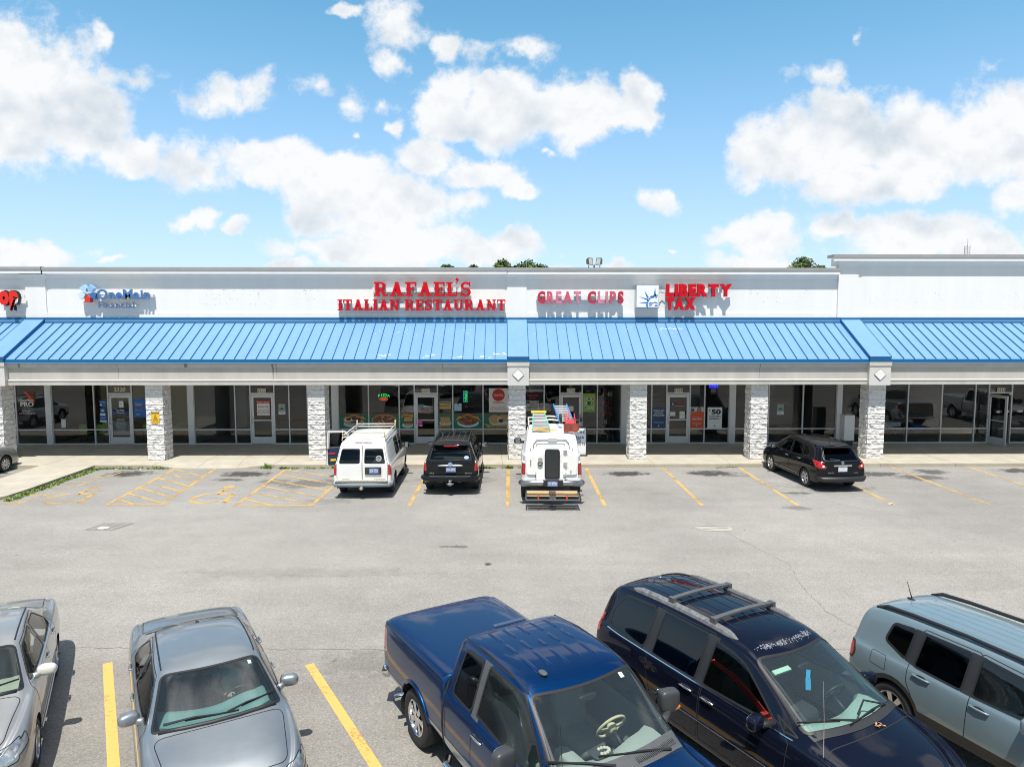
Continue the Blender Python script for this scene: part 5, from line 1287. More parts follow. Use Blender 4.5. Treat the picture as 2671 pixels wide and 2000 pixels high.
    def mirrors(s, x, z, y, m, size=(.06, .11, .075), e=.75, stalk=M_BLACK):
        for sg in (1, -1):
            b = MB(); M3 = Matrix.Rotation(RAD(-14*sg), 3, 'Z')
            b.blob((x, sg*(y+size[1]*.9), z), size, e, 20, 14, 0, M3)
            a = s.side(x+.07, z-.04, sg, -.03)
            b.tube([a, (x+.02, sg*(y+.01), z-size[2]*.55), (x, sg*(y+size[1]*.6), z-size[2]*.5)], [.05, .042, .03], 8, 1)
            o = s.add('mirror', b, [m, stalk], smooth=True)
            g_ = MB(); M4 = Matrix.Rotation(RAD(-10*sg), 3, 'Z'); g_.blob((x-size[0]*.93, sg*(y+size[1]*.92), z), (.008, size[1]*.84, size[2]*.78), .6, 16, 10, 0, M4)
            s.add('mirror_glass', g_, mat('mirror_glass', (.35, .38, .40), rough=.05, metal=1), smooth=True)
    def wipers(s, pts, parent=None):
        for a, b in pts:
            m = MB(); a_, b_ = s.down(a[0], a[1], .025), s.down(b[0], b[1], .022); mid = s.down((a[0]+b[0])/2, (a[1]+b[1])/2, .035)
            m.tube([a_, mid, b_], [.016, .011, .006], 6); k = (b_-a_)
            m.bar(a_+k*.35, b_+k*.25, .012, .02); s.add('wiper', m, M_BLACK)
    def plate(s, x, y, z, txt, colr='plate_blue', cw=.31, rot=0, fnt=(.02, .06, .22)):
        m = MB(); m.box(x-.008, x, y-cw/2, y+cw/2, z-.08, z+.08, 0); o = s.add('license_plate', m, mat(colr, {'plate_blue': (.16, .24, .46), 'plate_white': (.55, .6, .68)}[colr], rough=.4))
        t = MB(); t.text(txt, lambda u, v, d: (x-.010-d, y-u, z-.035+v), .075, .012, width=cw*.82, d1=.002); t.text('TENNESSEE', lambda u, v, d: (x-.010-d, y-u, z+.05+v), .02, .005, width=.16, d1=.002); t.build('lettering', mat('plate_white_letter', (.7, .72, .75)), o, world=False)
    def badge(s, txt, y, z, h, m, width=None, face='rear', name='badge', bold=.0):
        x = s.rear(y, z, .003).x; b = MB(); b.text(txt, lambda u, v, d: (s.rear(y-u, z+v, .003).x-d, y-u, z+v), h, bold, width=width, d1=.005); s.add(name, b, m)
    def interior(s, dash=(1.0, 1.0), zs=.55, seats=(.05, -.85), ys=.37, col=None, dcol=None, wheel_y=.37, wcol=None, wide=.66, zfloor=.35, steer=(.62, .92), bench=True, head=True, hcol=None, tall=.62):
        col = col or mat('seat_grey', (.22, .215, .20), rough=.85, var=.1); dcol = dcol or mat('dash_grey', (.10, .105, .11), rough=.75)
        m = MB(); m.box(s.cab[0]+.05, s.cab[1]-.05, -wide, wide, zfloor-.02, zfloor); s.add('cabin_floor', m, mat('carpet_dark', (.05, .05, .052), rough=1))
        # dashboard
        xd, zd = dash; m = MB(); n = 9; pr = [(xd+.30, zd-.02), (xd+.12, zd+.0), (xd-.02, zd+.005), (xd-.16, zd-.03), (xd-.22, zd-.10), (xd-.20, zd-.26), (xd-.05, zd-.42), (xd+.30, zd-.42)]
        ysx = [wide*(-1+2*k/12) for k in range(13)]; vs = []
        for y in ysx:
            hump = .045*math.exp(-((y-wheel_y)/.2)**2)
            for i, (a, b) in enumerate(pr): vs.append((a-(.22*(y/wide)**2), y, b+(hump if i in (2, 3) else 0)))
        k = len(pr); m.add(vs, [(j*k+i, j*k+(i+1) % k, (j+1)*k+(i+1) % k, (j+1)*k+i) for j in range(12) for i in range(k)]+[list(range(k)), list(range(12*k, 13*k))]); s.add('dashboard', m, dcol, smooth=True, auto=40)
        st = MB(); cx, cz = steer; c = Vector((cx, wheel_y, cz)); ax = Vector((.86, 0, -.50)).normalized(); e1 = Vector((0, 1, 0)); e2 = ax.cross(e1).normalized()
        st.tube([c+(e1*math.cos(6.2832*q/24)+e2*math.sin(6.2832*q/24))*.19 for q in range(24)], .017, 8, 0, True)
        for q in (0, 3.14159, 4.712): st.bar(c+ax*.02, c+(e1*math.cos(q)+e2*math.sin(q))*.18+ax*.006, .035, .018)
        st.blob(c+ax*.02, (.05, .06, .06), .7, 12, 8); st.tube([c+ax*.02, c+ax*.3], .03, 8, 1)
        s.add('steering_wheel', st, [wcol or M_BLACK, M_BLACK], smooth=True)
        for xi, x in enumerate(seats):
            ps = [ys, -ys] if (xi == 0 or not bench) else [0]
            for y in ps:
                w = .25 if len(ps) == 2 else wide-.06; m = MB()
                m.blob((x, y, zs-.10), (.27, w, .11), .45, 20, 10)
                M3 = Matrix.Rotation(RAD(-14), 3, 'Y'); m.blob((x-.30, y, zs+tall*.5-.06), (.085, w*.96, tall*.5), .45, 20, 12, 0, M3)
                if head:
                    for hy in ([y] if len(ps) == 2 else [-.34, .34]): m.blob((x-.30-tall*.27, y+hy if len(ps) == 1 else y, zs+tall+.04), (.05, .12, .085), .6, 14, 10, 0, M3)
                s.add('seat', m, (hcol if hcol and xi == 0 else col), smooth=True)
        m = MB(); m.blob((dash[0]-.62, 0, zs-.08), (.42, .10, .12), .4, 16, 8); s.add('console', m, dcol, smooth=True)
def make_wheel(parent, x, y, z, r, tw, sg, rim, n, rr, rim_m):
    rim_m = rim_m or mat('alloy', (.50, .51, .53), rough=.25, metal=.9); R = r*rr; ax = (0, sg, 0); c = (x, y, z)
    t = MB(); h = tw
    t.lathe([(R-.005, -.02), (R+.03, -.004), (r-.05, .002), (r-.018, -.012), (r-.004, -.035), (r, -.06), (r, -h+.06), (r-.015, -h+.015), (R, -h)], c, ax, 44, cap=False)
    for k in range(3):
        hh = -.075-k*(h-.15)/2; t.lathe([(r+.001, hh), (r-.006, hh-.004), (r+.001, hh-.008)], c, ax, 44, 1, cap=False)
    w = t.build('wheel', [M_RUBBER, M_BLACK], parent, smooth=True, world=False)
    b = MB(); b.lathe([(R+.004, -.012), (R-.012, -.004), (R-.022, -.02), (R-.035, -.09), (R-.04, -.16)], c, ax, 40, 0, cap=False); b.lathe([(R-.03, -.105), (.001, -.105)], c, ax, 32, 1, cap=False)
    for k in range(n):
        a = 6.28318*k/n; d = Vector((math.cos(a), 0, math.sin(a))); tn = Vector((-math.sin(a), 0, math.cos(a))); C_ = Vector(c); A = Vector(ax)
        wi, wo = ((.055, .075) if rim == 'spoke' else (.05, .035)); wi *= r/.33*7/n; wo *= r/.33*7/n
        i0, o0 = C_+d*.045-A*.028, C_+d*(R-.015)-A*.016
        vs = [i0-tn*wi/2, o0-tn*wo/2, o0+tn*wo/2, i0+tn*wi/2]; vs2 = [q-A*.05 for q in vs]
        b.add(vs+vs2, [(0, 1, 2, 3), (4, 7, 6, 5), (0, 4, 5, 1), (1, 5, 6, 2), (2, 6, 7, 3), (3, 7, 4, 0)])
    b.lathe([(.07, -.06), (.068, -.026), (.045, -.016), (.001, -.012)], c, ax, 20, 0, cap=False)
    b.build('rim', [rim_m, mat('brake_dark', (.03, .03, .03), rough=.6, metal=.4)], w, smooth=True, world=False, auto=35)
G_CLEAR = glass('windshield_glass', (.80, .92, .88), ior=1.75, dust=.02)
G_SIDE = glass('side_glass', (.62, .72, .69), ior=1.55, dust=.006)
G_TINT = glass('privacy_glass', (.06, .07, .08), ior=1.52)
G_LAMP = glass('lamp_lens', (.80, .84, .84), ior=1.4)
M_TAIL = mat('tail_light_red', (.42, .008, .012), rough=.12, coat=1)
M_TAILW = mat('tail_light_white', (.65, .55, .52), rough=.12, coat=1)
M_AMBER = mat('amber_lens', (.75, .22, .02), rough=.15, coat=1)
M_LAMPR = mat('lamp_reflector', (.60, .62, .62), rough=.15, metal=.7, var=.5, vscale=9)
M_DTRIM = mat('dark_trim', (.022, .024, .026), rough=.55, var=.15)
M_GTRIM = mat('grey_trim', (.075, .08, .085), rough=.6, var=.15, vscale=12)
LIN_D = mat('lining_dark', (.03, .03, .032), rough=.9); LIN_G = mat('lining_grey', (.20, .20, .19), rough=.9); LIN_B = mat('lining_beige', (.36, .34, .29), rough=.9)
M_GAP = mat('panel_gap', (.012, .012, .013), rough=.8); M_SEAL = mat('window_seal', (.015, .015, .016), rough=.5)
FAR_G = glass('far_tint_glass', (.05, .055, .06), ior=1.5)
def sedan(name, label, pose, paint_m, lv, lining, side_g=G_SIDE, sc=1.0, mirror_m=None, chrome=False, group='cars parked in the near row', glass_m=G_CLEAR, seatcol=None, rim='spoke', nsp=7, dashc=None):
    st = [S(-2.58, .45, .68, .62, .86, .64, .90, .58, .02), S(-2.54, .33, .82, .64, .97, .77, 1.0, .70, .03), S(-2.25, .27, .905, .66, 1.005, .85, 1.055, .75, .03), S(-1.80, .25, .92, .68, 1.0, .865, 1.085, .76, .045),
          S(-1.62, .24, .925, .68, 1.0, .87, 1.12, .73, .045), S(-1.0, .23, .925, .68, .995, .875, 1.40, .60, .03), S(-.78, .23, .925, .68, .99, .878, 1.44, .625, .035), S(-.15, .22, .925, .68, .985, .88, 1.475, .64, .035),
          S(.36, .22, .925, .68, .98, .88, 1.45, .635, .035), S(.58, .22, .925, .68, .975, .878, 1.38, .645, .035), S(1.25, .22, .92, .66, .955, .865, 1.04, .77, .05), S(1.40, .22, .92, .66, .94, .86, .985, .78, .05),
          S(1.85, .22, .915, .64, .88, .83, .925, .73, .045), S(2.15, .22, .88, .58, .79, .76, .83, .66, .04), S(2.33, .24, .78, .52, .68, .64, .71, .55, .02), S(2.37, .30, .60, .50, .60, .50, .62, .42, .01)]
    c = Car(name, label, 'car', pose, st, lv, group); c.cab = (-1.7, 1.25)
    c.cut('ws', 'windshield', 'top', [(.585, -.585), (1.36, -.76), (1.36, .76), (.585, .585)], [glass_m], None, .20, .03, M_SEAL, r=.09)
    c.cut('rw', 'rear_window', 'top', [(-1.66, -.66), (-.97, -.53), (-.97, .53), (-1.66, .66)], [side_g], None, -.14, .03, M_SEAL, r=.09)
    c.cut('fd_w', 'window', 'side', [(1.0, 1.025), (.46, 1.33), (-.20, 1.38), (-.24, 1.015)], [side_g], 'fd', 0, .022, M_SEAL, r=.05)
    c.cut('rd_w', 'window', 'side', [(-.32, 1.015), (-.29, 1.38), (-.82, 1.345), (-1.16, 1.14), (-1.14, 1.03)], [side_g], 'rd', 0, .022, M_SEAL, r=.06)
    c.cut('hl', 'headlight', 'side', [(2.36, .60), (2.34, .70), (1.94, .80), (1.98, .68)], [M_LAMPR], None, 0, .012, M_SEAL); 
    for sg, k in ((1, 'hlL'), (-1, 'hlR')): c.cut(k, 'headlight', 'front', [(sg*.40, .56), (sg*.80, .58), (sg*.80, .80), (sg*.42, .68)], [M_LAMPR], None, 0, .012, M_SEAL)
    c.cut('gr', 'grille', 'front', [(-.34, .50), (.34, .50), (.36, .64), (-.36, .64)], [M_DTRIM], None, 0, .016, M_CHROME, r=.04); c.cut('bi', 'bumper_intake', 'front', [(-.46, .30), (.46, .30), (.5, .41), (-.5, .41)], [M_DTRIM], None, 0, .01, M_GAP, r=.04)
    c.cut('tl', 'tail_light', 'side', [(-2.58, .72), (-2.56, .93), (-2.30, .95), (-2.26, .78)], [M_TAIL], None, 0, .01, M_SEAL)
    c.cut('hood', 'hood', 'top', [(1.42, -.75), (2.24, -.63), (2.24, .63), (1.42, .75)], [paint_m], None, .12, r=.12)
    c.cut('trunk', 'trunk_lid', 'top', [(-2.52, -.66), (-1.76, -.70), (-1.76, .70), (-2.52, .66)], [paint_m], None, -.08, r=.08)
    c.cut('fd', 'door', 'side', [(-.28, .33), (1.02, .33), (1.10, .98), (.44, 1.372), (-.26, 1.415)], [paint_m], r=.04)
    c.cut('rd', 'door', 'side', [(-.28, .33), (-.88, .33), (-1.1, .62), (-1.27, .85), (-1.26, 1.06), (-.84, 1.385), (-.26, 1.415)], [paint_m], r=.04)
    c.hole(1.40, .335, .365); c.hole(-1.40, .335, .365)
    c.finish(paint_m, lining, .5, seam_m=M_GAP)
    c.wheels((1.40, -1.40), .905, .325, .21, rim, nsp)
    c.handle(-.10, .90, paint_m if not chrome else M_CHROME, 'fd'); c.handle(-1.02, .92, paint_m if not chrome else M_CHROME, 'rd')
    c.mirrors(.74, 1.03, .865, mirror_m or paint_m, (.075, .125, .08), stalk=paint_m)
    c.wipers([((1.30, .10), (1.16, .58)), ((1.22, -.62), (1.30, .06))])
    c.interior((.90, .96), .56, (.0, -.85), .36, seatcol, dashc, .36, steer=(.56, .90))
    for sg in (1, -1):                                              # roof ditch mouldings
        m = MB(); m.tube([c.snap((x, sg*y, z), .004) for x, y, z in ((.42, .585, 1.44), (.1, .588, 1.47), (-.3, .588, 1.48), (-.75, .58, 1.45), (-.98, .56, 1.40))], .011, 6); c.add('roof_moulding', m, M_SEAL)
        if chrome:
            m = MB(); m.tube([c.side(x, z, sg, .006) for x, z in ((1.02, 1.003), (.5, .998), (-.3, .995), (-.9, 1.0), (-1.2, 1.02))], .011, 6); c.add('belt_moulding', m, M_CHROME)
        m = MB(); m.tube([c.side(x, .30, sg, .004) for x in (-.95, -.4, .2, .95)], .02, 6); c.add('sill_moulding', m, paint_m)
    m = MB(); p = c.down(-.88, 0, .005); m.blob(p, (.05, .025, .018), .8, 12, 8); c.add('antenna', m, M_BLACK, smooth=True)
    m = MB(); p = c.down(.55, .0, -.10); m.blob(p, (.02, .12, .035), .6, 12, 8); c.add('rear_view_mirror', m, M_BLACK, smooth=True)
    m = MB()
    for i in range(3):
        a = c.down(1.34, -.45, .004); 
    a, b = c.down(1.33, -.55, .003), c.down(1.355, .1, .003)
    m = MB(); m.tube([c.down(1.37-.20*y*y, y, .004) for y in (-.68, -.4, -.1, .2, .5, .68)], .028, 6); c.add('cowl', m, M_DTRIM, smooth=True)
    return c
P_SILV = paint('paint_silver', (.42, .42, .41), .65, .42)
P_GREY = paint('paint_gunmetal', (.31, .34, .36), .75, .42)
P_BLUE = paint('paint_deep_blue', (.002, .046, .165), .9, .40, .05, .1)
P_NAVY = paint('paint_black_navy', (.005, .007, .016), 0., .5, .08, .0)
P_ICE = paint('paint_ice_blue', (.155, .215, .245), .10, .35, .05)
P_CAM = paint('paint_greige', (.27, .28, .27), .45, .32)
P_WHITE = paint('paint_white', (.78, .78, .765), 0., .4, .04)
P_BLK = paint('paint_charcoal', (.008, .010, .012), 0., .5, .08, .0)
P_ROG = paint('paint_black', (.005, .006, .009), 0., .5, .08, .0)
c = sedan('silver_sedan', 'silver sedan at the bottom left corner, cut by the frame edge', (-7.72, 9.98, -62.5), P_SILV, 3, LIN_B, mirror_m=mat('pearl_mirror', (.62, .61, .55), rough=.25, coat=1), chrome=True, seatcol=mat('seat_beige', (.38, .35, .28), rough=.9), dashc=mat('dash_beige', (.33, .32, .27), rough=.8), nsp=6)
c = sedan('grey_sedan', 'dark grey sedan in the near row with a person at its steering wheel', (-4.19, 9.60, -60.5), P_GREY, 3, mat('lining_teal', (.07, .10, .10), rough=.9), side_g=glass('sedan_side_glass', (.36, .45, .45)), glass_m=glass('sedan_windshield_glass', (.66, .90, .90), ior=1.75, dust=.02), seatcol=mat('seat_charcoal', (.045, .05, .055), rough=.9), dashc=mat('dash_charcoal', (.17, .22, .22), rough=.8))
SED = c
m = MB(); a = c.down(.56, .46, .004); b = c.down(.62, .5, .004); m.box(-.001, .001, -.001, .001, -.001, .001); m = MB(); m.add([c.down(.60, .46, .004), c.down(.60, .50, .004), c.down(.655, .505, .004), c.down(.655, .465, .004)], [(0, 1, 2, 3)]); c.add('sticker', m, mat('sticker_mint', (.55, .75, .68)))

# ---- blue pickup with a hard bed cover
st = [S(-3.07, .62, .88, .9, 1.27, .86, 1.31, .80, .0), S(-3.05, .56, .975, .95, 1.36, .945, 1.405, .895, .008), S(-2.95, .55, 1.0, .95, 1.38, .965, 1.43, .925, .012), S(-2.4, .55, 1.005, .95, 1.38, .97, 1.435, .93, .018), S(-1.7, .55, 1.005, .95, 1.375, .97, 1.435, .93, .018), S(-1.05, .52, 1.005, .95, 1.37, .97, 1.43, .93, .015), S(-.93, .50, 1.005, .9, 1.365, .97, 1.425, .93, .012),
      S(-.925, .50, 1.005, .88, 1.20, .968, 1.44, .80, .02), S(-.90, .50, 1.005, .88, 1.20, .968, 1.86, .73, .012), S(-.84, .48, 1.005, .88, 1.20, .968, 1.93, .735, .012), S(-.4, .45, 1.005, .86, 1.20, .968, 1.95, .75, .016), S(.25, .44, 1.005, .85, 1.19, .968, 1.935, .755, .018), S(.60, .44, 1.005, .85, 1.185, .966, 1.885, .755, .02), S(.76, .44, 1.005, .85, 1.18, .965, 1.81, .76, .022),
      S(1.42, .44, 1.005, .85, 1.17, .955, 1.265, .83, .05), S(1.56, .44, 1.005, .85, 1.165, .955, 1.20, .865, .05), S(2.1, .44, 1.005, .85, 1.13, .945, 1.165, .86, .05), S(2.55, .44, .985, .82, 1.06, .91, 1.11, .82, .04), S(2.74, .46, .93, .78, .98, .85, 1.03, .76, .02), S(2.78, .5, .8, .76, .9, .74, .92, .66, .01)]
c = Car('blue_pickup', 'deep blue pickup truck with a flat hard bed cover and silver lower flanks', 'pickup truck', (.52, 8.46, -59.3), st, 3, 'cars parked in the near row'); c.cab = (-.88, 1.5)
G_TRUCK = glass('truck_windshield_glass', (.80, .90, .88), ior=1.8, dust=.022)
c.cut('ws', 'windshield', 'top', [(.765, -.70), (1.47, -.82), (1.47, .82), (.765, .70)], [G_TRUCK], None, .15, .035, M_SEAL, r=.08)
c.cut('fd_w', 'window', 'side', [(1.24, 1.17), (1.16, 1.34), (.66, 1.83), (-.06, 1.865), (-.12, 1.235), (.75, 1.21)], [G_SIDE], 'fd', 0, .03, M_SEAL, r=.05)
c.cut('rd_w', 'window', 'side', [(-.25, 1.25), (-.21, 1.86), (-.66, 1.835), (-.76, 1.27)], [G_TINT], 'rd', 0, .03, M_SEAL, r=.08)
c.cut('low', 'lower_panel', 'side', [(-3.2, .3), (2.8, .3), (2.8, .635), (-3.2, .67)], [paint('paint_lower_silver', (.38, .38, .37), .4, .35)], None, 0, r=0)
c.cut('tl', 'tail_light', 'side', [(-3.2, .95), (-3.2, 1.29), (-2.90, 1.29), (-2.86, .97)], [M_TAIL], None, 0, .02, M_CHROME, r=.04)
c.cut('bp', 'pillar_trim', 'side', [(-.07, 1.21), (-.035, 1.885), (-.20, 1.885), (-.235, 1.22)], [M_GTRIM], None, 0, 0, r=0)
c.cut('tn', 'bed_cover', 'top', [(-3.02, -.955), (-.96, -.955), (-.96, .955), (-3.02, .955)], [P_BLUE], None, 0, .010, M_GAP, r=.05, minz=1.33)
c.cut('fd', 'door', 'side', [(-.16, .50), (1.22, .50), (1.40, .9), (1.40, 1.16), (.72, 1.885), (-.13, 1.915)], [P_BLUE], r=.05)
c.cut('rd', 'door', 'side', [(-.845, .50), (-.845, 1.25), (-.78, 1.89), (-.13, 1.915), (-.16, .50)], [P_BLUE], r=.05)
c.cut('hood', 'hood', 'top', [(1.62, -.84), (2.66, -.76), (2.66, .76), (1.62, .84)], [P_BLUE], None, .08, r=.1)
for sg, k in ((1, 'hlL'), (-1, 'hlR')): c.cut(k, 'headlight', 'front', [(sg*.55, .80), (sg*.96, .78), (sg*.96, 1.04), (sg*.58, 1.0)], [M_LAMPR], None, 0, .012, M_SEAL)
c.cut('gr', 'grille', 'front', [(-.50, .74), (.50, .74), (.50, 1.0), (-.50, 1.0)], [M_DTRIM], None, 0, .04, M_CHROME, r=.04)
c.hole(1.84, .40, .475, sq=1.04); c.hole(-1.84, .40, .475, sq=1.06)
c.finish(P_BLUE, mat('lining_pale', (.30, .31, .29), rough=.9), .6, seam_m=M_GAP)
c.wheels((1.84, -1.84), .985, .40, .27, 'spoke', 7, .62, M_CHROME)
c.handle(.0, 1.06, M_CHROME, 'fd', .22)
for sg in (1, -1):                                                   # dark gap between cab and bed, bed rail cap, arch lip, step tube
    m = MB(); m.tube([c.side(-.915, z, sg, -.004) for z in (.55, .8, 1.05, 1.25, 1.37)], .022, 6); c.add('cab_gap', m, M_GAP)
    m = MB(); m.tube([c.side(-1.84+.49*math.cos(RAD(a)), .40+.51*math.sin(RAD(a)), sg, .002) for a in range(12, 170, 9)], .024, 8); c.add('fender_flare', m, P_BLUE, smooth=True)
    m = MB(); m.tube([(-.75, sg*1.00, .42), (-.6, sg*1.10, .42), (1.15, sg*1.10, .42), (1.3, sg*1.0, .42)], .05, 10); c.add('step_bar', m, M_CHROME, smooth=True)
    m = MB(); M3 = Matrix.Rotation(RAD(-10*sg), 3, 'Z')
    m.blob((.92, sg*1.17, 1.36), (.075, .135, .135), .45, 20, 14, 0, M3); m.tube([(1.06, sg*.93, 1.22), (1.0, sg*1.04, 1.20), (.95, sg*1.14, 1.24)], [.06, .05, .045], 8)
    o = c.add('mirror', m, mat('mirror_dark', (.045, .048, .052), rough=.42), smooth=True)
    m = MB(); m.blob((.84, sg*1.16, 1.37), (.01, .115, .11), .5, 16, 8, 0, M3); c.add('mirror_glass', m, mat('mirror_glass', (.35, .38, .40), rough=.05, metal=1), smooth=True)
    m = MB(); m.blob((.985, sg*1.24, 1.28), (.02, .055, .03), .6, 12, 8, 0, M3); c.add('mirror_signal', m, M_AMBER, smooth=True)
    m = MB(); m.tube([c.snap((x, sg*y, z), .003) for x, y, z in ((.68, .70, 1.88), (.3, .705, 1.94), (-.3, .70, 1.945), (-.82, .685, 1.91))], .012, 6); c.add('roof_moulding', m, M_GAP)
rb = MB()
for k in range(5):
    y = -.42+.21*k
    for (x0, x1) in ((-.72, -.38), (-.30, -.02) if k not in (2,) else (-.2, .0), (.06, .44) if k % 2 == 0 else (.0, .40)):
        n = 9; vs = []
        for i in range(n):
            t = i/(n-1); x = x0+(x1-x0)*t; hgt = .011*min(1, min(t, 1-t)*7); p = c.down(x, y, 0)
            for dy, hh in ((-.035, -.001), (-.018, hgt), (.018, hgt), (.035, -.001)): q = c.down(x, y+dy, hh); vs.append(tuple(q))
        rb.add(vs, [(i*4+j, (i+1)*4+j, (i+1)*4+j+1, i*4+j+1) for i in range(n-1) for j in range(3)])
c.add('roof_rib', rb, P_BLUE, smooth=True)
m = MB(); m.blob(c.down(.48, -.38, .01), (.07, .045, .022), .9, 16, 10); c.add('roof_antenna', m, M_GTRIM, smooth=True)
m = MB(); m.tube([c.down(1.62, -.88), Vector((1.60, -.90, 1.6)), Vector((1.56, -.90, 2.0))], [.008, .004, .003], 6); c.add('antenna', m, M_BLACK)
m = MB(); m.tube([(-2.93, -.96, .60), (-3.08, -.88, .62), (-3.15, -.5, .62), (-3.15, .5, .62), (-3.08, .88, .62), (-2.93, .96, .60)], [.09, .11, .12, .12, .11, .09], 10); c.add('bumper', m, M_CHROME, smooth=True)
m = MB(); m.tube([(2.62, -1.0, .58), (2.84, -.88, .58), (2.90, -.4, .58), (2.90, .4, .58), (2.84, .88, .58), (2.62, 1.0, .58)], [.10, .13, .14, .14, .13, .10], 10); c.add('bumper', m, M_CHROME, smooth=True)
m = MB()
for z in (.80, .87, .94): m.tube([c.front(y, z, .012) for y in (-.48, -.24, 0, .24, .48)], .018, 6)
c.add('grille_bar', m, M_CHROME, smooth=True)
m = MB(); m.lathe([(.045, -.3), (.045, 0), (.036, 0), (.036, -.1)], (-2.50, -1.02, .40), (-.25, -1, -.15), 14, cap=False); c.add('exhaust_pipe', m, M_CHROME, smooth=True)
m = MB(); m.box(-.93, -.865, -.24, .24, 1.905, 1.935); c.add('brake_lamp', m, mat('brake_lamp_smoke', (.12, .16, .24), rough=.15, metal=.6), bevel=.01)
c.wipers([((1.52, -.15), (1.28, -.74)), ((1.56, .60), (1.42, -.10))])
m = MB(); n = 17; vs = []
for i in range(n):
    y = -.80+1.6*i/(n-1)
    for dx in (-.05, .04, .13):
        q = c.down(1.50-.15*y*y+dx, y, .012 if dx < .1 else .003); vs.append(tuple(q))
m.add(vs, [(i*3+j, (i+1)*3+j, (i+1)*3+j+1, i*3+j+1) for i in range(n-1) for j in range(2)])
for i in range(26):
    y = .12+.024*i; q = c.down(1.52-.15*y*y, y, .02); m.bar(q+Vector((-.035, 0, 0)), q+Vector((.07, 0, -.01)), .008, .006)
c.add('cowl', m, M_GTRIM, smooth=True)
c.interior((1.28, 1.17), .78, (.16, -.45), .42, mat('seat_stone', (.25, .265, .25), rough=.9, var=.1), mat('dash_stone', (.36, .385, .37), rough=.75), .42, mat('wheel_wrap_cream', (.62, .53, .33), rough=.9), wide=.80, zfloor=.55, steer=(.74, 1.16), tall=.66)
m = MB()
m.blob((1.10, -.02, 1.175), (.10, .13, .012), .4, 16, 6, 1)
for k in range(9):
    a = RAD(200-k*30); m.blob((1.12+.05*math.cos(a), .0+.075*math.sin(a), 1.20), (.022, .022, .02), 1, 8, 6, 0)
c.add('dash_ornament', m, [mat('bead_cream', (.62, .55, .45), rough=.8), mat('pad_dark', (.05, .055, .06), rough=.8)], smooth=True)
m = MB(); m.add([c.down(.755, .50, .004), c.down(.755, .555, .004), c.down(.81, .56, .004), c.down(.81, .505, .004)], [(0, 1, 2, 3)]); c.add('sticker', m, mat('sticker_white', (.75, .78, .76)))
m = MB(); p = c.down(.80, .02, -.12); m.blob(p, (.025, .13, .04), .6, 12, 8); c.add('rear_view_mirror', m, M_BLACK, smooth=True)

# ---- black minivan
st = [S(-2.60, .5, .72, .7, .98, .70, 1.05, .58, .01), S(-2.57, .36, .90, .75, 1.06, .84, 1.22, .70, .03), S(-2.50, .30, .955, .76, 1.09, .90, 1.48, .69, .03), S(-2.36, .27, .975, .77, 1.09, .93, 1.68, .675, .04), S(-2.15, .25, .98, .77, 1.09, .94, 1.745, .675, .045), S(-1.2, .22, .985, .77, 1.08, .945, 1.79, .69, .045), S(-.1, .22, .985, .76, 1.07, .945, 1.79, .69, .045),
      S(.36, .22, .985, .76, 1.07, .945, 1.725, .69, .045), S(.58, .22, .985, .76, 1.065, .943, 1.64, .69, .045), S(1.44, .22, .98, .74, 1.04, .93, 1.165, .785, .06), S(1.68, .22, .975, .72, 1.03, .925, 1.085, .82, .06), S(2.05, .22, .96, .68, .96, .88, 1.00, .78, .06), S(2.35, .22, .90, .6, .83, .80, .87, .68, .05), S(2.50, .26, .80, .55, .70, .68, .73, .56, .03), S(2.53, .32, .62, .5, .6, .52, .62, .42, .01)]
c = Car('black_minivan', 'black minivan with roof rack bars and red seat belts showing at the front window', 'minivan', (3.53, 9.45, -61.0), st, 3, 'cars parked in the near row'); c.cab = (-2.4, 1.6)
c.cut('ws', 'windshield', 'top', [(.60, -.645), (1.56, -.80), (1.56, .80), (.60, .645)], [glass('minivan_windshield_glass', (.74, .92, .88), ior=1.8, dust=.028)], None, .24, .04, M_SEAL, r=.10)
c.cut('fd_w', 'window', 'side', [(1.04, 1.115), (.42, 1.56), (.20, 1.63), (-.10, 1.66), (-.16, 1.095)], [glass('minivan_front_glass', (.60, .80, .74), ior=1.5)], 'fd', 0, .03, M_SEAL, r=.05)
c.cut('qt', 'quarter_window', 'side', [(1.14, 1.10), (1.34, 1.10), (1.0, 1.22)], [G_TINT], None, 0, .02, M_SEAL, r=.02)
c.cut('rd_w', 'window', 'side', [(-.30, 1.095), (-.25, 1.70), (-1.12, 1.70), (-1.18, 1.095)], [G_TINT], 'rd', 0, .03, M_SEAL, r=.05)
c.cut('rq', 'window', 'side', [(-1.36, 1.10), (-1.29, 1.695), (-2.02, 1.645), (-2.22, 1.38), (-2.22, 1.13)], [G_TINT], None, 0, .03, M_SEAL, r=.11)
c.cut('rw', 'rear_window', 'rear', [(-.64, 1.20), (.64, 1.20), (.56, 1.62), (-.56, 1.62)], [G_TINT], None, 0, .03, M_SEAL, r=.08)
c.cut('bp', 'pillar_trim', 'side', [(-.11, 1.08), (-.06, 1.71), (-.26, 1.715), (-.31, 1.08)], [M_DTRIM], None, 0, 0, r=0)
c.cut('cp', 'pillar_trim', 'side', [(-1.165, 1.08), (-1.105, 1.715), (-1.30, 1.71), (-1.37, 1.08)], [M_DTRIM], None, 0, 0, r=0)
c.cut('tl', 'tail_light', 'side', [(-2.62, .92), (-2.62, 1.28), (-2.47, 1.26), (-2.40, .98)], [M_TAIL], None, 0, .01, M_SEAL, r=.04)
for sg, k in ((1, 'tlL'), (-1, 'tlR')): c.cut(k, 'tail_light', 'rear', [(sg*.72, .92), (sg*.97, .94), (sg*.95, 1.30), (sg*.74, 1.22)], [M_TAIL], None, 0, .01, M_SEAL)
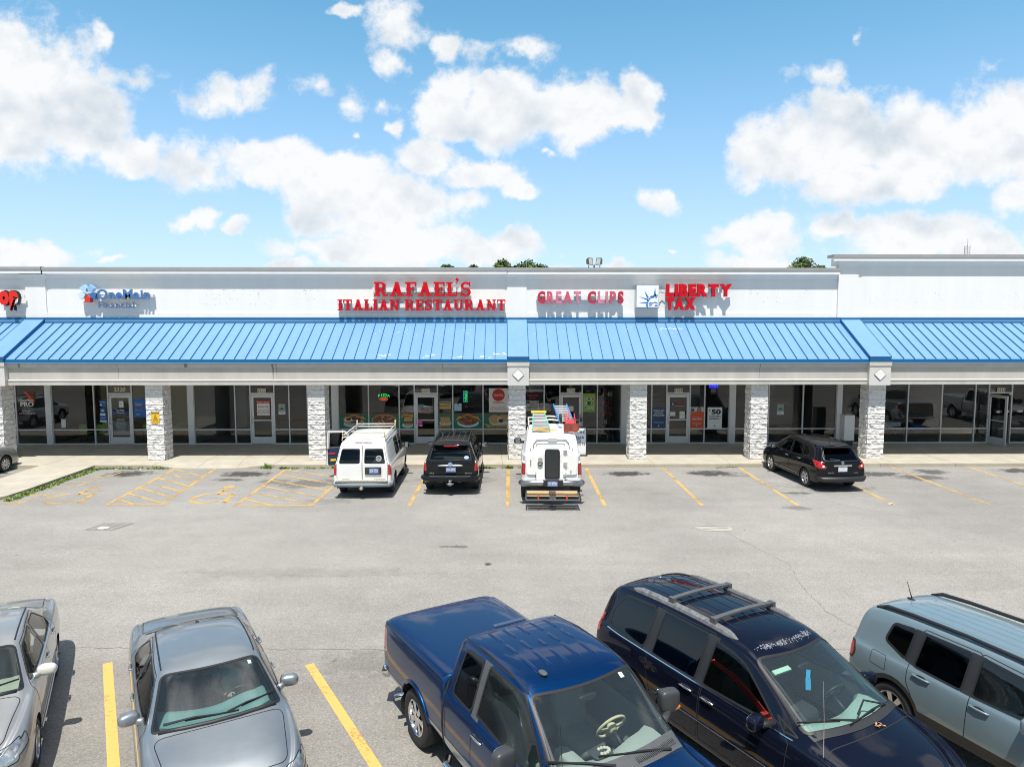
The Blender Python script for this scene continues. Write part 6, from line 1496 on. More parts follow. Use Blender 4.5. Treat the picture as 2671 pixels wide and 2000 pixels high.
for sg, k in ((1, 'hlL'), (-1, 'hlR')): c.cut(k, 'headlight', 'front', [(sg*.45, .62), (sg*.9, .62), (sg*.9, .84), (sg*.5, .76)], [M_LAMPR], None, 0, .012, M_SEAL)
c.cut('hood', 'hood', 'top', [(1.74, -.79), (2.42, -.66), (2.42, .66), (1.74, .79)], [P_NAVY], None, .14, r=.12)
c.cut('fd', 'door', 'side', [(-.17, .34), (1.22, .34), (1.26, 1.08), (1.10, 1.13), (.44, 1.63), (-.10, 1.72)], [P_NAVY], r=.05)
c.cut('rd', 'door', 'side', [(-.20, .34), (-1.10, .34), (-1.26, .9), (-1.22, 1.735), (-.13, 1.735)], [P_NAVY], r=.05)
c.cut('gr', 'grille', 'front', [(-.40, .58), (.40, .58), (.44, .70), (-.44, .70)], [M_DTRIM], None, 0, .02, M_CHROME, r=.03); c.cut('bi', 'bumper_intake', 'front', [(-.5, .32), (.5, .32), (.54, .45), (-.54, .45)], [M_DTRIM], None, 0, .01, M_GAP, r=.04)
c.hole(1.54, .345, .385); c.hole(-1.54, .345, .385)
c.finish(P_NAVY, mat('lining_mint', (.34, .38, .35), rough=.9), .5, seam_m=M_GAP)
c.wheels((1.54, -1.54), .96, .34, .22, 'spoke', 6)
c.handle(.0, .95, M_CHROME, 'fd', .22); c.handle(-.40, .95, M_CHROME, 'rd', .22)
c.mirrors(.90, 1.14, .97, P_NAVY, (.075, .125, .09), .6)
for sg in (1, -1):
    m = MB(); m.tube([c.side(x, z, sg, .006) for x, z in ((1.30, 1.065), (.6, 1.07), (-.2, 1.072), (-1.2, 1.078), (-1.9, 1.085), (-2.22, 1.10))], .013, 6); c.add('belt_moulding', m, M_CHROME)
    m = MB(); m.tube([c.side(x, .60, sg, .004) for x in (-1.05, -.3, .5, 1.1)], .011, 6); c.add('door_moulding', m, M_CHROME)
    m = MB(); n = 24; vs = []                                        # weathered roof rail
    for i in range(n):
        t = i/(n-1); x = -2.0+2.15*t; w = .055*min(1, (min(t, 1-t)*9)**.5+.12); p = c.down(x, sg*.585, 0); h = .035
        for dy, hh in ((-w, .002), (-w*.75, h), (w*.75, h), (w, .002)): vs.append((x, p.y+dy, c.down(x, sg*.585+dy).z+hh*min(1, min(t, 1-t)*12+.1)))
    m.add(vs, [(i*4+j, (i+1)*4+j, (i+1)*4+j+1, i*4+j+1) for i in range(n-1) for j in range(3)]); c.add('roof_rail', m, mat('rail_weathered', (.15, .155, .16), rough=.6, var=.55, vscale=13), smooth=True, auto=40)
for x in (-1.13, -.30):
    m = MB(); n = 9; P = []
    for i in range(n):
        y = -.55+1.1*i/(n-1); P.append(Vector((x, y, 1.872+.02*(1-(y/.55)**2))))
    for i in range(n-1): m.bar(P[i], P[i+1], .075, .028)
    for sg in (1, -1): m.obox((x, sg*.575, 1.85), (.05, 0, 0), (0, .03, 0), (0, 0, .04))
    c.add('roof_bar', m, mat('bar_grey', (.09, .092, .095), rough=.5, var=.2), smooth=False)
m = MB()
for y in (-.40, -.20, 0, .20, .40): m.tube([c.down(-2.0+k*.25, y, .002) for k in range(9)], .006, 5)
c.add('roof_groove', m, M_GAP)
m = MB()                                                            # chalky peeled clear coat above the windshield
rnd = random.Random(9)
for i in range(330):
    y = rnd.choice((rnd.gauss(-.36, .08), rnd.gauss(-.10, .07), rnd.gauss(.22, .09), rnd.gauss(.42, .04))); x = .46-.22*y*y+rnd.gauss(-.01, .022); w, h = rnd.uniform(.003, .010), rnd.uniform(.003, .008)
    m.add([tuple(c.down(x+a*h, y+b*w, .002+.0001*(i % 9))) for a, b in ((-1, -1), (1, -.7), (.8, 1), (-1, .6))], [(0, 1, 2, 3)])
c.add('peeling_patch', m, mat('peel_white', (.22, .235, .28), rough=.8, var=.4, vscale=30))
m = MB(); m.blob(c.down(-2.05, .0, .012), (.03, .02, .015), .9, 12, 8); c.add('washer_jet', m, M_CHROME, smooth=True)
m = MB(); m.tube([c.down(1.66, -.84), Vector((1.65, -.84, 1.5)), Vector((1.62, -.84, 1.92))], [.006, .0025, .002], 6); c.add('antenna', m, mat('antenna_grey', (.35, .33, .30)))
m = MB(); n = 15; vs = []
for i in range(n):
    y = -.79+1.58*i/(n-1)
    for dx in (-.04, .05): vs.append(tuple(c.down(1.60-.24*y*y+dx, y, .008)))
m.add(vs, [(i*2, (i+1)*2, (i+1)*2+1, i*2+1) for i in range(n-1)]); c.add('cowl', m, M_DTRIM, smooth=True)
c.wipers([((1.55, -.1), (1.34, -.68)), ((1.48, .55), (1.55, -.08))])
m = MB(); m.tube([c.down(1.50, .55, .03), c.down(1.40, .25, .05), c.down(1.50, .0, .03)], .012, 6); c.add('wiper_arm', m, M_BLACK)
MINI = c
sb = mat('seat_black_fabric', (.025, .025, .027), rough=.95); red = mat('belt_red', (.55, .03, .02), rough=.7)
c.interior((1.36, 1.08), .64, (.28, -.7, -1.6), .42, sb, mat('dash_sage', (.32, .375, .355), rough=.75), .42, wide=.78, zfloor=.4, steer=(.84, 1.06), tall=.66)
for sg in (-1,):
    m = MB(); P = [(-.10, sg*.80, 1.42), (.05, sg*.55, 1.2), (.22, sg*.38, .95), (.35, sg*.30, .78), (.6, sg*.35, .76)]
    for i in range(len(P)-1): m.bar(P[i], P[i+1], .10, .012, up=(0, sg, 0) if i < 3 else (0, 0, 1))
    m.blob((.62, sg*.56, .80), (.06, .12, .03), .6, 14, 8); c.add('seat_belt', m, red)
m = MB(); m.bar((.74, .07, 1.44), (.76, .04, 1.34), .05, .012); m.bar((.76, .04, 1.34), (.785, .02, 1.20), .065, .012); c.add('hanging_tag', m, mat('tag_cyan', (.05, .38, .75), rough=.5))
m = MB(); p = c.down(.72, .0, -.10); m.blob(p, (.02, .12, .035), .6, 12, 8); c.add('rear_view_mirror', m, M_BLACK, smooth=True)
m = MB(); m.obox(c.down(.70, -.40, -.07), (.03, 0, -.012), (0, .15, 0), (.004, 0, .012)); c.add('sun_visor', m, mat('visor_mint', (.48, .58, .52), rough=.8))
lv_ = MB(); rnd = random.Random(2)
for i in range(9):
    p = c.down(1.70-.24*.04+rnd.uniform(-.03, .03), .12+rnd.uniform(-.07, .07), .02); a = rnd.uniform(0, 6.28); d = Vector((math.cos(a), math.sin(a), .3))*.025; e = Vector((-math.sin(a), math.cos(a), .2))*.014
    lv_.add([p-d, p+e, p+d, p-e], [(0, 1, 2, 3)])
t = lv_.build('dry_leaves', mat('leaf_brown', (.42, .22, .10), rough=.9), None); t.matrix_world = Matrix.Translation((3.53, 9.45, 0)) @ Matrix.Rotation(RAD(-61.0), 4, 'Z'); tag(t, 'few dry brown leaves caught at the wipers of the black minivan', 'leaves')

# ---- ice blue small off-roader
st = [S(-2.10, .52, .72, .75, .98, .68, 1.02, .56, .01), S(-2.08, .42, .84, .76, 1.04, .79, 1.12, .68, .03), S(-2.02, .38, .885, .77, 1.06, .835, 1.42, .67, .03), S(-1.92, .36, .90, .78, 1.07, .85, 1.60, .665, .03), S(-1.70, .34, .905, .78, 1.07, .86, 1.66, .665, .035), S(-.8, .32, .905, .77, 1.06, .865, 1.69, .675, .04), S(.25, .32, .905, .77, 1.055, .865, 1.69, .675, .04),
      S(.55, .32, .905, .77, 1.05, .863, 1.66, .67, .04), S(.70, .32, .905, .77, 1.05, .86, 1.59, .675, .04), S(1.20, .32, .905, .77, 1.04, .855, 1.15, .74, .05), S(1.32, .32, .905, .77, 1.03, .85, 1.09, .78, .05), S(1.75, .32, .90, .75, 1.0, .84, 1.05, .77, .05), S(2.02, .34, .87, .72, .95, .80, 1.0, .73, .03), S(2.10, .38, .80, .7, .88, .72, .93, .66, .02), S(2.12, .44, .65, .66, .8, .58, .84, .52, .01)]
c = Car('small_suv', 'ice blue boxy small off-roader with black roof rails, cut by the right frame edge', 'suv', (6.93, 9.0, -67.5), st, 3, 'cars parked in the near row'); c.cab = (-1.95, 1.25)
c.cut('ws', 'windshield', 'top', [(.66, -.60), (1.25, -.74), (1.25, .74), (.66, .60)], [G_CLEAR], None, .12, .03, M_SEAL, r=.08)
c.cut('fd_w', 'window', 'side', [(1.0, 1.10), (.60, 1.515), (-.12, 1.575), (-.16, 1.075)], [G_SIDE], 'fd', 0, .03, M_SEAL, r=.06)
c.cut('rd_w', 'window', 'side', [(-.30, 1.08), (-.26, 1.58), (-.92, 1.57), (-.99, 1.10)], [G_TINT], 'rd', 0, .03, M_SEAL, r=.05)
c.cut('rq', 'quarter_window', 'side', [(-1.13, 1.13), (-1.07, 1.565), (-1.42, 1.53), (-1.50, 1.27)], [G_TINT], None, 0, .035, M_SEAL, r=.06)
c.cut('rw', 'rear_window', 'rear', [(-.60, 1.12), (.60, 1.12), (.55, 1.48), (-.55, 1.48)], [G_TINT], None, 0, .03, M_SEAL, r=.06)
c.cut('bp', 'pillar_trim', 'side', [(-.11, 1.06), (-.07, 1.59), (-.27, 1.595), (-.31, 1.065)], [M_DTRIM], None, 0, 0, r=0)
c.cut('cp', 'pillar_trim', 'side', [(-.975, 1.09), (-.905, 1.585), (-1.08, 1.58), (-1.14, 1.12)], [M_DTRIM], None, 0, 0, r=0)
c.cut('tl', 'tail_light', 'side', [(-2.14, .82), (-2.14, 1.06), (-1.97, 1.06), (-1.93, .92), (-1.98, .82)], [M_TAIL], None, 0, .025, M_SEAL, r=.03)
for sg, k in ((1, 'tlL'), (-1, 'tlR')): c.cut(k, 'tail_light', 'rear', [(sg*.58, .82), (sg*.9, .82), (sg*.9, 1.06), (sg*.6, 1.04)], [M_TAIL], None, 0, .025, M_SEAL)
c.cut('bl', 'brake_lamp', 'top', [(-1.995, -.20), (-1.955, -.20), (-1.955, .20), (-1.995, .20)], [M_TAIL], None, 0, 0, r=.01)
c.cut('fl', 'fuel_flap', 'R', [(-1.66, .88), (-1.40, .86), (-1.41, 1.06), (-1.65, 1.07)], [P_ICE], None, 0, .008, M_GAP, r=.03)
for x in (1.285, -1.285): c.cut('ar%d' % (x > 0), 'arch_trim', 'side', [(x+.455*math.cos(k*.2618), .36+.47*math.sin(k*.2618)) for k in range(24)], [M_DTRIM], None, 0, 0, r=0)
c.cut('low', 'lower_trim', 'side', [(-2.2, .25), (2.2, .25), (2.2, .50), (-2.2, .52)], [M_DTRIM], None, 0, 0, r=0)
c.cut('fd', 'door', 'side', [(-.20, .40), (.92, .40), (1.05, .8), (1.08, 1.05), (.62, 1.57), (-.14, 1.625)], [P_ICE], r=.05)
c.cut('rd', 'door', 'side', [(-.20, .40), (-.80, .40), (-1.06, .86), (-1.06, 1.12), (-.96, 1.615), (-.14, 1.625)], [P_ICE], r=.05)
c.cut('hood', 'hood', 'top', [(1.36, -.74), (2.0, -.70), (2.0, .70), (1.36, .74)], [P_ICE], None, .05, r=.06)
c.cut('gr', 'grille', 'front', [(-.42, .74), (.42, .74), (.44, .88), (-.44, .88)], [M_DTRIM], None, 0, .02, M_GTRIM, r=.03)
for sg, k in ((1, 'hlL'), (-1, 'hlR')): c.cut(k, 'headlight', 'front', ellipse(sg*.56, .82, .085, .085, 16), [M_LAMPR], None, 0, .02, M_SEAL, r=0)
c.hole(1.285, .36, .40); c.hole(-1.285, .36, .40)
c.finish(P_ICE, LIN_D, .6, seam_m=M_GAP)
c.wheels((1.285, -1.285), .885, .35, .22)
c.handle(-.02, .97, P_ICE, 'fd', .25); c.handle(-.84, 1.0, P_ICE, 'rd', .25)
c.mirrors(.64, 1.13, .88, P_ICE, (.07, .11, .10), .5)
for sg in (1, -1):
    m = MB(); m.tube([c.down(x, sg*.60, h) for x, h in ((-1.80, .005), (-1.62, .045), (-1.2, .05), (-.4, .055), (.3, .05), (.50, .04), (.62, .005))], [.018, .03, .028, .026, .028, .03, .018], 10); c.add('roof_rail', m, mat('rail_black', (.018, .019, .021), rough=.35), smooth=True)
m = MB(); m.blob(c.down(-1.70, .0, .008), (.07, .025, .018), .9, 12, 8); m.tube([c.down(-1.69, .0, .02), c.down(-1.74, .0, .15), c.down(-1.78, .0, .27)], [.009, .006, .005], 8); c.add('antenna', m, M_BLACK, smooth=True)
m = MB()
for y in (-.42, -.25, -.08, .08, .25, .42): m.tube([c.down(-1.5+k*.3, y, .0015) for k in range(7)], .004, 5)
c.add('roof_groove', m, mat('groove_ice', (.13, .20, .235), rough=.5))
c.interior((1.02, 1.05), .70, (.08, -.75), .37, mat('seat_black_fabric', (.025, .025, .027)), mat('dash_charcoal', (.05, .055, .058), rough=.8), wide=.70, zfloor=.5, steer=(.60, 1.02))
# ---- far row: white work van, black suv, white truck with camper shell, black crossover, greige sedan
st = [S(-2.36, .48, .92, .8, 1.10, .895, 1.16, .82, .0), S(-2.34, .44, .965, .82, 1.12, .93, 1.30, .80, .01), S(-2.24, .42, .98, .82, 1.13, .945, 1.62, .775, .02), S(-2.10, .40, .985, .82, 1.13, .95, 1.86, .755, .02), S(-1.95, .38, .985, .82, 1.13, .95, 1.915, .76, .03), S(-.8, .36, .985, .82, 1.13, .95, 1.935, .77, .04), S(.5, .36, .985, .82, 1.12, .95, 1.93, .77, .04), S(.78, .36, .985, .82, 1.12, .95, 1.89, .76, .04),
      S(.92, .36, .985, .82, 1.11, .945, 1.80, .77, .04), S(1.55, .36, .98, .8, 1.09, .93, 1.27, .80, .05), S(1.7, .36, .975, .78, 1.08, .92, 1.18, .83, .05), S(2.1, .36, .94, .74, 1.03, .88, 1.08, .78, .04), S(2.36, .38, .86, .7, .95, .78, .98, .7, .02), S(2.40, .44, .7, .66, .8, .62, .84, .52, .01)]
c = Car('white_van', 'white work van with a bare roof rack and its driver door standing open', 'van', (-4.82, 25.94, 90.6), st, 2, 'cars parked in the far row'); c.cab = (-2.2, 1.6)
for sg, k in ((1, 'wL'), (-1, 'wR')):
    c.cut(k, 'rear_window', 'rear', [(sg*.085, 1.20), (sg*.765, 1.20), (sg*.68, 1.66), (sg*.085, 1.66)], [FAR_G], 'd'+k[1], 0, .025, M_SEAL, r=.05)
    c.cut('d'+k[1], 'rear_door', 'rear', [(sg*.005, .62), (sg*.84, .62), (sg*.86, 1.12), (sg*.70, 1.83), (sg*.005, 1.84)], [P_WHITE], None, 0, .014, M_GTRIM, r=.04)
    c.cut('t'+k[1], 'tail_light', 'rear', [(sg*.875, .80), (sg*1.0, .80), (sg*1.0, 1.15), (sg*.875, 1.15)], [M_TAIL], None, 0, .01, M_SEAL, r=.01)
    c.cut('t'+k[1], 'tail_light', k[1], [(-2.4, .80), (-2.29, .80), (-2.29, 1.15), (-2.4, 1.15)], [M_TAIL], None, 0, .01, M_SEAL, r=.01)
c.cut('ws', 'windshield', 'top', [(.86, -.68), (1.62, -.80), (1.62, .80), (.86, .68)], [FAR_G], None, .12, .03, M_SEAL, r=.08)
c.cut('fd_w', 'window', 'side', [(1.22, 1.18), (.84, 1.74), (.30, 1.77), (.26, 1.18)], [FAR_G], 'fd', 0, .03, M_SEAL, r=.05)
c.cut('mw', 'window', 'side', [(.10, 1.20), (.12, 1.77), (-.66, 1.77), (-.70, 1.20)], [FAR_G], None, 0, .03, M_SEAL, r=.05)
c.cut('fd', 'door', 'side', [(.18, .48), (1.18, .48), (1.34, 1.10), (.90, 1.80), (.20, 1.84)], [P_WHITE], None, 0, .014, M_GTRIM, r=.04)
c.hole(1.41, .37, .42); c.hole(-1.41, .37, .42)
c.finish(P_WHITE, LIN_D, .5, seam_m=M_GTRIM)
hx, hy_ = 1.30, .93                                                 # open driver door, hinged at its front edge
d = c.obj['fdL']; A = RAD(-66)
d.rotation_euler = (0, 0, A); d.location = (hx-(hx*math.cos(A)-hy_*math.sin(A)), hy_-(hx*math.sin(A)+hy_*math.cos(A)), 0)
m = MB(); m.prism(roundpoly([(.22, .50), (1.16, .50), (1.28, 1.06), (1.26, 1.14), (.22, 1.14)], .05), lambda u, v, w: (u, .80+w, v), .0, .09); m.build('door_trim', mat('door_trim_navy', (.02, .035, .085), rough=.6), d, world=False)
m = MB(); m.box(.24, .48, .785, .80, .92, .98, 0); m.box(.30, .50, .785, .80, .66, .74, 1); m.build('reflector', [mat('reflector_red', (.6, .03, .05), rough=.3), mat('tag_yellow', (.8, .6, .02))], d, world=False)
for p, q in (((.22, 1.15), (.24, 1.80)), ((.24, 1.80), (.86, 1.77)), ((.86, 1.77), (1.26, 1.15))):
    m = MB(); m.bar((p[0], .80, p[1]) if p[1] < 1.3 else (p[0], .74, p[1]), (q[0], .74, q[1]) if q[1] > 1.3 else (q[0], .80, q[1]), .06, .07); m.build('window_frame', P_WHITE, d, world=False)
m = MB(); m.box(.3, 1.25, .2, .80, .55, 1.0); c.add('front_seat', m, mat('seat_black_fabric', (.025, .025, .027)), bevel=.08)
c.wheels((1.41, -1.41), .93, .35, .21, 'steel', 8, .60, mat('steel_rim', (.35, .35, .34), rough=.5, metal=.5))
c.mirrors(1.12, 1.22, .97, M_BLACK, (.05, .10, .11), .5)
m = MB(); m.tube([(-2.28, -.95, .50), (-2.43, -.9, .50), (-2.46, -.4, .50), (-2.46, .4, .50), (-2.43, .9, .50), (-2.28, .95, .50)], .085, 10); m.box(-2.52, -2.40, -.88, .88, .565, .60, 1); c.add('bumper', m, [mat('bumper_grey', (.24, .28, .30), rough=.5), mat('bumper_pad', (.10, .12, .13), rough=.7)], smooth=True, auto=35)
m = MB(); m.box(-2.44, -2.36, -.86, .86, .598, .64); c.add('rust_sill', m, mat('sill_rust', (.55, .50, .38), rough=.9, var=.5, vscale=18))
m = MB(); m.box(-2.55, -2.3, -.10, .10, .36, .42); m.box(-2.60, -2.50, -.045, .045, .35, .43, 1); c.add('tow_hitch', m, [M_BLACK, mat('hitch_tan', (.5, .42, .30))])
m = MB(); m.box(-2.40, -2.34, -.64, -.10, .83, 1.07); c.add('plate_holder', m, mat('holder_dark', (.03, .035, .03), rough=.6))
c.plate(-2.402, -.40, .95, '5L4 1C0', 'plate_blue')
c.badge('CHEVROLET', -.58, .62, .05, M_GTRIM, .40); c.badge('ASTRO', .56, .62, .05, M_GTRIM, .27)
m = MB(); ox = c.rear(-.56, 1.36, .004)
m.text('HARLEY', lambda u, v, d: (c.rear(-.56-u, 1.35+v, .006).x-d, -.56-u, 1.335+v), .05, .01, width=.20, d1=.003)
for q in arc_strip(0, 0, .10, .09, .03, 20, 160, 6)+arc_strip(0, 0, .10, .09, .03, 200, 340, 6): m.prism(q, lambda u, v, d: (c.rear(-.56-u, 1.36+v, .005).x-d, -.56-u, 1.36+v), 0, .003)
c.add('window_decal', m, mat('decal_grey', (.42, .44, .45), rough=.6), 'wR')
rk = MB(); rm_ = mat('rack_white', (.68, .67, .63), rough=.5, var=.25, vscale=20)
for sg in (1, -1):
    for x in (-1.95, .55): rk.tube([(x, sg*.74, 1.90), (x, sg*.72, 2.02), (x, sg*.71, 2.26)], .017, 8); 
    rk.tube([(-1.98, sg*.71, 2.08), (.6, sg*.71, 2.08)], .02, 8); rk.tube([(-1.98, sg*.72, 1.99), (.6, sg*.72, 1.99)], .02, 8)
for x in (-1.95, -.7, .55): rk.tube([(x, -.71, 2.02), (x, .71, 2.02)], .018, 8)
rk.tube([(.55, -.71, 2.12), (.55, .71, 2.12)], .018, 8)
c.add('roof_rack', rk, rm_, smooth=True)
m = MB()
for x, y in ((-1.95, -.71), (.55, -.71), (-1.95, .71), (.56, -.73)): m.bar((x-.02, y, 2.05), (x-.02, y, 2.2), .028, .02)
for i in range(5): m.box(-1.9+i*.01, -1.84, -.2+i*.07, -.17+i*.07, 1.942, 1.955)
c.add('rust_clamp', m, mat('clamp_amber', (.62, .40, .10), rough=.8))
m = MB(); m.box(-2.115, -2.09, -.30, .28, 1.885, 1.905); c.add('brake_lamp', m, mat('brake_lamp_dull', (.22, .05, .04), rough=.4))
m = MB()
for sg in (1, -1): m.tube([c.side(x, z, sg, .004) for x, z in ((-1.9, 1.80), (-1.0, 1.83), (-.75, 1.83))], .008, 5)
c.add('gutter_line', m, M_GTRIM)

# ---- black suv
st = [S(-2.34, .55, .80, .8, 1.06, .76, 1.10, .66, .01), S(-2.32, .44, .92, .82, 1.12, .87, 1.18, .76, .02), S(-2.24, .40, .95, .84, 1.14, .90, 1.48, .70, .03), S(-2.06, .38, .958, .84, 1.14, .91, 1.70, .665, .03), S(-1.85, .37, .96, .84, 1.14, .91, 1.765, .665, .035), S(-.8, .36, .96, .84, 1.13, .91, 1.80, .675, .04), S(.2, .36, .96, .84, 1.12, .91, 1.79, .675, .04), S(.5, .36, .96, .84, 1.12, .91, 1.755, .67, .04),
      S(.66, .36, .96, .84, 1.11, .905, 1.69, .675, .04), S(1.28, .36, .96, .84, 1.10, .90, 1.23, .76, .05), S(1.42, .36, .96, .82, 1.09, .895, 1.15, .80, .05), S(1.9, .36, .95, .8, 1.04, .88, 1.09, .79, .05), S(2.28, .38, .90, .72, .95, .80, .99, .7, .03), S(2.40, .42, .8, .7, .85, .68, .88, .58, .02)]
c = Car('black_suv', 'black mid-size suv with a chrome tow ball parked beside the white van', 'suv', (-1.84, 26.42, 89.4), st, 2, 'cars parked in the far row'); c.cab = (-2.1, 1.3)
c.cut('rw', 'rear_window', 'rear', [(-.73, 1.20), (.73, 1.20), (.62, 1.60), (-.62, 1.60)], [FAR_G], 'tg', 0, .03, M_SEAL, r=.06)
c.cut('tg', 'tailgate', 'rear', [(-.80, .68), (.80, .68), (.84, 1.15), (.66, 1.70), (-.66, 1.70), (-.84, 1.15)], [P_BLK], None, 0, .014, M_GAP, r=.05)
c.cut('ws', 'windshield', 'top', [(.60, -.62), (1.34, -.77), (1.34, .77), (.60, .62)], [FAR_G], None, .14, .03, M_SEAL, r=.08)
c.cut('fd_w', 'window', 'side', [(1.06, 1.17), (.54, 1.62), (-.12, 1.66), (-.16, 1.15)], [FAR_G], 'fd', 0, .03, M_SEAL, r=.05)
c.cut('rd_w', 'window', 'side', [(-.26, 1.15), (-.23, 1.66), (-.95, 1.655), (-1.0, 1.16)], [FAR_G], 'rd', 0, .03, M_SEAL, r=.05)
c.cut('rq', 'quarter_window', 'side', [(-1.14, 1.18), (-1.09, 1.65), (-1.72, 1.61), (-1.95, 1.22)], [FAR_G], None, 0, .03, M_SEAL, r=.07)
for sg, k in ((1, 'L'), (-1, 'R')):
    c.cut('tr'+k, 'tail_light', 'rear', [(sg*.80, .83), (sg*1.0, .83), (sg*1.0, 1.10), (sg*.82, 1.10)], [M_TAIL], None, 0, .01, M_SEAL, r=.02); c.cut('tr'+k, 'tail_light', k, [(-2.4, .83), (-2.16, .86), (-2.12, 1.10), (-2.4, 1.10)], [M_TAIL], None, 0, .01, M_SEAL, r=.02)
    c.cut('tw'+k, 'tail_light', 'rear', [(sg*.82, 1.101), (sg*1.0, 1.101), (sg*.93, 1.27), (sg*.85, 1.27)], [M_TAILW], None, 0, .006, M_SEAL, r=.02)
c.cut('fd', 'door', 'side', [(-.18, .46), (1.0, .46), (1.16, 1.10), (.56, 1.70), (-.14, 1.72)], [P_BLK], r=.04); c.cut('rd', 'door', 'side', [(-.20, .46), (-.9, .46), (-1.12, 1.0), (-1.05, 1.71), (-.16, 1.72)], [P_BLK], r=.04)
c.hole(1.395, .38, .44); c.hole(-1.395, .38, .44)
c.finish(P_BLK, LIN_D, .5, seam_m=M_GAP)
c.wheels((1.395, -1.395), .935, .38, .26); c.handle(-.05, 1.02, M_CHROME, 'fd'); c.handle(-.95, 1.04, M_CHROME, 'rd'); c.mirrors(.86, 1.20, .93, P_BLK, (.07, .13, .10), .6)
m = MB(); m.blob((-2.16, 0, 1.71), (.13, .62, .025), .5, 24, 10); c.add('spoiler', m, P_BLK, smooth=True)
m = MB(); m.box(-2.295, -2.275, -.22, .22, 1.665, 1.70); c.add('brake_lamp', m, mat('brake_lamp_bright', (.5, .02, .03), rough=.3))
m = MB(); m.blob((-2.40, 0, 1.03), (.03, .44, .035), .55, 24, 10); m.lathe([(.085, 0), (.085, .03), (.05, .035), (.0, .035)], (-2.40, 0, 1.06), (-1, 0, .2), 20); c.add('tailgate_handle', m, M_CHROME, smooth=True, auto=40)
c.plate(-2.415, -.02, .89, 'JOH 45P2', 'plate_blue', .34)
m = MB(); m.tube([(-2.26, -.93, .60), (-2.42, -.86, .59), (-2.46, -.4, .59), (-2.46, .4, .59), (-2.42, .86, .59), (-2.26, .93, .60)], .11, 10); c.add('bumper', m, P_BLK, smooth=True)
m = MB(); m.box(-2.56, -2.44, -.70, .70, .665, .685); c.add('bumper_step', m, M_GTRIM)
m = MB(); m.box(-2.62, -2.4, -.06, .06, .42, .48); m.lathe([(.05, 0), (.05, .02), (.02, .03), (.02, .07), (.04, .10), (.035, .14), (0, .15)], (-2.62, 0, .44), (0, 0, 1), 12); m.tube([(-2.58, -.12, .45), (-2.62, 0, .38), (-2.58, .12, .45)], .018, 6); c.add('tow_hitch', m, M_CHROME, smooth=True, auto=40)
m = MB(); m.box(-2.5, -2.44, -.40, -.24, .47, .50); m.box(-2.5, -2.44, .24, .40, .47, .50); c.add('fog_reflector', m, M_GTRIM)
m = MB(); p = c.rear(-.52, 1.28, .005); m.prism(ellipse(-.55, 1.29, .085, .055, 16), lambda u, v, d: (c.rear(u, v, .006).x-d, u, v), 0, .004); c.add('window_decal', m, mat('decal_blue_white', (.42, .48, .72), rough=.5), 'rw')
c.badge('4Runner', -.62, .73, .045, M_CHROME, .26); c.badge('SR5', .64, .73, .045, M_CHROME, .16)
m = MB(); m.tube([c.rear(.05, 1.185, .02), c.rear(-.32, 1.20, .02)], .012, 6); c.add('wiper', m, M_BLACK)
for sg in (1, -1):
    m = MB(); m.tube([c.down(x, sg*.59, h) for x, h in ((-1.75, .01), (-1.6, .05), (-.6, .06), (.3, .05), (.42, .01))], .022, 8); c.add('roof_rail', m, M_BLACK, smooth=True)
    m = MB(); m.obox((-1.80, sg*.90, .42), (.01, 0, 0), (0, .12, 0), (0, 0, .16)); c.add('mud_flap', m, M_BLACK)
m = MB()
for y in (-.4, -.2, 0, .2, .4): m.tube([c.down(-1.7+k*.3, y, .002) for k in range(7)], .006, 5)
c.add('roof_groove', m, M_GTRIM)

# ---- white pickup with a camper shell
st = [S(-3.06, .66, .93, .95, 1.40, .92, 1.45, .86, .0), S(-3.04, .62, 1.0, .98, 1.43, .97, 1.48, .90, .005), S(-2.0, .60, 1.015, .98, 1.44, .985, 1.49, .93, .01), S(-1.0, .58, 1.015, .98, 1.43, .985, 1.48, .93, .01), S(-.92, .58, 1.015, .95, 1.42, .985, 1.48, .93, .01), S(-.90, .55, 1.015, .95, 1.28, .98, 1.90, .70, .02), S(-.80, .52, 1.015, .95, 1.28, .98, 1.97, .71, .02), S(.2, .5, 1.015, .92, 1.27, .98, 2.0, .73, .03),
      S(.55, .5, 1.015, .92, 1.26, .975, 1.97, .725, .03), S(.7, .5, 1.015, .92, 1.26, .975, 1.9, .73, .03), S(1.40, .5, 1.015, .92, 1.24, .965, 1.34, .84, .05), S(1.55, .5, 1.015, .92, 1.23, .96, 1.28, .87, .05), S(2.4, .5, 1.0, .9, 1.16, .93, 1.22, .84, .04), S(2.72, .52, .95, .85, 1.05, .86, 1.1, .77, .02), S(2.76, .56, .8, .8, .95, .74, .98, .66, .01)]
c = Car('white_pickup', 'white pickup truck with a white camper shell, ladder rack and wooden rear step', 'pickup truck', (1.60, 25.75, 88.6), st, 2, 'cars parked in the far row'); c.cab = (-.85, 1.5)
c.cut('ws', 'windshield', 'top', [(.66, -.66), (1.46, -.82), (1.46, .82), (.66, .66)], [FAR_G], None, .14, .03, M_SEAL, r=.08)
c.cut('fd_w', 'window', 'side', [(1.15, 1.32), (.66, 1.86), (-.40, 1.90), (-.44, 1.30)], [FAR_G], 'fd', 0, .03, M_SEAL, r=.05)
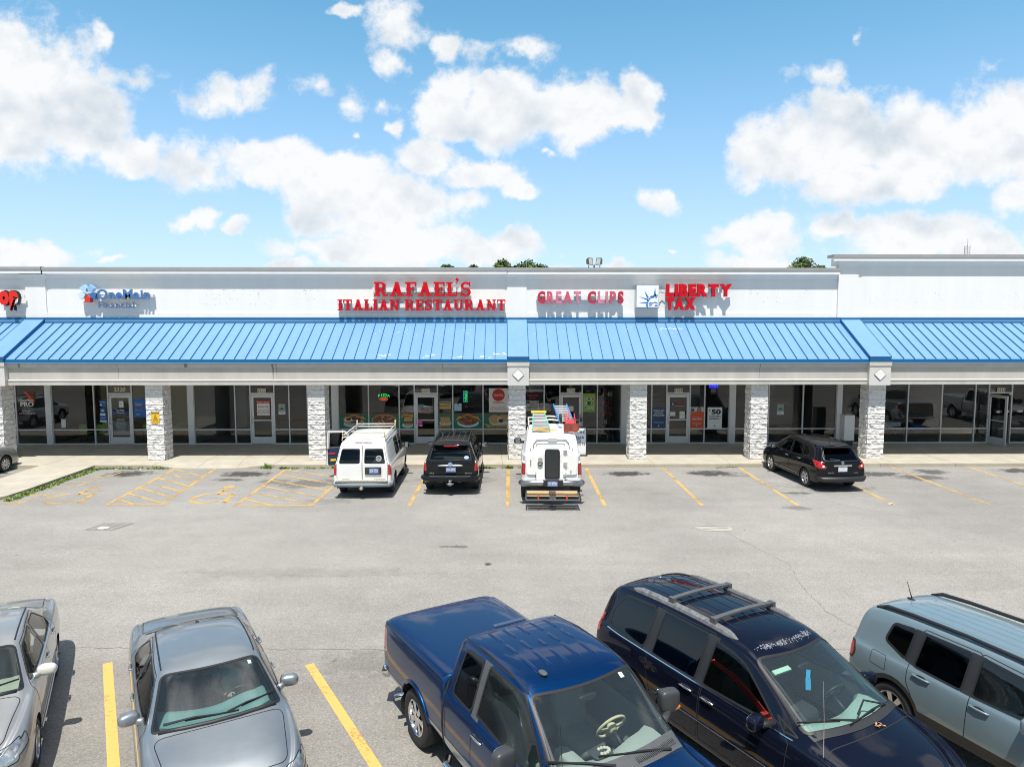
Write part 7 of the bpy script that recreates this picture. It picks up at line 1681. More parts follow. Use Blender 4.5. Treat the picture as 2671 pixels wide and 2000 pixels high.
for sg, k in ((1, 'L'), (-1, 'R')):
    c.cut('tr'+k, 'tail_light', 'rear', [(sg*.86, 1.0), (sg*1.05, 1.0), (sg*1.05, 1.36), (sg*.86, 1.36)], [M_TAIL], None, 0, .015, M_SEAL, r=.02); c.cut('tr'+k, 'tail_light', k, [(-3.1, 1.0), (-2.95, 1.0), (-2.95, 1.36), (-3.1, 1.36)], [M_TAIL], None, 0, .015, M_SEAL, r=.02)
    c.cut('tw'+k, 'tail_light', 'rear', [(sg*.86, .92), (sg*1.05, .92), (sg*1.05, .998), (sg*.86, .998)], [M_TAILW], None, 0, .01, M_SEAL, r=.01)
c.cut('fd', 'door', 'side', [(-.50, .58), (1.1, .58), (1.28, 1.24), (.70, 1.92), (-.48, 1.95)], [P_WHITE], r=.04)
c.hole(1.84, .42, .47); c.hole(-1.84, .42, .47)
c.finish(P_WHITE, LIN_D, .6, seam_m=M_GAP)
c.wheels((1.84, -1.84), .99, .40, .25, 'steel', 8, .6, mat('steel_rim', (.35, .35, .34))); c.mirrors(.98, 1.42, 1.0, mat('mirror_blueblack', (.03, .05, .07), rough=.3), (.08, .14, .12), .6)
cap = loft([S(-3.10, 1.00, .80, 1.3, 1.62, .82, 1.66, .80, .0, .02), S(-3.09, 1.00, .84, 1.3, 1.64, .87, 1.72, .83, .01, .02), S(-3.03, 1.42, .88, 1.5, 1.64, .90, 1.95, .83, .02, .02), S(-2.94, 1.42, .93, 1.5, 1.64, .93, 2.22, .79, .03, .02), S(-2.80, 1.44, .95, 1.5, 1.64, .94, 2.33, .78, .05, .02), S(-1.8, 1.44, .95, 1.5, 1.64, .94, 2.38, .78, .06, .02), S(-1.1, 1.44, .95, 1.5, 1.64, .94, 2.36, .78, .06, .02), S(-.95, 1.44, .95, 1.5, 1.64, .93, 2.28, .76, .03, .02), S(-.92, 1.46, .90, 1.5, 1.62, .88, 2.1, .7, .02, .02)], 2)
cap.materials.append(mat('shell_white', (.80, .80, .785), rough=.45, var=.04)); cap.polygons.foreach_set('use_smooth', [True]*len(cap.polygons)); cs = link('camper_shell', cap, c.root)
cs.name = 'camper_shell'; c.obj['shell'] = cs
cb = BVHTree.FromPolygons([v.co for v in cap.vertices], [list(p.vertices) for p in cap.polygons])
def cr(y, z, off=.004):
    h = cb.ray_cast(Vector((-6, y, z)), Vector((1, 0, 0))); return (h[0].x if h[0] else -3.05)-off
W_ = P_WHITE
m = MB(); m.prism(roundpoly([(-.50, .80), (.42, .80), (.42, 1.98), (-.50, 1.98)], .06), lambda u, v, d: (-3.105+.10*max(0, v-1.72)/.3-d, -u, v), 0, .035); c.add('shell_door', m, mat('shell_door_white', (.78, .78, .77), rough=.4), auto=35); 
m = MB(); m.prism(roundpoly([(-.52, .78), (.44, .78), (.44, 2.0), (-.52, 2.0)], .06), lambda u, v, d: (-3.104+.10*max(0, v-1.72)/.3-d, -u, v), -.01, .012); c.add('door_gasket', m, M_GTRIM)
dw = lambda u, v, d: (-3.142+.10*max(0, v-1.72)/.3-d, -u, v)
m = MB(); m.prism(roundpoly([(-.23, .87), (.26, .87), (.26, 1.84), (-.23, 1.84)], .10), dw, 0, .014); c.add('window_frame', m, M_BLACK)
m = MB(); m.prism(roundpoly([(-.19, .92), (.22, .92), (.22, 1.80), (-.19, 1.80)], .08), dw, .0145, .017); c.add('window', m, mat('shell_window', (.012, .018, .02), rough=.06, coat=1))
m = MB(); m.lathe([(.085, 0), (.085, .02)], dw(-.38, 1.37, 0), (-1, 0, 0), 18, 0); m.lathe([(.075, 0), (.075, .025), (.05, .03)], dw(-.37, 1.50, .0), (-1, 0, 0), 18, 1); c.add('lock', m, [mat('lock_dark', (.12, .12, .12), rough=.4, metal=.5), M_CHROME])
m = MB(); m.text('GMC', lambda u, v, d: dw(-.38+u, 1.35+v, .021+d), .04, .01, width=.1); c.add('badge', m, P_WHITE)
m = MB()
for z in (1.0, 1.38, 1.78): x = dw(.42, z, 0)[0]; m.box(x-.03, x+.01, -.50, -.37, z-.025, z+.025); m.box(x-.036, x-.03, -.45, -.41, z-.04, z+.04)
c.add('hinge', m, M_CHROME)
m = MB(); m.tube([(cr(y, z, .03), -y, z) for y, z in ((-.60, 1.90), (-.58, 2.02), (-.48, 2.12), (-.3, 2.14))]+[(cr(y, z, .03), -y, z) for y, z in ((.3, 2.14), (.46, 2.12), (.55, 2.02), (.57, 1.90))], .022, 8); c.add('grab_rail', m, M_CHROME, smooth=True)
m = MB(); m.box(cr(0, 2.10, .05), cr(0, 2.10, -.05), -.17, .13, 2.07, 2.19); c.add('lamp_box', m, mat('lamp_box_grey', (.5, .5, .47), rough=.4))
m = MB()
for y, z in ((.68, 1.82), (-.68, 1.82), (.68, 1.35), (-.62, 1.10), (.68, 1.45)): m.box(cr(y, z, .03), cr(y, z, 0), y-.012, y+.012, z-.04, z+.04)
c.add('latch', m, M_GTRIM)
m = MB(); m.tube([(-2.98, -.99, .72), (-3.14, -.93, .72), (-3.17, -.5, .74), (-3.17, .5, .74), (-3.14, .93, .72), (-2.98, .99, .72)], .10, 10); c.add('bumper', m, mat('bumper_chrome_worn', (.30, .32, .34), rough=.3, metal=.8, var=.3), smooth=True)
m = MB(); m.box(-3.285, -3.10, -.36, .28, .66, .84); c.add('plate_holder', m, M_BLACK)
c.plate(-3.29, -.02, .745, '751 8CN0', 'plate_blue', .32)
# wooden cargo step on a steel frame behind the bumper
m = MB()
for sg in (1, -1): m.tube([(-3.22, sg*.82, .50), (-3.86, sg*.84, .42), (-3.88, sg*.84, .38), (-3.30, sg*.82, .36)], .022, 8)
m.tube([(-3.24, -.82, .50), (-3.24, .82, .50)], .02, 8); m.tube([(-3.87, -.84, .36), (-3.87, .84, .36)], .024, 8); m.tube([(-3.1, 0, .45), (-3.9, 0, .36)], .03, 8); m.box(-3.60, -3.50, -.11, .11, .53, .56); m.box(-3.875, -3.865, -.10, .10, .37, .52)
c.add('step_frame', m, mat('frame_steel', (.16, .165, .17), rough=.45, metal=.6))
m = MB(); m.box(-3.55, -3.30, -.80, .80, .475, .515, 0); m.obox((-3.70, 0, .455), (.13, 0, -.03), (0, .80, 0), (.004, 0, .018), 0); c.add('step_plank', m, mat('plank_wood', (.50, .36, .20), rough=.85, var=.3, vscale=3, streak=(12, 1, 12)))
m = MB(); m.obox((-3.835, .45, .44), (.012, 0, 0), (0, .022, 0), (0, 0, .055)); m.obox((-3.835, -.45, .44), (.012, 0, 0), (0, .022, 0), (0, 0, .055)); c.add('reflector', m, mat('reflector_red2', (.75, .05, .02), rough=.3))
# roof rack hoops
m = MB()
for x in (-2.1, -1.2):
    for sg in (1, -1): m.tube([(x, sg*.74, 2.36), (x, sg*.74, 2.62)], .025, 8)
    m.tube([(x, -.76, 2.60), (x, 0, 2.66), (x, .76, 2.60)], .028, 8)
c.add('roof_rack', m, mat('rack_white', (.68, .67, .63)), smooth=True)
WPU = Matrix.Translation((1.60, 25.75, 0)) @ Matrix.Rotation(RAD(88.6), 4, 'Z')
def onpick(name, label, cat, parts_):
    t = thing(name, label, cat, (1.60, 25.75, 0), RAD(88.6))
    for nm, m, mm in parts_: m.build(nm, mm, t, world=False)
    return t
# step ladder lying on the shell
fr, tr, sd = MB(), MB(), MB()
a0, a1 = Vector((-2.72, .62, 2.43)), Vector((-1.55, .58, 2.80))
b0, b1 = Vector((-2.72, .05, 2.43)), Vector((-1.55, .20, 2.80))
sd.bar(a0, a1, .03, .07); sd.bar(b0, b1, .03, .07)
for k in range(5): t_ = .10+.2*k; tr.obox(a0.lerp(a1, t_).lerp(b0.lerp(b1, t_), .5), (.075, 0, .03), (a0.lerp(a1, t_)-b0.lerp(b1, t_))*.5, (-.004, 0, .012))
fr.obox(a1.lerp(b1, .5)+Vector((.03, 0, .04)), (.06, 0, .02), (0, .26, 0), (-.006, 0, .02)); fr.obox(a0.lerp(b0, .5)+Vector((-.02, 0, .0)), (.04, 0, 0), (0, .30, .03), (0, 0, .015)); fr.bar((-2.80, .45, 2.42), (-2.74, -.18, 2.42), .06, .03)
onpick('step_ladder', 'step ladder with green rails, grey treads and a yellow top lying on the camper shell', 'ladder', [('rail', sd, mat('ladder_green', (.10, .50, .33), rough=.5)), ('tread', tr, mat('ladder_tread', (.36, .37, .37), rough=.45, metal=.4)), ('top_cap', fr, mat('ladder_yellow', (.75, .42, .03), rough=.5))])
sd, tr = MB(), MB(); a0, a1 = Vector((-2.35, -.28, 2.62)), Vector((-.9, -.14, 3.02)); b0, b1 = Vector((-2.35, -.74, 2.62)), Vector((-.9, -.60, 3.02))
sd.bar(a0, a1, .03, .08); sd.bar(b0, b1, .03, .08)
for k in range(9): t_ = .05+.11*k; tr.bar(a0.lerp(a1, t_), b0.lerp(b1, t_), .05, .03)
onpick('extension_ladder', 'blue railed ladder with white rungs tied on the roof rack of the white pickup', 'ladder', [('rail', sd, mat('ladder_blue', (.04, .22, .60), rough=.45)), ('rung', tr, mat('rung_white', (.62, .64, .66), rough=.4))])
fr, wh, pl = MB(), MB(), MB()
for y in (-.48, -.80): fr.tube([(-2.75, y, 2.50), (-2.2, y, 2.72), (-1.95, y, 2.84)], .02, 8)
for x, z in ((-2.7, 2.52), (-2.45, 2.62), (-2.2, 2.72)): fr.tube([(x, -.48, z), (x, -.80, z)], .02, 8)
fr.bar((-2.3, -.56, 2.74), (-2.15, -.60, 2.98), .05, .03); fr.obox((-2.5, -.62, 2.62), (.14, 0, .05), (0, .14, 0), (-.01, 0, .03))
pl.obox((-2.84, -.64, 2.50), (.02, 0, 0), (0, .25, 0), (0, 0, .14))
for y in (-.36, -.96): wh.lathe([(.06, 0), (.13, .0), (.145, .02), (.145, .06), (.13, .08), (.06, .08)], (-2.25, y, 2.74), (0, 1 if y > -.5 else -1, 0), 22)
onpick('hand_truck', 'red hand truck with a worn toe plate and black wheels strapped on the camper shell', 'hand truck', [('frame', fr, mat('cart_red', (.50, .04, .045), rough=.5, var=.4, vscale=12)), ('wheel', wh, M_RUBBER), ('toe_plate', pl, mat('plate_rust', (.30, .07, .045), rough=.8, var=.5, vscale=6))])
m = MB()
for i in range(5): m.tube([(-2.85+i*.06, -.3-i*.16, 2.42+.02*(i % 2)), (-2.8+i*.03, -.55-i*.13, 2.40), (-2.86, -.9, 2.36+.03*i)], .016, 6)
m.blob((-2.8, -.95, 2.42), (.07, .12, .05), .8, 10, 8)
onpick('rope_bundle', 'bundle of white straps hanging over the shell corner beneath the hand truck', 'straps', [('strap', m, mat('strap_white', (.6, .6, .56), rough=.9))])

# ---- black crossover
st = [S(-2.28, .50, .74, .7, .94, .70, .98, .6, .01), S(-2.25, .36, .86, .72, 1.0, .80, 1.06, .70, .02), S(-2.12, .30, .89, .74, 1.06, .83, 1.24, .66, .03), S(-1.85, .28, .902, .74, 1.07, .85, 1.50, .61, .03), S(-1.6, .27, .905, .74, 1.07, .86, 1.58, .605, .03), S(-.8, .26, .905, .73, 1.05, .865, 1.645, .63, .04), S(.0, .26, .905, .72, 1.03, .865, 1.655, .635, .04), S(.35, .26, .905, .72, 1.02, .865, 1.62, .63, .04), S(.5, .26, .905, .72, 1.02, .86, 1.56, .635, .04),
      S(1.38, .26, .90, .7, 1.0, .85, 1.10, .74, .05), S(1.52, .26, .90, .7, .99, .84, 1.04, .77, .05), S(1.95, .26, .88, .66, .93, .79, .97, .70, .05), S(2.25, .27, .80, .6, .82, .70, .85, .6, .03), S(2.36, .32, .62, .55, .7, .52, .72, .44, .01)]
c = Car('black_crossover', 'black compact crossover parked at a slant beside the right pier', 'suv', (11.60, 26.60, 95.2), st, 3, 'cars parked in the far row'); c.cab = (-2.0, 1.4)
GR_ = glass('crossover_glass', (.16, .20, .20))
c.cut('rw', 'rear_window', 'rear', [(-.60, 1.09), (.60, 1.09), (.66, 1.22), (.50, 1.46), (-.50, 1.46), (-.66, 1.22)], [FAR_G], 'tg', 0, .03, M_SEAL, r=.06)
for sg, k in ((1, 'L'), (-1, 'R')):
    c.cut('t'+k, 'tail_light', 'rear', [(sg*.56, .90), (sg*.62, .82), (sg*.95, .84), (sg*.95, 1.06), (sg*.84, 1.06)], [M_TAIL], None, 0, .008, M_SEAL, r=.03)
    c.cut('t'+k, 'tail_light', k, [(-2.3, .84), (-2.1, .86), (-1.80, 1.04), (-1.84, 1.08), (-2.3, 1.06)], [M_TAIL], None, 0, .008, M_SEAL, r=.03)
c.cut('tg', 'tailgate', 'rear', [(-.60, .70), (.60, .70), (.74, 1.06), (.52, 1.54), (-.52, 1.54), (-.74, 1.06)], [P_ROG], None, 0, .012, M_GAP, r=.05)
c.cut('ws', 'windshield', 'top', [(.44, -.58), (1.46, -.76), (1.46, .76), (.44, .58)], [GR_], None, .18, .03, M_SEAL, r=.09)
c.cut('fd_w', 'window', 'side', [(1.16, 1.06), (.40, 1.50), (-.10, 1.53), (-.14, 1.06)], [GR_], 'fd', 0, .025, M_SEAL, r=.05)
c.cut('rd_w', 'window', 'side', [(-.24, 1.06), (-.21, 1.53), (-.80, 1.51), (-.98, 1.10)], [FAR_G], 'rd', 0, .025, M_SEAL, r=.05)
c.cut('rq', 'quarter_window', 'side', [(-1.08, 1.11), (-.93, 1.48), (-1.22, 1.44), (-1.48, 1.22), (-1.46, 1.15)], [FAR_G], None, 0, .025, M_SEAL, r=.07)
c.cut('hood', 'hood', 'top', [(1.54, -.75), (2.25, -.6), (2.25, .6), (1.54, .75)], [P_ROG], None, .14, r=.1)
for sg, k in ((1, 'hL'), (-1, 'hR')): c.cut(k, 'headlight', k[1], [(2.3, .68), (2.26, .80), (1.82, .92), (1.88, .80)], [M_LAMPR], None, 0, .01, M_SEAL)
c.cut('fd', 'door', 'side', [(-.16, .36), (1.0, .36), (1.18, 1.02), (.40, 1.55), (-.13, 1.58)], [P_ROG], r=.04); c.cut('rd', 'door', 'side', [(-.18, .36), (-.85, .36), (-1.14, .85), (-1.16, 1.12), (-.92, 1.55), (-.14, 1.58)], [P_ROG], r=.04)
c.hole(1.345, .345, .385); c.hole(-1.345, .345, .385)
c.finish(P_ROG, LIN_D, .5, seam_m=M_GAP)
c.wheels((1.345, -1.345), .885, .345, .22, 'spoke', 6); c.handle(.0, .93, M_CHROME, 'fd'); c.handle(-.92, .97, M_CHROME, 'rd'); c.mirrors(.90, 1.10, .88, P_ROG, (.06, .11, .08), .6)
m = MB(); m.blob((-1.98, 0, 1.545), (.17, .55, .022), .5, 24, 10); c.add('spoiler', m, P_ROG, smooth=True)
m = MB(); m.box(c.rear(0, .93, .02).x, c.rear(0, .93, -.02).x, -.33, .33, .905, .955); m.lathe([(.05, 0), (.05, .015), (.03, .015), (.03, 0)], c.rear(0, 1.03, 0), (-1, 0, .15), 18, cap=False); m.bar(c.rear(-.055, 1.03, .012), c.rear(.055, 1.03, .012), .016, .01); c.add('tailgate_trim', m, M_CHROME)
c.plate(c.rear(0, .80, .012).x, 0, .80, 'M45 7H9', 'plate_white', .33)
for sg in (1, -1): 
    m = MB(); m.tube([c.side(x, .42, sg, .01) for x in (-.85, -.2, .4, .95)], .016, 6); c.add('door_moulding', m, M_CHROME)
    m = MB(); m.lathe([(.05, 0), (.045, .02), (.0, .025)], c.rear(sg*.70, .90, .0), (-1, sg*.4, 0), 14); c.add('back_up_lamp', m, M_TAILW, smooth=True)
    m = MB(); m.tube([c.down(x, sg*.60, .012) for x in (-1.5, -.8, 0, .35)], .012, 6); c.add('roof_moulding', m, M_BLACK)
m = MB(); m.tube([c.rear(.10, 1.12, .02), c.rear(.44, 1.15, .025)], .014, 6); c.add('wiper', m, M_GTRIM)
m = MB(); m.blob(c.down(-1.35, 0, .01), (.04, .02, .014), .9, 10, 8); m.tube([c.down(-1.35, 0, .015), c.down(-1.48, 0, .16)], .005, 6); c.add('antenna', m, M_BLACK)
m = MB(); c.badge('ROGUE', .42, .66, .04, M_CHROME, .20); c.badge('AWD', -.50, .66, .03, M_CHROME, .16)
m = MB(); m.tube([(-2.15, -.86, .47), (-2.32, -.72, .46), (-2.38, 0, .46), (-2.32, .72, .46), (-2.15, .86, .47)], .10, 10); c.add('bumper', m, mat('bumper_black', (.018, .018, .02), rough=.45), smooth=True)
c.interior((1.18, 1.0), .62, (.12, -.75), .36, mat('seat_black_fabric', (.025, .025, .027)), mat('dash_charcoal', (.05, .055, .058)), wide=.68, zfloor=.4, steer=(.70, .98))

# ---- greige sedan whose nose shows at the left edge
sedan('silver_sedan', 'pale grey sedan nosed to the kerb at the far left edge, only its front visible', (-20.72, 26.60, 88.0), P_CAM, 2, LIN_D, group='cars parked in the far row', rim='spoke', nsp=10)
# ------------------------------------------------------------------ person at the wheel of the grey sedan
M_SKIN = mat('skin', (.42, .24, .17), rough=.55); M_SHIRT = mat('shirt_grey_blue', (.32, .54, .58), rough=.9, var=.1, vscale=20); M_HAIR = mat('hair_brown', (.05, .03, .02), rough=.8)
def skin_body(name, V, E_, Rr, m, parent, sub=2):
    me = bpy.data.meshes.new(name); me.from_pydata(V, E_, [])
    o = bpy.data.objects.new(name, me); COL.objects.link(o)
    md = o.modifiers.new('skin', 'SKIN'); md.use_smooth_shade = True
    for i, r in enumerate(Rr): me.skin_vertices[0].data[i].radius = (r, r) if not isinstance(r, tuple) else r
    me.skin_vertices[0].data[0].use_root = True
    ss = o.modifiers.new('s', 'SUBSURF'); ss.levels = sub; ss.render_levels = sub
    dg = bpy.context.evaluated_depsgraph_get(); out = bpy.data.meshes.new_from_object(o.evaluated_get(dg))
    bpy.data.objects.remove(o); bpy.data.meshes.remove(me); out.materials.clear(); out.materials.append(m); out.name = name
    out.polygons.foreach_set('use_smooth', [True]*len(out.polygons))
    return link(name, out, parent)
pose = (-4.19, 9.60, -60.5)
P = thing('person', 'person in a grey blue t-shirt at the wheel of the dark grey sedan', 'person', (pose[0], pose[1], 0), RAD(pose[2]))
Y0 = .36
V = [(-.02, Y0, .62), (-.06, Y0, .80), (-.09, Y0, .98), (-.09, Y0, 1.08), (-.07, Y0, 1.15), (-.055, Y0, 1.22), (-.04, Y0, 1.31),
     (-.08, Y0+.19, 1.04), (.08, Y0+.27, .86), (.26, Y0+.20, .98), (.20, Y0+.08, 1.12),       # left arm raised towards the face
     (-.08, Y0-.19, 1.04), (.06, Y0-.27, .84), (.36, Y0-.18, .86), (.45, Y0-.15, .90),        # right arm on the wheel
     (.22, Y0+.13, .60), (.60, Y0+.12, .66), (.72, Y0+.12, .42), (.22, Y0-.13, .60), (.60, Y0-.14, .66), (.72, Y0-.14, .42)]
E_ = [(0, 1), (1, 2), (2, 3), (3, 4), (4, 5), (5, 6), (2, 7), (7, 8), (8, 9), (9, 10), (2, 11), (11, 12), (12, 13), (13, 14), (0, 15), (15, 16), (16, 17), (0, 18), (18, 19), (19, 20)]
Rr = [(.15, .12), (.14, .11), (.155, .10), .07, .052, (.075, .085), (.07, .085), .06, .045, .036, .028, .06, .045, .036, .028, .08, .06, .05, .08, .06, .05]
skin_body('body', V, E_, Rr, M_SKIN, P)
# t-shirt over the torso and upper arms
V2 = [(-.02, Y0, .64), (-.06, Y0, .80), (-.09, Y0, .97), (-.09, Y0, 1.06), (-.08, Y0+.19, 1.04), (.02, Y0+.235, .94), (-.08, Y0-.19, 1.04), (.01, Y0-.235, .93)]
skin_body('shirt', V2, [(0, 1), (1, 2), (2, 3), (2, 4), (4, 5), (2, 6), (6, 7)], [(.17, .135), (.158, .128), (.172, .118), .085, .078, .066, .078, .066], M_SHIRT, P)
hr = MB(); hr.blob((-.075, Y0, 1.335), (.092, .088, .075), 1, 16, 12); hr.blob((-.10, Y0, 1.26), (.07, .082, .09), 1, 16, 12); hr.build('hair', M_HAIR, P, smooth=True, world=False)
fc = MB(); fc.blob((.045, Y0, 1.255), (.022, .014, .022), 1, 8, 6)
for s_ in (1, -1): fc.blob((-.04, Y0+s_*.085, 1.25), (.02, .012, .032), 1, 8, 6)
fc.build('face', M_SKIN, P, smooth=True, world=False)
ey = MB()
for s_ in (1, -1): ey.blob((.026, Y0+s_*.03, 1.28), (.012, .014, .008), 1, 8, 6)
ey.bar((.036, Y0-.022, 1.215), (.036, Y0+.022, 1.215), .01, .008); ey.build('eyes_and_mouth', mat('eye_dark', (.05, .03, .03), rough=.4), P, smooth=True, world=False)
def hand(base, fwd, side, up, curl, sgn):
    b, f, s_, u = Vector(base), Vector(fwd).normalized(), Vector(side).normalized(), Vector(up).normalized()
    m = MB(); mat3 = Matrix((f, s_, u)).transposed(); m.blob(b+f*.04, (.052, .042, .017), .7, 14, 10, 0, mat3)
    for k, ln in enumerate((.072, .082, .076, .058)):
        o = b+f*.085+s_*(.030-.020*k); pts = [o]; a = .15
        for seg in (.45, .32, .23): a += curl; d = f*math.cos(a)-u*math.sin(a); pts.append(pts[-1]+d*ln*seg)
        m.tube(pts, [.0095, .009, .008, .0065], 8)
    o = b+f*.015+s_*.038*1; pts = [o, o+s_*.028+f*.02-u*.004, o+s_*.038+f*.048-u*.012, o+s_*.036+f*.068-u*.022]; m.tube(pts, [.012, .011, .0095, .008], 8)
    m.build('hand', M_SKIN, P, smooth=True, world=False)
hand((.20, Y0+.08, 1.12), (-.45, -.25, .85), (0, -1, -.3), (-.85, 0, -.5), .28, 1)
hand((.45, Y0-.15, .90), (.85, .1, .3), (0, 1, .1), (-.3, 0, .95), .55, -1)
for m_ in P.children: pass

# ------------------------------------------------------------------ furniture seen through the shop glass
def chair(x, y, rz, label, col, group=None):
    t = thing('chair', label, 'chair', (x, y, .15), rz, group)
    m = MB(); m.blob((0, 0, .44), (.23, .22, .03), .4, 16, 8); m.build('seat', col, t, smooth=True, world=False)
    m = MB(); m.blob((0, .22, .72), (.23, .025, .17), .4, 16, 10, 0, Matrix.Rotation(RAD(-8), 3, 'X')); m.build('backrest', col, t, smooth=True, world=False)
    for sx in (1, -1):
        m = MB(); m.tube([(sx*.22, .24, .66), (sx*.22, .20, .42), (sx*.22, .22, .01), (sx*.22, -.24, .01), (sx*.22, -.20, .42), (sx*.22, -.16, .62), (sx*.22, .20, .64)], .012, 6); m.build('leg', M_BLACK, t, world=False)
    return t
CG = mat('chair_lime', (.28, .62, .03), rough=.7)
chair(-20.15, 34.15, RAD(168), 'leftmost of three lime green chairs inside the loan office window', CG, 'lime green chairs in the loan office')
chair(-19.35, 34.2, RAD(175), 'lime green chair in the loan office behind the mullion left of the door', CG, 'lime green chairs in the loan office')
chair(-17.1, 34.1, RAD(178), 'lime green chair in the loan office right of the door under the blue poster', CG, 'lime green chairs in the loan office')
t = thing('desk', 'white front desk with a blue panel inside the loan office', 'desk', (-19.7, 36.2, .15))
m = MB(); m.box(-20.4, -19.0, 35.9, 36.6, .85, .90); m.box(-20.35, -19.05, 36.0, 36.06, .15, .85); m.build('top', M_WHITE, t)
m = MB(); m.box(-20.38, -19.02, 35.95, 35.99, 1.2, 1.55); m.build('panel', cm('blue'), t)
t = thing('table', 'thin legged table standing inside the window between the first and second pillars', 'table', (-15.9, 34.6, .15))
m = MB(); m.box(-16.5, -15.1, 34.3, 34.9, .84, .88); m.build('top', mat('table_top_brown', (.25, .18, .12)), t)
for x, y in ((-16.4, 34.35), (-15.2, 34.35), (-16.4, 34.85), (-15.2, 34.85)):
    m = MB(); m.tube([(x, y, .15), (x, y, .84)], .018, 8); m.build('leg', mat('leg_pale', (.5, .48, .4)), t)
t = thing('product_rack', 'tall dark rack of red and white hair products in the salon window', 'shelf', (5.0, 34.4, .15))
m = MB(); m.box(4.75, 5.25, 34.6, 34.65, .15, 2.6)
for z in (.5, .95, 1.4, 1.85, 2.3): m.box(4.75, 5.25, 34.2, 34.6, z, z+.03)
m.build('frame', M_BLACK, t)
rnd = random.Random(8); bt = [MB(), MB(), MB()]
for z in (.98, 1.43, 1.88, 2.33):
    for i in range(6):
        k = rnd.choice((0, 1, 2)) if z != 1.43 else 0; bt[k].lathe([(.028, 0), (.028, .16), (.012, .19), (.012, .23)], (4.80+i*.08, 34.3, z-.0), (0, 0, 1), 8)
for k, mm in enumerate((cm('red'), M_WHITE, M_BLACK)): bt[k].build('bottle', mm, t)
for i, x in enumerate((3.95, 4.25, 5.15, 5.4)):
    t = thing('stool', 'slim chrome legged stool inside the salon window, '+('far left of four', 'second of four', 'third of four', 'far right of four')[i], 'stool', (x, 34.2, .15), group='chrome stools in the salon')
    m = MB(); m.lathe([(.16, 0), (.17, .03), (.15, .06)], (x, 34.2, .78), (0, 0, 1), 16); m.build('seat', M_BLACK, t)
    for dx, dy in ((-.12, -.12), (.12, -.12), (.12, .12), (-.12, .12)):
        m = MB(); m.tube([(x+dx*1.3, 34.2+dy*1.3, .15), (x+dx, 34.2+dy, .78)], .012, 6); m.build('leg', M_CHROME, t)
t = thing('work_table', 'trestle table under a white cloth inside the open shop on the right', 'table', (19.0, 35.3, .15))
m = MB(); m.box(18.2, 20.0, 34.9, 35.7, .90, .94); m.build('top', mat('table_top_brown', (.25, .18, .12)), t)
for x, y in ((18.3, 35.0), (19.9, 35.0), (18.3, 35.6), (19.9, 35.6)):
    m = MB(); m.box(x-.025, x+.025, y-.025, y+.025, .15, .90); m.build('leg', M_BLACK, t)
t = tag(MB().box(18.9, 19.75, 34.86, 35.5, .72, .955).build('table_cloth', mat('cloth_pale', (.60, .64, .72), rough=.9), None, bevel=.02), 'pale blue white cloth hanging over the front of the trestle table', 'cloth')
m = MB(); m.blob((20.55, 35.0, .62), (.30, .26, .24), .8, 18, 12)
tag(m.build('storage_bag', mat('bag_blue', (.02, .12, .42), rough=.4), None, smooth=True), 'round blue bag sitting on the floor right of the cloth covered table', 'bag')
m = MB()
for x in (16.6, 17.3, 18.0, 18.7, 19.4, 20.1): m.box(x-.02, x+.02, 37.0, 37.04, .15, 2.1)
for z in (1.0, 1.6, 2.1): m.box(16.5, 20.2, 37.0, 37.04, z-.02, z+.02)
tag(m.build('metal_shelving', M_BLACK, None), 'black metal rack frame standing behind the trestle table', 'shelving')
t = thing('serving_counter', 'dark counter behind the open glass door with steel pots on top', 'counter', (25.0, 35.4, .15))
m = MB(); m.add([(24.0, 34.4, .15), (26.5, 34.0, .15), (26.5, 36.0, .15), (24.3, 36.2, .15), (24.0, 34.4, 1.35), (26.5, 34.0, 1.35), (26.5, 36.0, 1.35), (24.3, 36.2, 1.35)], [(0, 1, 5, 4), (1, 2, 6, 5), (2, 3, 7, 6), (3, 0, 4, 7), (4, 5, 6, 7)]); m.build('body', mat('counter_dark', (.04, .048, .05), rough=.3), t)
for i, x in enumerate((24.35, 24.95, 25.55)):
    m = MB(); m.lathe([(.2, 0), (.21, .26), (.19, .27), (.18, .02)], (x, 34.6+.1*i, 1.351), (0, 0, 1), 22)
    tag(m.build('steel_pot', M_CHROME, None, smooth=True), ('steel pot nearest the open door on the dark counter', 'middle steel pot on the dark counter', 'rightmost steel pot on the dark counter')[i], 'pot', 'steel pots on the counter')
# seated worker in blue behind the cloth table
W = thing('person', 'person in a blue shirt bending over the table inside the open shop', 'person', (19.95, 35.9, .15))
Vb = [(0, 0, .85), (0, -.05, 1.05), (0, -.12, 1.28), (0, -.17, 1.40), (0, -.20, 1.50), (0, -.23, 1.60), (-.2, -.12, 1.30), (-.27, -.28, 1.08), (-.18, -.48, .98), (.2, -.12, 1.30), (.27, -.28, 1.08), (.2, -.48, .98), (-.1, .02, .80), (-.11, .0, .42), (-.11, .03, .06), (.1, .02, .80), (.11, .0, .42), (.11, .03, .06)]
skin_body('body', Vb, [(0, 1), (1, 2), (2, 3), (3, 4), (4, 5), (2, 6), (6, 7), (7, 8), (2, 9), (9, 10), (10, 11), (0, 12), (12, 13), (13, 14), (0, 15), (15, 16), (16, 17)], [(.15, .11), (.14, .11), (.16, .11), .06, .08, .08, .06, .045, .035, .06, .045, .035, .08, .06, .05, .08, .06, .05], M_SKIN, W)
skin_body('shirt', [(0, 0, .86), (0, -.05, 1.05), (0, -.12, 1.27), (-.2, -.12, 1.30), (-.25, -.23, 1.14), (.2, -.12, 1.30), (.25, -.23, 1.14)], [(0, 1), (1, 2), (2, 3), (3, 4), (2, 5), (5, 6)], [(.17, .13), (.16, .13), (.18, .13), .08, .06, .08, .06], mat('shirt_blue', (.05, .16, .36), rough=.9), W)
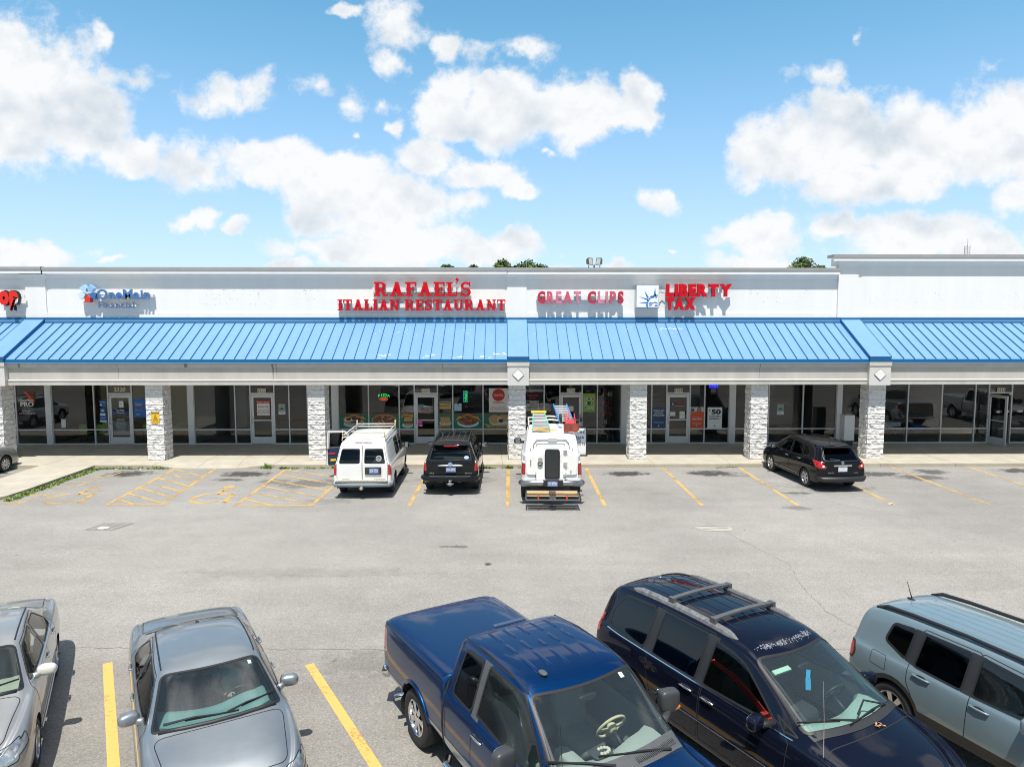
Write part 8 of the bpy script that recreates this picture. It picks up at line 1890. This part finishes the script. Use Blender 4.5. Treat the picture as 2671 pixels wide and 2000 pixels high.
hr = MB(); hr.blob((0, -.20, 1.60), (.09, .10, .085), 1, 14, 10); hr.build('hair', M_HAIR, W, smooth=True, world=False)
skin_body('trousers', [(0, 0, .84), (-.1, .02, .79), (-.11, .0, .42), (-.11, .03, .08), (.1, .02, .79), (.11, .0, .42), (.11, .03, .08)], [(0, 1), (1, 2), (2, 3), (0, 4), (4, 5), (5, 6)], [(.16, .12), .095, .075, .065, .095, .075, .065], mat('jeans', (.03, .05, .10), rough=.9), W)

# ------------------------------------------------------------------ on and behind the roof
def floodlight(x, y, z, yaw, label):
    t = thing('floodlight', label, 'floodlight', (x, y, z), yaw, 'floodlights on the roof')
    m = MB(); m.add([(-.16, -.16, -.14), (.16, -.16, -.14), (.16, -.10, .22), (-.16, -.10, .22), (-.08, .10, -.08), (.08, .10, -.08), (.08, .12, .14), (-.08, .12, .14)], [(0, 1, 2, 3), (4, 7, 6, 5), (0, 4, 5, 1), (1, 5, 6, 2), (2, 6, 7, 3), (3, 7, 4, 0)]); m.build('housing', mat('bronze_housing', (.10, .075, .05), rough=.5), t, world=False)
    m = MB(); m.add([(-.12, -.166, -.10), (.12, -.166, -.10), (.12, -.116, .18), (-.12, -.116, .18)], [(0, 1, 2, 3)]); m.build('lens', mat('flood_lens', (.42, .45, .42), rough=.2, coat=1), t, world=False)
    m = MB(); m.tube([(0, .0, -.15), (0, .02, -.5)], .022, 8); m.build('bracket', M_GTRIM, t, world=False)
floodlight(4.27, 36.3, 8.92, RAD(35), 'left floodlight of the pair above the parapet, turned right'); floodlight(4.83, 36.3, 8.92, RAD(-40), 'right floodlight of the pair above the parapet, turned left')
t = thing('roof_mast', 'short steel mast on the roof carrying the two floodlights', 'mast', (4.55, 36.35, 7.2)); m = MB(); m.tube([(4.55, 36.35, 7.2), (4.55, 36.35, 8.8)], .04, 8); m.bar((4.2, 36.35, 8.45), (4.9, 36.35, 8.45), .06); m.build('pole', M_GTRIM, t)
t = thing('radio_mast', 'thin grey lattice radio mast far behind the high parapet on the right', 'radio mast', (103.7, 160, 0)); m = MB()
for k in range(3):
    a = 2.094*k; m.tube([(103.7+.7*math.cos(a), 160+.7*math.sin(a), 0), (103.7+.6*math.cos(a), 160+.6*math.sin(a), 22.8)], .05, 5)
for i in range(40):
    z = i*.57
    for k in range(3): a, b = 2.094*k, 2.094*(k+1); m.bar((103.7+.65*math.cos(a), 160+.65*math.sin(a), z), (103.7+.65*math.cos(b), 160+.65*math.sin(b), z+.57), .045)
m.tube([(103.7, 160, 22.8), (103.7, 160, 24.4)], .04, 5); m.build('lattice', mat('mast_grey', (.25, .27, .30), rough=.6), t)
# trees whose crowns rise behind the parapet
M_LEAF = [mat('leaf_green', (.050, .095, .018), rough=.75, var=.45, vscale=1.5), mat('leaf_green_light', (.085, .135, .030), rough=.75, var=.4, vscale=1.5), mat('leaf_green_deep', (.032, .066, .014), rough=.75, var=.4, vscale=1.5)]
M_BARK = mat('bark', (.10, .075, .055), rough=.95, var=.3)
def tree(x, y, h, rx, label, seed, group='trees behind the shopping strip', n=9000):
    rnd = random.Random(seed); t = thing('tree', label, 'tree', (x, y, 0), 0, group)
    m = MB(); m.tube([(0, 0, 0), (.05, 0, h*.35), (-.05, .1, h*.62)], [.28, .20, .12], 9)
    cl = []
    for k in range(15):
        a = rnd.uniform(0, 6.28); r = rx*rnd.uniform(.25, .78); z = h*rnd.uniform(.62, .90); cl.append((Vector((math.cos(a)*r, math.sin(a)*r*.9, z)), rx*rnd.uniform(.24, .44)))
    cl.append((Vector((0, 0, h-.45*rx)), rx*.44))
    for c_, r in cl: m.tube([(0, 0, h*.5), tuple(c_*.6+Vector((0, 0, h*.2))), tuple(c_)], [.09, .05, .02], 5)
    m.build('trunk', M_BARK, t, world=False)
    cr_ = MB(); per = n//len(cl)
    for c_, r in cl:
        tone = rnd.choice((0, 0, 1, 2))
        for i in range(per):
            d = Vector((rnd.gauss(0, 1), rnd.gauss(0, 1), rnd.gauss(0, 1))).normalized(); p = c_+d*r*rnd.uniform(.55, 1.08)*Vector((1, 1, .8)).length/1.62
            q = Vector((p.x, p.y, min(p.z, h+rnd.uniform(-.3, .05)))); e1 = Vector((rnd.gauss(0, 1), rnd.gauss(0, 1), rnd.gauss(0, 1))).normalized(); e2 = e1.orthogonal().normalized(); s_ = rnd.uniform(.08, .17)
            cr_.add([q-e1*s_*1.5, q+e2*s_*.8, q+e1*s_*1.5, q-e2*s_*.8], [(0, 1, 2, 3)], tone if rnd.random() < .75 else rnd.choice((0, 1, 2)))
    cr_.build('crown', M_LEAF, t, world=False)
tree(-6.0, 75, 11.9, 1.7, 'leftmost low tree crown peeping over the parapet, left of the centre pilaster', 1); tree(-3.3, 76, 11.9, 1.3, 'small tree crown second from the left over the parapet', 2)
tree(-.2, 75, 12.4, 2.0, 'round tree crown above the parapet just left of the centre pilaster', 3); tree(2.6, 76, 12.45, 2.6, 'widest tree crown over the parapet right behind the centre pilaster', 4); tree(31.4, 75, 12.7, 2.6, 'lone tree crown over the parapet beside the higher wall on the right', 5)
# small litter on the asphalt by the kerb
for i, (x, y, lb, colr) in enumerate(((-14.6, 28.2, 'crumpled white paper litter in the gutter near the walkway', (.7, .7, .68)), (-15.6, 28.3, 'flat white scrap of litter beside the weeds at the walkway corner', (.72, .72, .7)), (12.6, 22.6, 'small white scrap on the asphalt behind the black crossover', (.6, .6, .6)))):
    m = MB(); rnd = random.Random(i); P_ = [(x+rnd.uniform(-.12, .12), y+rnd.uniform(-.06, .06), rnd.uniform(.006, .05)) for k in range(8)]
    m.add(P_, [(0, 1, 2), (2, 3, 4), (4, 5, 6), (6, 7, 0), (1, 3, 5)]); tag(m.build('litter', mat('litter_%d' % i, colr, rough=.8), None), lb, 'litter')

# ------------------------------------------------------------------ vehicles just outside the frame, seen mirrored in the shop glass
def repaint_copy(src, loc, rz, label, cat, swap):
    r = src.copy(); COL.objects.link(r); r.location = loc; r.rotation_euler = (0, 0, RAD(rz)); r['label'] = label; r['category'] = cat; r['group'] = 'vehicles mirrored in the shop glass'
    def go(o, par):
        for ch in [q for q in ALL if q.parent == o]:
            k = ch.copy(); COL.objects.link(k); k.parent = par
            for sl in k.material_slots:
                if sl.material in swap:
                    m_ = swap[sl.material]; sl.link = 'OBJECT'; sl.material = m_
            go(ch, k)
    go(src, r)
    return r
ALL = list(COL.objects)
BYN = {o.name: o for o in ALL}
repaint_copy(BYN['blue_pickup'], (23.0, 24.6, 0), -90, 'silver pickup mirrored in the glass beside the right pier', 'pickup truck', {P_BLUE: P_SILV})
repaint_copy(BYN['blue_pickup'], (28.6, 25.4, 0), 90, 'white pickup mirrored in the right shop windows', 'pickup truck', {P_BLUE: P_WHITE})
repaint_copy(BYN['small_suv'], (-27.2, 25.9, 0), -90, 'white suv mirrored in the loan office glass', 'suv', {P_ICE: P_WHITE})
